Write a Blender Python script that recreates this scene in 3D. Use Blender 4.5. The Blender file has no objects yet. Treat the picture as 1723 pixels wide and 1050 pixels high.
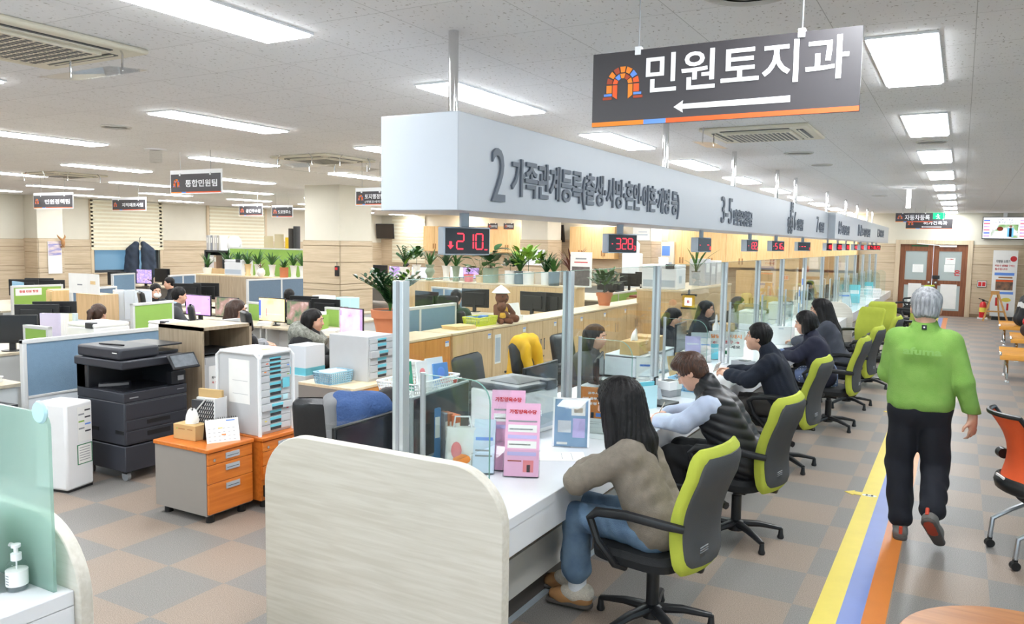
import bpy, math, random, numpy as np
from mathutils import Vector, Matrix, Euler
SC = bpy.context.scene; COL = SC.collection
PI = math.pi; R = math.radians; rnd = random.Random(7)

# ---------------------------------------------------------------- camera
FPX, YAW, PITCH, ROLL, CAMH = 1339.98, -0.511678, -0.0873475, 0.0149450, 2.0
_f = Vector((math.sin(YAW)*math.cos(PITCH), math.cos(YAW)*math.cos(PITCH), math.sin(PITCH)))
_r = Vector((math.cos(YAW), -math.sin(YAW), 0)); _u = _r.cross(_f)
_rr = math.cos(ROLL)*_r + math.sin(ROLL)*_u; _uu = -math.sin(ROLL)*_r + math.cos(ROLL)*_u
cam = bpy.data.cameras.new('camera'); cam.sensor_width = 36; cam.lens = FPX/1723*36
cam.clip_start = 0.05; cam.clip_end = 200
camo = bpy.data.objects.new('camera', cam); COL.objects.link(camo)
camo.matrix_world = Matrix(((_rr.x, _uu.x, -_f.x, 0), (_rr.y, _uu.y, -_f.y, 0), (_rr.z, _uu.z, -_f.z, CAMH), (0, 0, 0, 1)))
SC.camera = camo
def W(px, py, X=None, Y=None, Z=None):
    """point of the room seen at a pixel of the 1723x1050 photograph, on one given plane"""
    d = _rr*((px-861.5)/FPX) - _uu*((py-525)/FPX) + _f
    if Z is not None: t = (Z-CAMH)/d.z
    elif Y is not None: t = Y/d.y
    else: t = X/d.x
    return Vector((0, 0, CAMH)) + d*t

# ---------------------------------------------------------------- world, exposure
wd = bpy.data.worlds.new('world'); SC.world = wd; wd.use_nodes = True
wd.node_tree.nodes['Background'].inputs[0].default_value = (0.68, 0.85, 1.0, 1)
wd.node_tree.nodes['Background'].inputs[1].default_value = 1.15
SC.view_settings.view_transform = 'Standard'; SC.view_settings.look = 'None'
SC.view_settings.gamma = 1; SC.view_settings.use_curve_mapping = False
SC.view_settings.exposure = 1.0
LAMP = 18.0        # strength of the ceiling panels
try:
    SC.cycles.max_bounces = 14; SC.cycles.transparent_max_bounces = 40; SC.cycles.diffuse_bounces = 5
    SC.cycles.caustics_reflective = False; SC.cycles.caustics_refractive = False
    SC.cycles.use_denoising = True
except Exception: pass

# ---------------------------------------------------------------- materials
def s2l(c): return tuple((x/12.92 if x <= .04045 else ((x+.055)/1.055)**2.4) for x in c)
def rgb(r, g, b): return s2l((r/255, g/255, b/255))
MATS = {}
def mat(name, col, rough=.5, metal=0, bump=0, bscale=60, var=0.0, vscale=8, stretch=(1, 1, 1), col2=None, spec=.5, emit=0, dist=0.0):
    """principled material with a little procedural colour variation and bump"""
    if name in MATS: return MATS[name]
    m = bpy.data.materials.new(name); m.use_nodes = True; nt = m.node_tree; b = nt.nodes['Principled BSDF']
    b.inputs['Roughness'].default_value = rough; b.inputs['Metallic'].default_value = metal
    b.inputs['Specular IOR Level'].default_value = spec
    c = s2l([x/255 for x in col]); c2 = s2l([x/255 for x in col2]) if col2 else tuple(x*(1-var) for x in c)
    tc = nt.nodes.new('ShaderNodeTexCoord'); mp = nt.nodes.new('ShaderNodeMapping'); mp.inputs['Scale'].default_value = stretch
    nt.links.new(tc.outputs['Object'], mp.inputs[0])
    n = nt.nodes.new('ShaderNodeTexNoise'); n.inputs['Scale'].default_value = vscale; n.inputs['Detail'].default_value = 4; n.inputs['Distortion'].default_value = dist
    nt.links.new(mp.outputs[0], n.inputs['Vector'])
    r = nt.nodes.new('ShaderNodeValToRGB'); r.color_ramp.elements[0].position = .35; r.color_ramp.elements[1].position = .65
    r.color_ramp.elements[0].color = (*c2, 1); r.color_ramp.elements[1].color = (*c, 1)
    nt.links.new(n.outputs['Fac'], r.inputs[0]); nt.links.new(r.outputs[0], b.inputs['Base Color'])
    if bump:
        n2 = nt.nodes.new('ShaderNodeTexNoise'); n2.inputs['Scale'].default_value = bscale; n2.inputs['Detail'].default_value = 3
        nt.links.new(mp.outputs[0], n2.inputs['Vector'])
        bp = nt.nodes.new('ShaderNodeBump'); bp.inputs['Strength'].default_value = bump; bp.inputs['Distance'].default_value = .01
        nt.links.new(n2.outputs['Fac'], bp.inputs['Height']); nt.links.new(bp.outputs[0], b.inputs['Normal'])
    if emit:
        nt.links.new(r.outputs[0], b.inputs['Emission Color']); b.inputs['Emission Strength'].default_value = emit
    MATS[name] = m; return m
def wood(name, c1, c2, rough=.45, axis='z', sc=1.0):
    st = {'z': (14, 14, .9), 'x': (.9, 14, 14), 'y': (14, .9, 14)}[axis]
    return mat(name, c1, rough, col2=c2, vscale=2.2*sc, stretch=st, bump=.05, bscale=6, dist=.5)
def glow(name, col, strength):
    m = bpy.data.materials.new(name); m.use_nodes = True; nt = m.node_tree; nt.nodes.clear()
    e = nt.nodes.new('ShaderNodeEmission'); o = nt.nodes.new('ShaderNodeOutputMaterial')
    e.inputs[0].default_value = (*s2l([x/255 for x in col]), 1); e.inputs[1].default_value = strength
    nt.links.new(e.outputs[0], o.inputs[0]); MATS[name] = m; return m
def screen(name, cols, strength, sc=6, stretch=(1, 1, 1), pos=None):
    """lit screen: blotches of the given colours"""
    m = bpy.data.materials.new(name); m.use_nodes = True; nt = m.node_tree; nt.nodes.clear()
    e = nt.nodes.new('ShaderNodeEmission'); o = nt.nodes.new('ShaderNodeOutputMaterial'); tc = nt.nodes.new('ShaderNodeTexCoord')
    mp = nt.nodes.new('ShaderNodeMapping'); mp.inputs['Scale'].default_value = stretch
    n = nt.nodes.new('ShaderNodeTexNoise'); n.inputs['Scale'].default_value = sc; n.inputs['Detail'].default_value = 5
    r = nt.nodes.new('ShaderNodeValToRGB'); r.color_ramp.interpolation = 'EASE'
    k = len(cols)
    while len(r.color_ramp.elements) < k: r.color_ramp.elements.new(.5)
    for i, c in enumerate(cols):
        r.color_ramp.elements[i].position = pos[i] if pos else .3+.4*i/max(1, k-1); r.color_ramp.elements[i].color = (*s2l([x/255 for x in c]), 1)
    nt.links.new(tc.outputs['Object'], mp.inputs[0]); nt.links.new(mp.outputs[0], n.inputs['Vector']); nt.links.new(n.outputs['Fac'], r.inputs[0])
    nt.links.new(r.outputs[0], e.inputs[0]); e.inputs[1].default_value = strength; nt.links.new(e.outputs[0], o.inputs[0])
    MATS[name] = m; return m
def thin_glass(name, tint=(.93, .97, .955), rough=.0, gloss=1.0, frost=0.0, fcol=(.6, .8, .75)):
    m = bpy.data.materials.new(name); m.use_nodes = True; nt = m.node_tree; nt.nodes.clear()
    o = nt.nodes.new('ShaderNodeOutputMaterial'); t = nt.nodes.new('ShaderNodeBsdfTransparent'); t.inputs[0].default_value = (*tint, 1)
    g = nt.nodes.new('ShaderNodeBsdfGlossy'); g.inputs['Roughness'].default_value = rough
    lw = nt.nodes.new('ShaderNodeLayerWeight'); lw.inputs[0].default_value = .5
    pw = nt.nodes.new('ShaderNodeMath'); pw.operation = 'POWER'; pw.inputs[1].default_value = 5; nt.links.new(lw.outputs['Facing'], pw.inputs[0])
    mu = nt.nodes.new('ShaderNodeMath'); mu.operation = 'MULTIPLY_ADD'; mu.inputs[1].default_value = .8*gloss; mu.inputs[2].default_value = .035*gloss
    nt.links.new(pw.outputs[0], mu.inputs[0])
    base = t
    if frost:
        d = nt.nodes.new('ShaderNodeBsdfTranslucent'); d.inputs[0].default_value = (*fcol, 1)
        d2 = nt.nodes.new('ShaderNodeBsdfDiffuse'); d2.inputs[0].default_value = (*fcol, 1)
        a = nt.nodes.new('ShaderNodeMixShader'); nt.links.new(d.outputs[0], a.inputs[1]); nt.links.new(d2.outputs[0], a.inputs[2])
        b = nt.nodes.new('ShaderNodeMixShader'); b.inputs[0].default_value = frost
        nt.links.new(t.outputs[0], b.inputs[1]); nt.links.new(a.outputs[0], b.inputs[2]); base = b
    x = nt.nodes.new('ShaderNodeMixShader'); nt.links.new(mu.outputs[0], x.inputs[0])
    nt.links.new(base.outputs[0], x.inputs[1]); nt.links.new(g.outputs[0], x.inputs[2]); nt.links.new(x.outputs[0], o.inputs[0])
    MATS[name] = m; return m

# ---------------------------------------------------------------- object helpers
def tag(o, label=None, cat=None, group=None, kind=None):
    if label: o['label'] = label
    if cat: o['category'] = cat
    if group: o['group'] = group
    if kind: o['kind'] = kind
    return o
def thing(name, label, cat, loc=(0, 0, 0), rz=0, group=None):
    o = bpy.data.objects.new(name, None); o.empty_display_size = .1; COL.objects.link(o)
    o.location = loc; o.rotation_euler = (0, 0, rz); return tag(o, label, cat, group)
def kids(o): return [c for c in bpy.data.objects if c.parent == o]
def dup(root, loc=None, rz=None, label=None, group=None):
    r = root.copy(); COL.objects.link(r)
    if loc is not None: r.location = loc
    if rz is not None: r.rotation_euler = (0, 0, rz)
    if label: r['label'] = label
    if group: r['group'] = group
    for ch in kids(root):
        c = ch.copy(); COL.objects.link(c); c.parent = r
        for g in kids(ch):
            d = g.copy(); COL.objects.link(d); d.parent = c
    return r
class MB:
    """mesh buffer: everything added ends up in ONE mesh object"""
    def __init__(s): s.v = []; s.f = []; s.m = []; s.s = []; s.mats = []
    def mi(s, m):
        if m not in s.mats: s.mats.append(m)
        return s.mats.index(m)
    def add(s, vs, fs, m, smooth=False, X=None):
        o = len(s.v); i = s.mi(m)
        s.v += [tuple(X @ Vector(v)) if X is not None else tuple(v) for v in vs]
        for f in fs: s.f.append([o+k for k in f]); s.m.append(i); s.s.append(smooth)
        return s
    def box(s, a, b, m, X=None):
        (x0, y0, z0), (x1, y1, z1) = a, b
        x0, x1 = min(x0, x1), max(x0, x1); y0, y1 = min(y0, y1), max(y0, y1); z0, z1 = min(z0, z1), max(z0, z1)
        v = [(x0, y0, z0), (x1, y0, z0), (x1, y1, z0), (x0, y1, z0), (x0, y0, z1), (x1, y0, z1), (x1, y1, z1), (x0, y1, z1)]
        return s.add(v, [(0, 3, 2, 1), (4, 5, 6, 7), (0, 1, 5, 4), (1, 2, 6, 5), (2, 3, 7, 6), (3, 0, 4, 7)], m, False, X)
    def cbox(s, c, d, m, X=None):
        return s.box([c[i]-d[i]/2 for i in range(3)], [c[i]+d[i]/2 for i in range(3)], m, X)
    def prism(s, pts, axis, a, b, m, X=None, smooth=False):
        """2D outline (counter-clockwise) extruded along an axis from a to b"""
        def P(p, t): return {'x': (t, p[0], p[1]), 'y': (p[0], t, p[1]), 'z': (p[0], p[1], t)}[axis]
        n = len(pts); v = [P(p, a) for p in pts]+[P(p, b) for p in pts]
        fs = [list(range(n))[::-1], list(range(n, 2*n))]
        s.add(v, fs, m, False, X)
        o = len(s.v)-2*n; i = s.mi(m)
        for k in range(n):
            s.f.append([o+k, o+(k+1) % n, o+n+(k+1) % n, o+n+k]); s.m.append(i); s.s.append(smooth)
        return s
    def tube(s, pts, r, m, n=8, X=None, caps=True, flat=1.0):
        """round tube along points; r a number or one per point"""
        pts = [Vector(p) for p in pts]; rs = r if isinstance(r, (list, tuple)) else [r]*len(pts); vs = []; fs = []
        up = None
        for i, p in enumerate(pts):
            t = (pts[min(i+1, len(pts)-1)]-pts[max(i-1, 0)]).normalized()
            if up is None: up = t.orthogonal().normalized() if abs(t.z) > .95 else Vector((0, 0, 1))
            a = t.cross(up)
            if a.length < 1e-4: a = t.orthogonal()
            a.normalize(); b = a.cross(t).normalized(); up = b
            for k in range(n):
                an = 2*PI*k/n; vs.append(p+a*(math.cos(an)*rs[i])+b*(math.sin(an)*rs[i]*flat))
        for i in range(len(pts)-1):
            for k in range(n):
                k2 = (k+1) % n; fs.append((i*n+k, i*n+k2, (i+1)*n+k2, (i+1)*n+k))
        s.add(vs, fs, m, True, X)
        if caps:
            o = len(s.v)-len(vs); i = s.mi(m)
            for ring in (list(range(n))[::-1], list(range((len(pts)-1)*n, len(pts)*n))):
                s.f.append([o+q for q in ring]); s.m.append(i); s.s.append(False)
        return s
    def lathe(s, prof, m, c=(0, 0, 0), n=16, X=None, smooth=True, sx=1, sy=1):
        vs = [(c[0]+math.cos(2*PI*k/n)*r*sx, c[1]+math.sin(2*PI*k/n)*r*sy, c[2]+z) for r, z in prof for k in range(n)]
        fs = [(i*n+k, i*n+(k+1) % n, (i+1)*n+(k+1) % n, (i+1)*n+k) for i in range(len(prof)-1) for k in range(n)]
        s.add(vs, fs, m, smooth, X); o = len(s.v)-len(vs); q = s.mi(m)
        for ring in (list(range(n))[::-1], list(range((len(prof)-1)*n, len(prof)*n))):
            s.f.append([o+k for k in ring]); s.m.append(q); s.s.append(False)
        return s
    def cyl(s, c, r, z0, z1, m, n=16, X=None): return s.lathe([(r, z0), (r, z1)], m, c, n, X)
    def ell(s, c, rad, m, nu=14, nv=9, X=None):
        vs = []; fs = []
        for j in range(nv+1):
            t = PI*j/nv
            for k in range(nu):
                a = 2*PI*k/nu; vs.append((c[0]+rad[0]*math.sin(t)*math.cos(a), c[1]+rad[1]*math.sin(t)*math.sin(a), c[2]-rad[2]*math.cos(t)))
        for j in range(nv):
            for k in range(nu): fs.append((j*nu+k, j*nu+(k+1) % nu, (j+1)*nu+(k+1) % nu, (j+1)*nu+k))
        return s.add(vs, fs, m, True, X)
    def grid(s, fn, nu, nv, m, X=None, smooth=True, closed_u=False):
        vs = [fn(i/(nu if closed_u else nu-1), j/(nv-1)) for j in range(nv) for i in range(nu)]
        fs = [(j*nu+i, j*nu+(i+1) % nu, (j+1)*nu+(i+1) % nu, (j+1)*nu+i) for j in range(nv-1) for i in range(nu if closed_u else nu-1)]
        return s.add(vs, fs, m, smooth, X)
    def text(s, txt, o, ux, uy, h, m, w=None, align='l', bold=0.0, depth=.002):
        """lettering: o = lower left (or lower centre) corner, ux/uy = reading and up directions, h = height, w = forced width"""
        vs, fs, bw = glyphs(txt, bold)
        ux = Vector(ux).normalized(); uy = Vector(uy).normalized(); nz = ux.cross(uy); o = Vector(o)
        wx = (w/bw if w else h); off = -(bw*wx)/2 if align == 'c' else 0
        out = [o+ux*(x*wx+off)+uy*(y*h)+nz*(z*depth) for x, y, z in vs]
        return s.add(out, fs, m)
    def build(s, name, parent=None, bevel=0, seg=2, loc=None, rot=None):
        me = bpy.data.meshes.new(name); me.from_pydata(s.v, [], s.f)
        me.polygons.foreach_set('material_index', s.m); me.polygons.foreach_set('use_smooth', s.s)
        for m in s.mats: me.materials.append(m)
        me.update(); me.set_sharp_from_angle(angle=R(42)); o = bpy.data.objects.new(name, me); COL.objects.link(o)
        if parent is not None: o.parent = parent
        if loc is not None: o.location = loc
        if rot is not None: o.rotation_euler = rot
        if bevel:
            b = o.modifiers.new('bevel', 'BEVEL'); b.width = bevel; b.segments = seg; b.limit_method = 'ANGLE'; b.angle_limit = R(40)
        return o
_gl = {}
def glyphs(txt, bold):
    """outline of a line of lettering, height scaled to 1, extruded 0..1"""
    if (txt, bold) in _gl: return _gl[(txt, bold)]
    c = bpy.data.curves.new('t', 'FONT'); c.body = txt; c.size = 1; c.offset = bold; c.extrude = .5; c.resolution_u = 3
    o = bpy.data.objects.new('t', c); COL.objects.link(o)
    dg = bpy.context.evaluated_depsgraph_get(); me = o.evaluated_get(dg).to_mesh()
    v = [tuple(q.co) for q in me.vertices]; f = [tuple(p.vertices) for p in me.polygons]
    o.evaluated_get(dg).to_mesh_clear(); bpy.data.objects.remove(o); bpy.data.curves.remove(c)
    xs = [q[0] for q in v]; ys = [q[1] for q in v]; h = max(ys)-min(ys)
    v = [((q[0]-min(xs))/h, (q[1]-min(ys))/h, q[2]+.5) for q in v]
    _gl[(txt, bold)] = (v, f, (max(xs)-min(xs))/h); return _gl[(txt, bold)]
def Rz(a, loc=(0, 0, 0)): return Matrix.Translation(loc) @ Matrix.Rotation(a, 4, 'Z')
def struct(mb, name, bevel=0, **k): return tag(mb.build(name, bevel=bevel, **k), kind='structure')
# ================================================================ THE ROOM
ZC, XL, XR, YB, YF = 3.05, -21.6, 6.0, 27.0, -4.0
def custom_floor():
    m = bpy.data.materials.new('carpet_tiles'); m.use_nodes = True; nt = m.node_tree; b = nt.nodes['Principled BSDF']; L = nt.links.new
    tc = nt.nodes.new('ShaderNodeTexCoord'); mp = nt.nodes.new('ShaderNodeMapping')
    mp.inputs['Scale'].default_value = (1/.485, 1/.485, 0); mp.inputs['Location'].default_value = (4.6/.485+10, -3.09/.485+21, .5)
    ck = nt.nodes.new('ShaderNodeTexChecker'); ck.inputs['Scale'].default_value = 1
    ck.inputs['Color1'].default_value = (*rgb(146, 142, 138), 1); ck.inputs['Color2'].default_value = (*rgb(167, 150, 136), 1)
    L(tc.outputs['Object'], mp.inputs[0]); L(mp.outputs[0], ck.inputs[0])
    n = nt.nodes.new('ShaderNodeTexNoise'); n.inputs['Scale'].default_value = 190; n.inputs['Detail'].default_value = 3; L(tc.outputs['Object'], n.inputs['Vector'])
    r = nt.nodes.new('ShaderNodeValToRGB'); r.color_ramp.elements[0].position = .32; r.color_ramp.elements[1].position = .68
    r.color_ramp.elements[0].color = (.55, .55, .55, 1); r.color_ramp.elements[1].color = (1.18, 1.18, 1.18, 1); L(n.outputs['Fac'], r.inputs[0])
    n3 = nt.nodes.new('ShaderNodeTexNoise'); n3.inputs['Scale'].default_value = 1.3; L(tc.outputs['Object'], n3.inputs['Vector'])
    r3 = nt.nodes.new('ShaderNodeValToRGB'); r3.color_ramp.elements[0].color = (.93, .93, .93, 1); r3.color_ramp.elements[1].color = (1.03, 1.03, 1.03, 1); L(n3.outputs['Fac'], r3.inputs[0])
    x = nt.nodes.new('ShaderNodeMix'); x.data_type = 'RGBA'; x.blend_type = 'MULTIPLY'; x.inputs[0].default_value = 1
    L(ck.outputs[0], x.inputs[6]); L(r.outputs[0], x.inputs[7])
    y = nt.nodes.new('ShaderNodeMix'); y.data_type = 'RGBA'; y.blend_type = 'MULTIPLY'; y.inputs[0].default_value = 1
    L(x.outputs[2], y.inputs[6]); L(r3.outputs[0], y.inputs[7]); L(y.outputs[2], b.inputs['Base Color'])
    b.inputs['Roughness'].default_value = .42; b.inputs['Specular IOR Level'].default_value = .3
    bp = nt.nodes.new('ShaderNodeBump'); bp.inputs['Strength'].default_value = .08; bp.inputs['Distance'].default_value = .004
    L(n.outputs['Fac'], bp.inputs['Height']); L(bp.outputs[0], b.inputs['Normal']); return m
def custom_ceiling():
    m = bpy.data.materials.new('ceiling_tiles'); m.use_nodes = True; nt = m.node_tree; b = nt.nodes['Principled BSDF']; L = nt.links.new
    tc = nt.nodes.new('ShaderNodeTexCoord')
    br = nt.nodes.new('ShaderNodeTexBrick'); br.inputs['Scale'].default_value = 1; br.inputs['Mortar Size'].default_value = .0022; br.inputs['Mortar Smooth'].default_value = .2
    br.inputs['Brick Width'].default_value = .6; br.inputs['Row Height'].default_value = .6; br.offset = 0
    for i, c in ((0, (234, 234, 235)), (1, (231, 231, 232)), (2, (188, 188, 188))): br.inputs[1+i].default_value = (*s2l([q/255 for q in c]), 1)
    L(tc.outputs['Object'], br.inputs[0])
    mp = nt.nodes.new('ShaderNodeMapping'); mp.inputs['Scale'].default_value = (60, 32, 1); L(tc.outputs['Object'], mp.inputs[0])
    n = nt.nodes.new('ShaderNodeTexNoise'); n.inputs['Scale'].default_value = 1; n.inputs['Detail'].default_value = 2; L(mp.outputs[0], n.inputs['Vector'])
    r = nt.nodes.new('ShaderNodeValToRGB'); r.color_ramp.elements[0].position = .63; r.color_ramp.elements[1].position = .70
    r.color_ramp.elements[0].color = (1, 1, 1, 1); r.color_ramp.elements[1].color = (.55, .53, .5, 1); L(n.outputs['Fac'], r.inputs[0])
    x = nt.nodes.new('ShaderNodeMix'); x.data_type = 'RGBA'; x.blend_type = 'MULTIPLY'; x.inputs[0].default_value = 1
    L(br.outputs[0], x.inputs[6]); L(r.outputs[0], x.inputs[7]); L(x.outputs[2], b.inputs['Base Color']); b.inputs['Roughness'].default_value = .9
    return m
M_floor, M_ceil = custom_floor(), custom_ceiling()
M_wall = mat('cream_wall_paint', (217, 212, 197), .8, var=.03, vscale=3)
M_wain = wood('tan_wainscot', (205, 187, 160), (190, 171, 143), .5, 'y', .8)
M_wainx = wood('tan_wainscot_x', (205, 187, 160), (190, 171, 143), .5, 'x', .8)
M_groove = mat('groove_shadow_gap', (150, 130, 104), .8)
M_casing = wood('door_casing_wood', (214, 196, 168), (202, 183, 154), .5)
M_door = wood('brown_door_wood', (142, 88, 56), (120, 70, 44), .45)
M_white = mat('white_plastic', (236, 237, 238), .35, var=.02)
M_wpaint = mat('white_satin_board', (232, 236, 240), .3, var=.015)
M_chrome = mat('chrome', (225, 225, 225), .12, 1.0, var=.05)
M_alu = mat('brushed_aluminium', (206, 211, 214), .34, .55, var=.06, vscale=30, stretch=(1, 1, .05))
M_black = mat('black_plastic', (26, 27, 29), .4, var=.15)
M_dgrey = mat('dark_grey_plastic', (58, 60, 64), .45, var=.08)
M_grey = mat('grey_plastic', (150, 153, 157), .45, var=.04)
M_paper = mat('white_paper', (243, 243, 240), .7, var=.03)
M_glass = thin_glass('clear_glass', (.93, .962, .95), gloss=1.0)
M_edge = mat('glass_edge_green', (130, 176, 165), .15, var=.1)
M_acryl = thin_glass('clear_acrylic', (.95, .96, .96), gloss=.45)
M_panel = wood('pale_ash_laminate', (214, 209, 198), (202, 196, 183), .42, 'x', 1.5)
M_birch = wood('birch_laminate', (228, 196, 150), (214, 180, 133), .4)
M_birchtop = wood('birch_top', (238, 219, 186), (228, 205, 168), .38, 'y')
M_honey = wood('honey_cabinet_wood', (236, 200, 146), (226, 186, 128), .4)
M_orange = wood('orange_cabinet_wood', (222, 128, 50), (205, 110, 38), .3, 'y')
M_oak = wood('greyed_oak_laminate', (190, 172, 146), (170, 151, 125), .45)
M_lamp = glow('lamp_diffuser', (248, 252, 255), LAMP)

struct(MB().box((XL-.2, YF-.2, -.1), (XR+.2, YB+.2, 0), M_floor), 'floor')
struct(MB().box((XL-.2, YF-.2, ZC), (XR+.2, YB+.2, ZC+.1), M_ceil), 'ceiling')
mb = MB().box((XR, YF, 0), (XR+.15, 0, ZC), M_wall).box((XR, 22, 0), (XR+.15, YB, ZC), M_wall).box((XR, 0, 0), (XR+.15, 22, .8), M_wall).box((XR, 0, 2.8), (XR+.15, 22, ZC), M_wall)
struct(mb, 'wall_right'); fr = MB()
for k in range(12): fr.box((XR+.04, k*1.98, .8), (XR+.12, .1+k*1.98, 2.8), M_alu)
o = struct(fr, 'window_4'); MB().box((XR+.08, 0, .8), (XR+.09, 22, 2.8), M_glass).build('window_pane', o)  # unseen window added in the right wall to let bluish daylight into the aisle
mb = MB().box((XL-.15, YF-.15, 0), (-9, YF, ZC), M_wall).box((4, YF-.15, 0), (XR+.15, YF, ZC), M_wall).box((-9, YF-.15, 0), (4, YF, .25), M_wall).box((-9, YF-.15, 2.85), (4, YF, ZC), M_wall)
struct(mb, 'wall_front')
fr = MB()
for k in range(6): fr.box((-9+k*2.56, YF-.12, .25), (-8.8+k*2.56, YF-.04, 2.85), M_alu)
o = struct(fr, 'window_3'); MB().box((-9, YF-.09, .25), (4, YF-.08, 2.85), M_glass).build('window_pane', o)  # unseen window added behind the camera so daylight reaches camera-facing surfaces
# back wall with the opening of the double door
DX0, DX1, DZ = -1.63, .16, 2.12
mb = MB().box((XL-.15, YB, 0), (DX0, YB+.15, ZC), M_wall).box((DX1, YB, 0), (XR+.15, YB+.15, ZC), M_wall).box((DX0, YB, DZ), (DX1, YB+.15, ZC), M_wall)
struct(mb, 'wall_back')
# left wall with two window openings
wy = [(W(157, 440, X=XL).y, W(268, 440, X=XL).y), (W(352, 440, X=XL).y, W(445, 440, X=XL).y)]
wz0, wz1 = 0.95, 2.75
mb = MB()
ys = [YF]+[q for p in wy for q in p]+[YB]
for i in range(0, 6, 2): mb.box((XL-.15, ys[i], 0), (XL, ys[i+1], ZC), M_wall)
for a, b in wy: mb.box((XL-.15, a, 0), (XL, b, wz0), M_wall).box((XL-.15, a, wz1), (XL, b, ZC), M_wall)
struct(mb, 'wall_left')
# wainscot boards
def wains(mb, axis, at, a, b, zs, m, out):
    """horizontal boards on a wall plane; small gaps between them"""
    for z0, z1 in zip(zs[:-1], zs[1:]):
        if axis == 'x': mb.box((a, at, z0+.006), (b, at+out, z1-.006), m)
        else: mb.box((at, a, z0+.006), (at+out, b, z1-.006), m)
    if axis == 'x': mb.box((a, at, 0), (b, at+out*.4, zs[-1]), M_groove)
    else: mb.box((at, a, 0), (at+out*.4, b, zs[-1]), M_groove)
zb = [.1, .42, .97, 1.55, 2.05, 2.13]
mb = MB(); wains(mb, 'x', YB, XL, DX0-.12, zb, M_wainx, -.03); struct(mb, 'trim_1')
mb = MB(); wains(mb, 'x', YB, DX1+.12, XR, zb, M_wainx, -.03); struct(mb, 'trim_2')
zl = [.1, .6, 1.08, 1.2, 1.6, 1.7, 1.9]
mb = MB()
for i in range(0, 6, 2): wains(mb, 'y', XL, ys[i], ys[i+1], zl, M_wain, .03)
for a, b in wy: wains(mb, 'y', XL, a, b, [.1, .5, .6, wz0], M_wain, .03)
struct(mb, 'trim_3')
struct(MB().box((XL, YB-.045, 0), (DX0-.12, YB-.03, .1), M_groove), 'baseboard_back')
struct(MB().box((XL+.03, YF, 0), (XL+.045, YB, .1), M_groove), 'baseboard_left')
# door casing and double door
mb = MB().box((DX0-.13, YB-.06, 0), (DX0, YB+.02, DZ+.13), M_casing).box((DX1, YB-.06, 0), (DX1+.13, YB+.02, DZ+.13), M_casing).box((DX0, YB-.06, DZ), (DX1, YB+.02, DZ+.13), M_casing)
struct(mb, 'trim_4', .006)
M_pane = thin_glass('door_glass', (.5, .52, .5), rough=.25, frost=.8, fcol=(.6, .62, .58))
M_red = mat('red_print', (208, 40, 44), .5, var=.05); M_dkgreen = mat('green_tape', (24, 120, 78), .5)
def door_leaf(x0, x1, name):
    w = x1-x0; s = .15; mb = MB()
    zs = [(.0, .16), (.9, 1.05), (DZ-.2, DZ)]
    for z0, z1 in zs: mb.box((x0+s, YB, z0), (x1-s, YB+.05, z1), M_door)
    mb.box((x0, YB, 0), (x0+s, YB+.05, DZ), M_door).box((x1-s, YB, 0), (x1, YB+.05, DZ), M_door)
    d = struct(mb, name)
    for z0, z1 in ((.16, .9), (1.05, DZ-.2)):
        MB().box((x0+s, YB+.02, z0), (x1-s, YB+.03, z1), M_pane).build('door_glass', d)
    return d
xm = (DX0+DX1)/2
d1 = door_leaf(DX0, xm-.004, 'door_1'); d2 = door_leaf(xm+.004, DX1, 'door_2')
for d, x0 in ((d1, DX0), (d2, xm)):
    MB().lathe([(.0, 0), (.045, 0), (.05, .02), (.03, .05), (0, .055)], M_chrome, X=Matrix.Translation(((xm-.08 if d is d1 else xm+.1), YB, .98)) @ Matrix.Rotation(PI/2, 4, 'X')).build('door_knob', d)
MB().box((xm+.0, YB-.045, 1.1), (xm+.2, YB, 1.2), M_black).build('door_lock', d2, .008)
b = MB().box((xm+.15, YB-.05, 2.05), (xm+.6, YB, 2.1), M_white); b.tube([(xm+.2, YB-.03, 2.09), (xm-.45, YB-.06, 2.14), (xm-.45, YB-.06, 2.25)], .012, M_alu); b.build('door_closer', d2)
MB().box((DX0+.3, YB-.004, 2.06), (DX0+.75, YB, 2.09), M_dkgreen).build('green_tape', d1)
def notice(nm, lab, x, z, w, h, rows, title=None, y=YB-.002, col=M_paper, tm=None, sm=None):
    mb = MB().box((x, y-.003, z), (x+w, y, z+h), col); zz = z+h*.9
    if title: mb.text(title, (x+w/2, y-.004, z+h*.7), (1, 0, 0), (0, 0, 1), h*.16, tm or M_red, w*.7, 'c', .02, .001); zz = z+h*.6
    for k in range(rows): mb.box((x+w*.12, y-.0035, zz-h*.09*(k+.6)), (x+w*(.88-.2*(k % 3 == 2)), y-.003, zz-h*.09*k-h*.055), sm or M_grey)
    return tag(mb.build(nm), lab, 'notice')
for nm, lab, bx, cl in (('paper_notice', 'white paper notice taped low on the left door pane', (1535, 445, 1554, 458), 0), ('paper_notice', 'white notice with a red arrow taped on the right door pane', (1590, 434, 1608, 445), 1),
                        ('paper_notice', 'white notice taped under the arrow sheet on the right door pane', (1588, 446, 1607, 458), 0), ('paper_notice', 'large blank white sheet on the lower right door pane', (1580, 479, 1610, 519), 2), ('paper_notice', 'white sheet on the lower left door pane', (1526, 477, 1550, 515), 2)):
    a = W(bx[0], bx[3], Y=YB); c = W(bx[2], bx[1], Y=YB)
    o = notice(nm, lab, a.x, a.z, c.x-a.x, c.z-a.z, 0 if cl == 2 else 4, '→' if cl == 1 else None)
a = W(1597, 464, Y=YB)
o = MB().text('은', (a.x+.12, YB-.004, a.z), (1, 0, 0), (0, 0, 1), .17, M_red, bold=.03).build('red_lettering')
tag(o, 'red cut-out lettering stuck on the right door pane', 'sticker')
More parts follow.
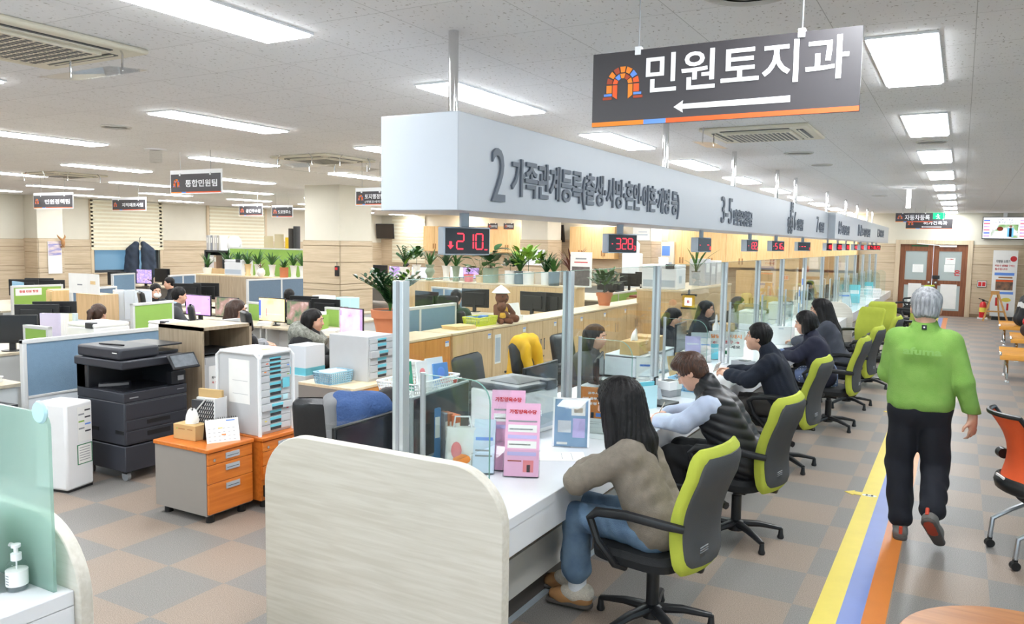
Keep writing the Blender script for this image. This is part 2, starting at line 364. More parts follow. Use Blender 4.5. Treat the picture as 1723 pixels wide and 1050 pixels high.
# windows on the left wall
M_blue = mat('window_frame_dark', (52, 56, 60), .5); M_sky = thin_glass('frosted_window_glass', (.3, .42, .5), rough=.3, frost=.5, fcol=(.42, .58, .66))
for i, (a, b) in enumerate(wy):
    n = 2; fr = MB(); w = (b-a)
    for y in (a, a+w*.62, b-.07): fr.box((XL-.12, y, wz0), (XL-.04, y+.07, wz1), M_blue)
    fr.box((XL-.12, a, wz0), (XL-.04, b, wz0+.07), M_blue).box((XL-.12, a, wz1-.07), (XL-.04, b, wz1), M_blue)
    o = struct(fr, 'window_%d' % (i+1))
    MB().box((XL-.09, a, wz0), (XL-.08, b, wz1), M_sky).build('window_pane', o)
    MB().box((XL, a-.06, wz0-.03), (XL+.1, b+.06, wz0), M_casing).build('window_sill', o)
    MB().box((XL, a-.09, wz0), (XL+.05, a, ZC), M_casing).box((XL, b, wz0), (XL+.05, b+.09, ZC), M_casing).build('window_casing', o)
M_blind = mat('ivory_blind_fabric', (222, 213, 186), .7, var=.05); M_blind2 = mat('sheer_blind_band', (234, 231, 212), .6)
def blind(px0, px1, pyb, lab, axis, plane, extra=.05):
    """zebra roller blind in front of a window: alternating fabric bands"""
    if axis == 'X': a, b = W(px0, pyb, X=plane), W(px1, pyb, X=plane); z0 = (a.z+b.z)/2; u0, u1 = a.y, b.y
    else: a, b = W(px0, pyb, Y=plane), W(px1, pyb, Y=plane); z0 = (a.z+b.z)/2; u0, u1 = a.x, b.x
    def bx(mb, z, zz, t0, t1, m):
        return mb.box((plane+t0, u0, z), (plane+t1, u1, zz), m) if axis == 'X' else mb.box((u0, plane-t1, z), (u1, plane-t0, zz), m)
    mb = MB(); n = 13; h = (ZC-.02-z0)/n
    for k in range(n):
        bx(mb, z0+k*h, z0+(k+.55)*h, .05, .062, M_blind); bx(mb, z0+(k+.55)*h, z0+(k+1)*h, .045, .05, M_blind2)
    r = tag(mb.build('window_blind'), lab, 'blind')
    bx(MB(), z0-.03, z0, .04, .075, M_blind).build('bottom_bar', r, .005)
blind(152, 273, 419, 'ivory striped blind half drawn over the window by the hanging coat', 'X', XL)
blind(352, 444, 424, 'ivory striped blind drawn down behind the row of potted grasses', 'X', XL)
blind(661, 716, 441, 'ivory striped blind on the back wall beside the wall cupboards', 'Y', YB)
# columns: cream above, boards below
def column(x0, x1, y0, y1, zt, faces, name='column'):
    mb = MB().box((x0, y0, 0), (x1, y1, ZC), M_wall); s = struct(mb, name)
    mb = MB(); zs = [.08, .55, 1.02, 1.14, 1.56, zt-.1, zt]
    if 'f' in faces: wains(mb, 'x', y0, x0-.03, x1+.03, zs, M_wainx, -.03)
    if 'r' in faces: wains(mb, 'y', x1, y0-.0, y1, zs, M_wain, .03)
    if 'l' in faces: wains(mb, 'y', x0, y0, y1, zs, M_wain, -.03)
    mb.build('wainscot', s); return s
column(-11.3, -10.42, 11.74, 12.7, 1.98, 'frl')
a = W(63, 400, X=XL+.6); b = W(106, 400, X=XL+.6)
column(XL, XL+.6, a.y, b.y, 1.92, 'fr')
for p0, p1, yy in ((877, 921, 25.4), (1062, 1095, 25.4), (498, 540, 24)):
    a = W(p0, 400, Y=yy); b = W(p1, 400, Y=yy); column(a.x, b.x, yy, yy+1.1, 2.1, 'fr')

# ================================================================ CEILING FIXTURES
def light_proto():
    t = thing('ceiling_light', '', 'ceiling light')
    MB().box((-.15, -.65, -.022), (.15, .65, -.004), M_lamp).build('diffuser', t)
    MB().box((-.165, -.665, -.012), (-.15, .665, 0), M_white).box((.15, -.665, -.012), (.165, .665, 0), M_white).box((-.15, -.665, -.012), (.15, -.65, 0), M_white).box((-.15, .65, -.012), (.15, .665, 0), M_white).build('frame', t)
    return t
LP = None; words = ['first', 'second', 'third', 'fourth', 'fifth', 'sixth', 'seventh', 'eighth', 'ninth', 'tenth', 'eleventh', 'twelfth']
rows = [(-.32, 'over the customer aisle'), (-3.11, 'above the counter staff'), (-5.9, 'over the photocopier aisle'), (-8.69, 'over the front desks'), (-11.48, 'over the middle desks'), (-14.27, 'over the rear desks'), (-17.06, 'before the window side'), (-19.85, 'along the left wall')]
for x, where in rows:
    for k in range(-2, 10):
        y = 2.47+2.63*k
        if x < -19 and k < 3: continue
        if k < 0 and x < -6: continue
        n = words[k] if k >= 0 else ['second', 'first'][k]
        lab = '%s ceiling light panel %s the camera in the row %s' % (n, 'from' if k >= 0 else 'behind', where)
        if LP is None: LP = light_proto(); o = LP; o['label'] = lab
        else: o = dup(LP, label=lab)
        o.location = (x, y, ZC); o['group'] = 'ceiling light panels '+where
# cassette air conditioners with clear wind deflectors
M_ivory = mat('ivory_plastic', (226, 219, 200), .45, var=.03)
def aircon(x, y, lab, rz=0):
    t = thing('air_conditioner', lab, 'air conditioner', (x, y, ZC), rz)
    mb = MB().box((-.475, -.475, -.03), (.475, .475, 0), M_ivory); mb.build('housing', t, .02)
    g = MB().box((-.3, -.3, -.05), (.3, .3, -.03), M_ivory)
    for i in range(14):
        for j in range(10): g.box((-.27+i*.04, -.26+j*.054, -.0515), (-.245+i*.04, -.225+j*.054, -.05), M_dgrey)
    g.build('intake_grille', t, .0)
    for k in range(4):
        X = Matrix.Rotation(k*PI/2, 4, 'Z'); MB().box((-.3, .345, -.034), (.3, .4, -.028), M_black, X).box((-.3, .36, -.04), (.3, .372, -.03), M_ivory, X).build('air_outlet', t)
    return t
a = [W(x, y, Z=ZC) for x, y in ((1168, 217), (1396, 228))]
aircon((a[0].x+a[1].x)/2, (a[0].y+a[1].y)/2, 'ivory ceiling air conditioner behind the big black hanging sign')
aircon(-4.52, 2.52, 'ivory ceiling air conditioner at the upper left with a clear deflector plate')
a = W(545, 266, Z=ZC); aircon(a.x, a.y, 'ivory ceiling air conditioner ringed by four clear deflectors above the column')
a = W(110, 293, Z=ZC); aircon(a.x, a.y, 'ivory ceiling air conditioner with deflectors over the far left desks')
a = W(490, 346, Z=ZC); aircon(a.x, a.y, 'small distant ceiling air conditioner just left of the column top')
def deflector(x, y, w, d, rz, lab, tilt=.1):
    t = thing('wind_deflector', lab, 'wind deflector', (x, y, ZC), rz)
    X = Matrix.Translation((0, 0, -.14)) @ Matrix.Rotation(tilt, 4, 'X')
    MB().box((-w/2, -d/2, -.002), (w/2, d/2, .002), M_acryl, X).build('clear_plate', t)
    for s in (-1, 1):
        MB().tube([(s*w*.36, d*.1, -.14), (s*w*.36, d*.1, -.05), (s*w*.3, d*.12, 0)], .006, M_chrome).build('hanger', t)
a = W(155, 124, Z=2.91); deflector(a.x, a.y, .66, .24, 0, 'clear plate hung under the upper left air conditioner')
a = W(545, 266, Z=ZC)
for k in range(4):
    an = k*PI/2; deflector(a.x+.5*math.sin(an), a.y+.5*math.cos(an), .8, .22, -an, 'clear deflector plate on the %s side of the air conditioner above the column' % ['far', 'right', 'near', 'left'][k])
a = W(110, 293, Z=ZC)
for k in range(2): deflector(a.x+(.55 if k else 0), a.y-(0 if k else .55), .8, .22, PI/2 if k else 0, 'clear deflector plate on the %s of the far left air conditioner' % ('right' if k else 'near side'))
a = W(1195, 246, Z=2.9); deflector(a.x, a.y, .5, .2, PI/2, 'small clear deflector hanging left of the air conditioner behind the big sign')
# round speakers / detectors / pendants
M_vent = mat('ceiling_grille_white', (205, 203, 198), .6)
def disc(px, py, r, lab, nm='ceiling_speaker', cat='speaker'):
    a = W(px, py, Z=ZC); mb = MB().lathe([(r, 0), (r, -.008), (r*.92, -.014), (r*.85, -.008), (r*.3, -.008), (0, -.008)], M_vent, (a.x, a.y, ZC), 28)
    for q in (.3, .5, .7): mb.lathe([(r*q, -.008), (r*q+.004, -.011), (r*q+.008, -.008)], M_vent, (a.x, a.y, ZC), 28)
    tag(mb.build(nm), lab, cat)
disc(195, 213, .14, 'round white ceiling speaker left of the second light row'); disc(1383, 277, .13, 'round ceiling speaker right behind the air conditioner by the aisle')
disc(1568, 238, .14, 'round ceiling speaker under the second aisle light'); disc(1344, 257, .16, 'flat round ceiling vent behind the aisle air conditioner', 'ceiling_vent', 'vent')
disc(1480, 329, .15, 'distant round ceiling speaker beside the far counter poles')
disc(1262, -17, .2, 'round ceiling vent at the top edge above the big sign', 'ceiling_vent', 'vent')
M_tubel = glow('tube_lamp', (255, 255, 255), 6)
a = W(1530, 315, Z=ZC); t = thing('pendant_tube_lamp', 'short vertical white tube lamp hanging in the aisle', 'lamp', (a.x, a.y, ZC))
MB().lathe([(0, 0), (.12, 0), (.1, -.03), (0, -.03)], M_white, n=20).build('ceiling_plate', t); MB().cyl((0, 0, 0), .035, -.36, -.05, M_tubel).build('tube', t); MB().cyl((0, 0, 0), .02, -.05, -.03, M_white).build('stem', t)
a = W(262, 251, Z=ZC); t = thing('projector_mount', 'small translucent fixture hanging from the ceiling over the left desks', 'fixture', (a.x, a.y, ZC))
MB().lathe([(0, 0), (.13, 0), (.12, -.015), (0, -.015)], M_white, n=20).build('ceiling_plate', t); MB().box((-.05, -.05, -.16), (.05, .05, -.015), M_acryl).build('clear_body', t)
# ================================================================ SIGN ARCH MARK (blocks of an arch)
M_so = mat('sign_orange', (243, 138, 40), .5); M_sr = mat('sign_redorange', (240, 96, 40), .5); M_sbr = mat('sign_brick', (172, 72, 40), .5); M_sbl = mat('sign_blue', (104, 150, 232), .5)
M_sign = mat('sign_charcoal', (66, 63, 66), .35, var=.03); M_swhite = mat('sign_white', (245, 246, 248), .5)
def arch(mb, o, ux, uy, h):
    o, ux, uy = Vector(o), Vector(ux), Vector(uy); n = ux.cross(uy)*.0025
    def quad(p, m):
        q = [o+ux*(a*h)+uy*(b*h) for a, b in p]; mb.add(q+[w+n for w in q], [(3, 2, 1, 0), (4, 5, 6, 7), (0, 1, 5, 4), (1, 2, 6, 5), (2, 3, 7, 6), (3, 0, 4, 7)], m)
    def ring(r0, r1, cols, cy):
        k = len(cols)
        for i, m in enumerate(cols):
            a0 = PI*(1-i/k)-.05; a1 = PI*(1-(i+1)/k)+.05
            quad([(r0*math.cos(a0), cy+r0*math.sin(a0)), (r0*math.cos(a1), cy+r0*math.sin(a1)), (r1*math.cos(a1), cy+r1*math.sin(a1)), (r1*math.cos(a0), cy+r1*math.sin(a0))], m)
    ring(.36, .54, [M_sbr, M_so, M_sbr, M_so, M_so, M_sbl, M_sr], .46); ring(.18, .33, [M_sr, M_sbl, M_so, M_sbr, M_so], .46)
    for s in (-1, 1):
        quad([(s*.36, .2), (s*.54, .2), (s*.54, .44), (s*.36, .44)][::s], M_so if s < 0 else M_sr); quad([(s*.18, 0), (s*.33, .1), (s*.33, .44), (s*.18, .44)][::s], M_sr if s < 0 else M_so)
        quad([(s*.36, .11), (s*.62, .11), (s*.62, .18), (s*.36, .18)][::s], M_sbl); quad([(s*.36, 0), (s*.66, 0), (s*.66, .08), (s*.36, .08)][::s], M_sbr)
def hang_sign(name, lab, c, w, h, rz, text, th, sub=None, arrow=False, wires=True, grp=None, frame=False, tx=.24, tw=None):
    """hanging sign board facing local -Y; c = centre"""
    t = thing(name, lab, 'sign', c, rz, grp); mb = MB().box((-w/2, -.008, -h/2), (w/2, .008, h/2), M_sign)
    if frame: mb.box((-w/2-.012, -.006, -h/2-.012), (w/2+.012, .01, h/2+.05), M_swhite)
    mb.build('board', t)
    mb = MB()
    for a, b, m in ((0, .22, M_so), (.22, .31, M_sbl), (.31, 1, M_sr)): mb.box((-w/2+a*w, -.0095, -h/2), (-w/2+b*w, -.008, -h/2+h*.06), m)
    mb.build('colour_stripe', t)
    mb = MB(); arch(mb, (-w/2+h*.45, -.0085, -h*.19 if not arrow else -h*.14), (1, 0, 0), (0, 0, 1), h*.44); mb.build('arch_emblem', t)
    mb = MB(); zb = -th/2 if not (arrow or sub) else (-h*.1 if arrow else -th*.2)
    mb.text(text, (-w/2+w*tx, -.009, zb), (1, 0, 0), (0, 0, 1), th, M_swhite, tw, bold=.012)
    if sub: mb.text(sub, (-w/2+w*tx, -.009, zb-th*.85), (1, 0, 0), (0, 0, 1), th*.55, M_swhite, tw)
    mb.build('lettering', t)
    if arrow:
        mb = MB(); z = -h*.3; x0, x1 = -w*.16, w*.27; q = h*.04
        mb.prism([(x0, z), (x0+q*3.2, z-q*2.0), (x0+q*3.0, z-q*.8), (x1, z-q), (x1, z+q), (x0+q*3.0, z+q*.8), (x0+q*3.2, z+q*2.0)], 'y', -.0095, -.008, M_swhite); mb.build('arrow', t)
    if wires:
        for s in (-.31, .3): MB().tube([(s*w, 0, h/2), (s*w, 0, ZC-c[2])], .0025, M_grey, 5).box((s*w-.012, -.014, h/2-.02), (s*w+.012, .014, h/2+.012), M_white).build('hanging_wire', t)
    return t
# big direction sign in front
a, b = W(1000, 93, Y=3.1), W(1453, 45, Y=3.1); c, d = W(994, 210, Y=3.1), W(1443, 187, Y=3.1)
hang_sign('hanging_sign', 'large black hanging sign with a white arrow above the counter', ((a.x+b.x)/2, 3.1, (a.z+d.z)/2), b.x-a.x, a.z-d.z, 0, '민원토지과', .52*(a.z-d.z), arrow=True, tx=.225, tw=.735*(b.x-a.x))
def small_sign(px0, py0, px1, py1, D, text, lab, sub=None, rz=None):
    """team signs facing the counter, hung over the desks at distance D"""
    pc = W((px0+px1)/2, (py0+py1)/2, X=D); an = math.atan2(pc.x, pc.y); sc = (pc-Vector((0, 0, 2))).length*math.cos(an-YAW)/FPX
    # the boards face -Y (toward the entrance), so the width is divided by their foreshortening
    w = (px1-px0)*sc/math.cos(an); h = (py1-py0)*sc*.92
    hang_sign('hanging_sign', lab, (pc.x, pc.y, pc.z-.01), w*.95, h*.85, 0, text, h*.32, sub, frame=True, tx=.3, tw=w*.6)
small_sign(60, 325, 119, 352, -14.5, '민원정책팀', 'black team sign furthest left, above the grey wall pilaster')
small_sign(191, 333, 243, 355, -15, '지적재조사팀', 'black team sign above the half drawn window blind')
small_sign(289, 287, 370, 327, -8.2, '통합민원팀', 'largest of the black team signs, left of the white fascia')
small_sign(403, 344, 441, 364, -14.5, '공간주소팀', 'small black team sign second left of the column')
small_sign(458, 346, 492, 366, -13.5, '도로명주소', 'small black team sign next to the column')
small_sign(599, 318, 650, 346, -7.0, '토지행정팀', 'black team sign partly hidden behind the white fascia', '(개별공시지가)')
for px, tx, lb in ((829, '건축허가팀', 'tiny far black sign hanging under the fascia above the wall cupboards'), (856, '주택행정팀', 'right one of two tiny far black signs above the wall cupboards')):
    p = W(px, 381, Y=23); hang_sign('hanging_sign', lb, (p.x, 23, p.z), .38, .2, 0, tx, .08, tx=.3, tw=.24)
p = W(1538, 366, Y=22); hang_sign('hanging_sign', 'distant black sign for vehicle registration left of the green exit lamp', (p.x, 22, p.z), .82, .22, 0, '자동차등록', .13, tx=.25, tw=.55)
p = W(1563, 377, Y=23.5); hang_sign('hanging_sign', 'distant black sign with a small arrow above the brown double door', (p.x, 23.5, p.z), 1.08, .25, 0, '허가건축과', .1, arrow=True, tx=.38, tw=.55)
M_exit = glow('exit_green', (40, 190, 120), 1.4)
p = W(1578, 364, Y=26.5); t = thing('exit_sign', 'green lit exit lamp hanging above the brown double door', 'exit sign', (p.x, 26.5, p.z))
MB().box((-.18, -.03, -.1), (.18, .03, .1), M_exit).build('lit_case', t); mb = MB().ell((0, -.032, .045), (.02, .004, .02), M_swhite).tube([(0, -.032, .02), (.02, -.032, -.03), (-.03, -.032, -.07)], .013, M_swhite).tube([(.01, -.032, -.03), (.06, -.032, -.07)], .013, M_swhite).tube([(-.05, -.032, .0), (.06, -.032, .01)], .01, M_swhite).build('running_figure', t)
MB().tube([(0, 0, .1), (0, 0, ZC-p.z)], .012, M_white).build('stem', t)

# ================================================================ FASCIA OVER THE COUNTER
M_fas = mat('pale_blue_white_board', (191, 197, 205), .35, var=.01); M_let = mat('grey_raised_letters', (104, 112, 124), .5, var=.05)
FX0, FX1, FZ0, FZ1 = -2.5, -2.05, 2.145, 2.6
f1y = W(1393, 380, X=FX1).y; f2a = W(1407, 380, X=-1.93).y; f2b = min(W(1495, 392, X=-1.93).y, YB-.6)
t1 = thing('fascia_board', 'long white fascia board hung over the near part of the counter', 'fascia', (FX1, 3.12, FZ0))
MB().box((FX0-FX1, 0, 0), (0, f1y-3.12, FZ1-FZ0), M_fas).build('board', t1, .004)
t2 = thing('fascia_board', 'white fascia board hung over the far counter, near the back wall', 'fascia', (-1.93, f1y+.02, FZ0))
MB().box((-.5, 0, 0), (0, f2b-f1y, FZ1-FZ0), M_fas).build('board', t2, .004)
def ftext(t, X, p0, p1, s, nm='lettering', bold=.03):
    """raised letters on the aisle face between two photo points (lower left, upper right)"""
    a = W(p0[0], p0[1], X=X); b = W(p1[0], p1[1], X=X); L = t.location
    MB().text(s, (X-L.x+.0005, a.y-L.y, a.z-L.z), (0, 1, 0), (0, 0, 1), max(.02, b.z-a.z), M_let, abs(b.y-a.y), bold=bold, depth=.012).build(nm, t)
ftext(t1, FX1, (825, 338), (848, 252), '2', 'numeral', .0)
ftext(t1, FX1, (858, 340), (1142, 322), '가족관계등록(출생·사망·혼인·이혼·개명 등)', bold=.02)
ftext(t1, FX1, (1212, 375), (1232, 334), '3-5', 'numeral', .0); ftext(t1, FX1, (1233, 379), (1265, 357), '민원증명발급', bold=.02)
ftext(t1, FX1, (1324, 393), (1333, 366), '행정', 'lettering'); ftext(t1, FX1, (1329, 366), (1335, 341), '본', 'lettering')
ftext(t1, FX1, (1335, 387), (1339, 357), '6', 'numeral', 0); ftext(t1, FX1, (1340, 388), (1351, 370), '민원상담', bold=.02)
ftext(t1, FX1, (1373, 391), (1377, 365), '7', 'numeral', 0); ftext(t1, FX1, (1377, 391), (1386, 375), '여권민원', bold=.02)
ftext(t2, -1.93, (1410, 394), (1416, 373), '8-9', 'numeral', 0); ftext(t2, -1.93, (1416, 395), (1429, 381), '지적건축민원', bold=.02)
ftext(t2, -1.93, (1443, 397), (1450, 379), '10-12', 'numeral', 0); ftext(t2, -1.93, (1450, 398), (1464, 386), '토지지적민원', bold=.02)
ftext(t2, -1.93, (1476, 399), (1480, 386), '13', 'numeral', 0); ftext(t2, -1.93, (1480, 399), (1487, 388), '세무민원', bold=.02)
for k, y in enumerate((3.42, 6.73, 9.1, 11.5, 12.9, 16.2, 19.0, 21.2, 23.6, 25.0)):
    tt = t1 if y < f1y else t2; MB().cyl((-2.28-tt.location.x, y-tt.location.y, 0), .026, FZ1-FZ0, ZC-FZ0, M_chrome).build('hanging_pole', tt)
# number displays
M_ledb = mat('display_black', (38, 34, 38), .25); M_ledr = glow('display_red', (255, 52, 66), 2.0)
SEG = {'0': 'abcdef', '1': 'bc', '2': 'abged', '3': 'abgcd', '4': 'fgbc', '5': 'afgcd', '6': 'afgedc', '7': 'abc', '8': 'abcdefg', '9': 'abcdfg', '-': 'g', '_': 'd', ' ': ''}
def seg7(mb, ch, x, z, h, y):
    w = h*.5; q = h*.04
    for s in SEG[ch]:
        if s in 'agd':
            zz = z+{'a': h, 'g': h/2, 'd': 0}[s]; mb.box((x+q, y, zz-q), (x+w-q, y+.002, zz+q), M_ledr)
        else:
            xx = x+(w if s in 'bc' else 0); z0 = z+(h/2 if s in 'bf' else 0); mb.box((xx-q, y, z0+q), (xx+q, y+.002, z0+h/2-q), M_ledr)
def display(px, az, digits, lab, n):
    y = W(px, 395, X=-2.25).y; y = min(y, YB-.8)
    t = thing('number_display', lab, 'number display', (-2.25, y, FZ0), PI-az, 'queue number displays under the fascia')
    # local front is -Y
    MB().box((-.132, -.04, -.215), (.132, .04, -.07), M_grey2).build('housing', t, .008)
    MB().box((-.124, -.044, -.207), (.124, -.04, -.078), M_ledb).build('screen', t)
    mb = MB()
    for i, c in enumerate(digits[:3]): seg7(mb, c, -.062+i*.054, -.183, .078, -.0465)
    if n == 0: mb.box((-.103, -.0465, -.175), (-.091, -.0445, -.145), M_ledr).prism([(-.112, -.165), (-.097, -.183), (-.08, -.165)], 'y', -.0465, -.0445, M_ledr); mb.box((.096, -.0465, -.188), (.112, -.0445, -.183), M_ledr)
    else: mb.box((-.1, -.0465, -.148), (-.09, -.0445, -.143), M_ledr); seg7(mb, digits[3] if len(digits) > 3 else '3', .098, -.19, .03, -.0465)
    mb.build('digits', t); MB().box((-.022, -.012, -.07), (.022, .012, 0), M_grey2).build('bracket', t)
M_grey2 = mat('silver_grey_plastic', (186, 197, 208), .35, var=.02)
dsp = [(781, 122, '210'), (1043, 124, '328'), (1180, 103, '  -8'), (1262, 108, '132'), (1306, 118, '516'), (1351, 128, '-- '), (1393, 104, '143'), (1410, 106, '220'), (1424, 101, '318'), (1438, 99, '414'), (1449, 102, '512'), (1460, 101, '617'), (1468, 140, '718'), (1476, 142, '820')]
for n, (px, az, d) in enumerate(dsp):
    display(px, R(az), d, '%s red queue number display from the near end, under the white fascia' % (words+['thirteenth', 'fourteenth'])[n], n)

# ================================================================ SERVICE COUNTER
CX0, CX1, CZ, CY0 = -2.95, -1.76, .72, 2.86
M_ctop = mat('white_solid_surface', (232, 234, 238), .16, var=.012, vscale=3); M_front = mat('grey_white_counter_panel', (214, 212, 206), .45, var=.03); M_kick = mat('dark_kickboard', (92, 84, 78), .6); M_strip = mat('pale_floor_strip', (176, 186, 194), .4)
PY2 = 15.6
def rounded_panel(x0, x1, y0, y1, h, r0, r1, m, name, lab):
    pts = [(x0, 0), (x1, 0)]
    for k in range(13): a = PI/2*k/12; pts.append((x1-r1+r1*math.cos(a), h-r1+r1*math.sin(a)))
    for k in range(13): a = PI/2+PI/2*k/12; pts.append((x0+r0+r0*math.cos(a), h-r0+r0*math.sin(a)))
    return tag(MB().prism(pts[::-1], 'y', y0, y1, m, smooth=False).build(name, bevel=.004), lab, 'panel')
rounded_panel(-2.98, -1.6, 2.8, 2.86, 1.045, .26, .26, M_panel, 'end_panel', 'pale wood end panel with rounded corners closing the near end of the counter')
rounded_panel(-2.9, -1.66, PY2, PY2+.06, 1.0, .26, .26, M_panel, 'end_panel', 'pale wood panel with a rounded corner dividing the counter farther back')
def counter_run(y0, y1, lab, name='service_counter', dx=0):
    t = thing(name, lab, 'counter', (0, y0, 0)); L = y1-y0
    MB().box((CX0+dx, 0, .66), (CX1+dx, L, CZ), M_ctop).box((CX1-.04+dx, 0, .53), (CX1+dx, L, .67), M_ctop).build('worktop', t, .004)
    mb = MB(); xs = -1.93+dx
    mb.box((xs-.04, 0, .39), (xs, L, .66), M_front).box((xs-.04, 0, .16), (xs, L, .375), M_front).box((xs-.05, 0, .16), (xs-.012, L, .66), M_groove); mb.build('front_panel', t)
    MB().box((xs-.12, 0, 0), (xs-.06, L, .16), M_kick).build('kickboard', t)
    MB().box((xs-.06, 0, 0), (xs-.03, L, .012), M_strip).build('floor_strip', t)
    MB().box((-2.62, 0, 0), (-2.58, L, .66), M_front).build('back_panel', t)
    return t
counter_run(CY0, PY2, 'long white service counter where the customers sit, near part')
counter_run(PY2+.06, YB-.62, 'white service counter farther back behind the dividing wood panel', dx=-.03)
# glass screen: posts, tall panes, wings
GX = -2.2
py = [2.89, 4.66, 6.38, 8.56, 10.17, 11.7, 13.56, 15.45, 17.4, 19.0, 20.6, 22.3, 24.0, 25.8]
ordn = words+['thirteenth', 'fourteenth']
SCR = thing('glass_screen', 'long clear glass screen with aluminium posts standing on the white counter', 'glass screen', (GX, 0, CZ))
for k, y in enumerate(py):
    o = MB().box((-.03, y-.025, .001), (.03, y+.025, 1.1), M_alu).box((-.009, y-.029, .012), (.009, y+.029, 1.1), M_grey).build('screen_post', SCR, .003)
    MB().box((-.045, y-.05, .001), (.045, y+.05, .012), M_alu).build('base_plate', o)
for k in range(len(py)-1):
    a, b = py[k]+.034, py[k+1]-.034
    o = MB().box((-.004, a, .16), (.004, b, 1.1), M_glass).build('glass_pane', SCR)
    MB().box((-.0042, a, 1.1), (.0042, b, 1.103), M_edge).build('pane_edge', o)
    for q in (a+.012, b-.012): MB().box((-.01, q-.015, .152), (.01, q+.015, .18), M_chrome).build('clamp', o)
def wing(y, z1=.66, x1=.41):
    r = .1; pts = [(.035, .001), (x1, .001)]
    for k in range(9): a = PI/2*k/8; pts.append((x1-r+r*math.cos(a), z1-r+r*math.sin(a)))
    pts.append((.035, z1)); o = MB().prism(pts[::-1], 'y', y-.004, y+.004, M_glass).build('glass_wing', SCR)
    e = MB(); q = pts[1:]
    for i in range(len(q)-1):
        a, b = Vector((q[i][0], y, q[i][1])), Vector((q[i+1][0], y, q[i+1][1])); d = (b-a).normalized(); nrm = Vector((d.z, 0, -d.x))*.002
        e.add([a+Vector((0, -.0045, 0)), b+Vector((0, -.0045, 0)), b+Vector((0, .0045, 0)), a+Vector((0, .0045, 0)), a+nrm+Vector((0, -.0045, 0)), b+nrm+Vector((0, -.0045, 0)), b+nrm+Vector((0, .0045, 0)), a+nrm+Vector((0, .0045, 0))], [(0, 1, 2, 3), (4, 7, 6, 5), (0, 4, 5, 1), (1, 5, 6, 2), (2, 6, 7, 3), (3, 7, 4, 0)], M_edge)
    e.build('wing_edge', o); MB().cyl((.045, y, 0), .013, .001, z1+.01, M_alu, 10).build('wing_post', o)
for y in [3.0]+[q+.1 for q in py[1:7]]+[16.2, 17.5, 19.1, 20.7, 22.4, 24.1]: wing(y)
# floor stripes and arrows
M_sy = mat('yellow_floor_tape', (238, 216, 88), .4, var=.04); M_sb2 = mat('blue_floor_tape', (128, 146, 206), .4, var=.04); M_so2 = mat('orange_floor_tape', (226, 136, 62), .4, var=.04)
for nm, x0, x1, m, lab in (('floor_stripe', -.6, -.475, M_sy, 'yellow guide stripe on the aisle floor'), ('floor_stripe', -.475, -.36, M_sb2, 'blue guide stripe between the yellow and orange floor stripes'), ('floor_stripe', -.36, -.245, M_so2, 'orange guide stripe on the aisle floor')):
    tag(MB().box((x0, -2, 0), (x1, 26.2, .003), m).build(nm), lab, 'floor stripe', 'coloured guide stripes along the aisle')
for px, py_, lab in ((1447, 831, 'yellow arrow taped beside the yellow stripe next to the walking man'), (1494, 693, 'yellow arrow tape beside the yellow stripe at the far side of the walking man')):
    a = W(px, py_, Z=0); s = 1; mb = MB().prism([(-.6, a.y-.04), (-.6, a.y+.04), (-.66, a.y+.04), (-.655, a.y+.07), (-.73, a.y), (-.655, a.y-.07), (-.66, a.y-.04)], 'z', 0, .004, M_sy)
    o = mb.build('floor_arrow'); tag(o, lab, 'floor arrow')
    MB().lathe([(0, 0), (.055, 0), (.055, .0015), (0, .0015)], M_paper, (-.54, a.y-.02, .003), 20, sy=.55).text('3-5', (-.54, a.y-.038, .0046), (1, 0, 0), (0, 1, 0), .035, M_dgrey, align='c', bold=.02).build('oval_number', o)
# near left counter (only its end is in the photo)
LX = -2.735; LY = 1.66
rounded_panel(-4.3, -2.7, LY, LY+.05, .97, .2, .3, M_panel, 'end_panel', 'pale wood counter end panel at the lower left corner behind the mint glass')
t = thing('reception_counter', 'white counter corner at the lower left holding the sanitizer bottle', 'counter', (0, 0, 0))
MB().box((-4.3, -.2, .66), (LX, LY, CZ), M_ctop).box((LX-.04, -.2, .5), (LX, LY, .67), M_ctop).build('worktop', t, .004); MB().box((LX-.2, -.2, 0), (LX-.16, LY, .66), M_front).build('front_panel', t)
M_mint = thin_glass('frosted_mint_glass', (.74, .87, .82), rough=.15, frost=.45, fcol=(.55, .72, .66))
g = LY-.045; zt = W(85, 697, Y=g).z; x1 = W(93, 988, Y=g).x
pts = [(-4.2, CZ), (x1, CZ)]
for k in range(7): a = PI/2*k/6; pts.append((x1-.05+.05*math.cos(a), zt-.05+.05*math.sin(a)))
pts.append((-4.2, zt)); o = MB().prism(pts[::-1], 'y', g-.006, g+.006, M_mint).build('glass_screen'); tag(o, 'frosted mint green glass screen at the lower left', 'glass')
a = W(75, 692, Y=g); M_cyan = mat('pale_cyan_plastic', (190, 228, 236), .2); MB().lathe([(.0, 0), (.036, 0), (.042, .008), (.036, .016), (0, .016)], M_cyan, X=Matrix.Translation((a.x, g-.008, a.z)) @ Matrix.Rotation(PI/2, 4, 'X'), n=24).build('round_bumper', o)
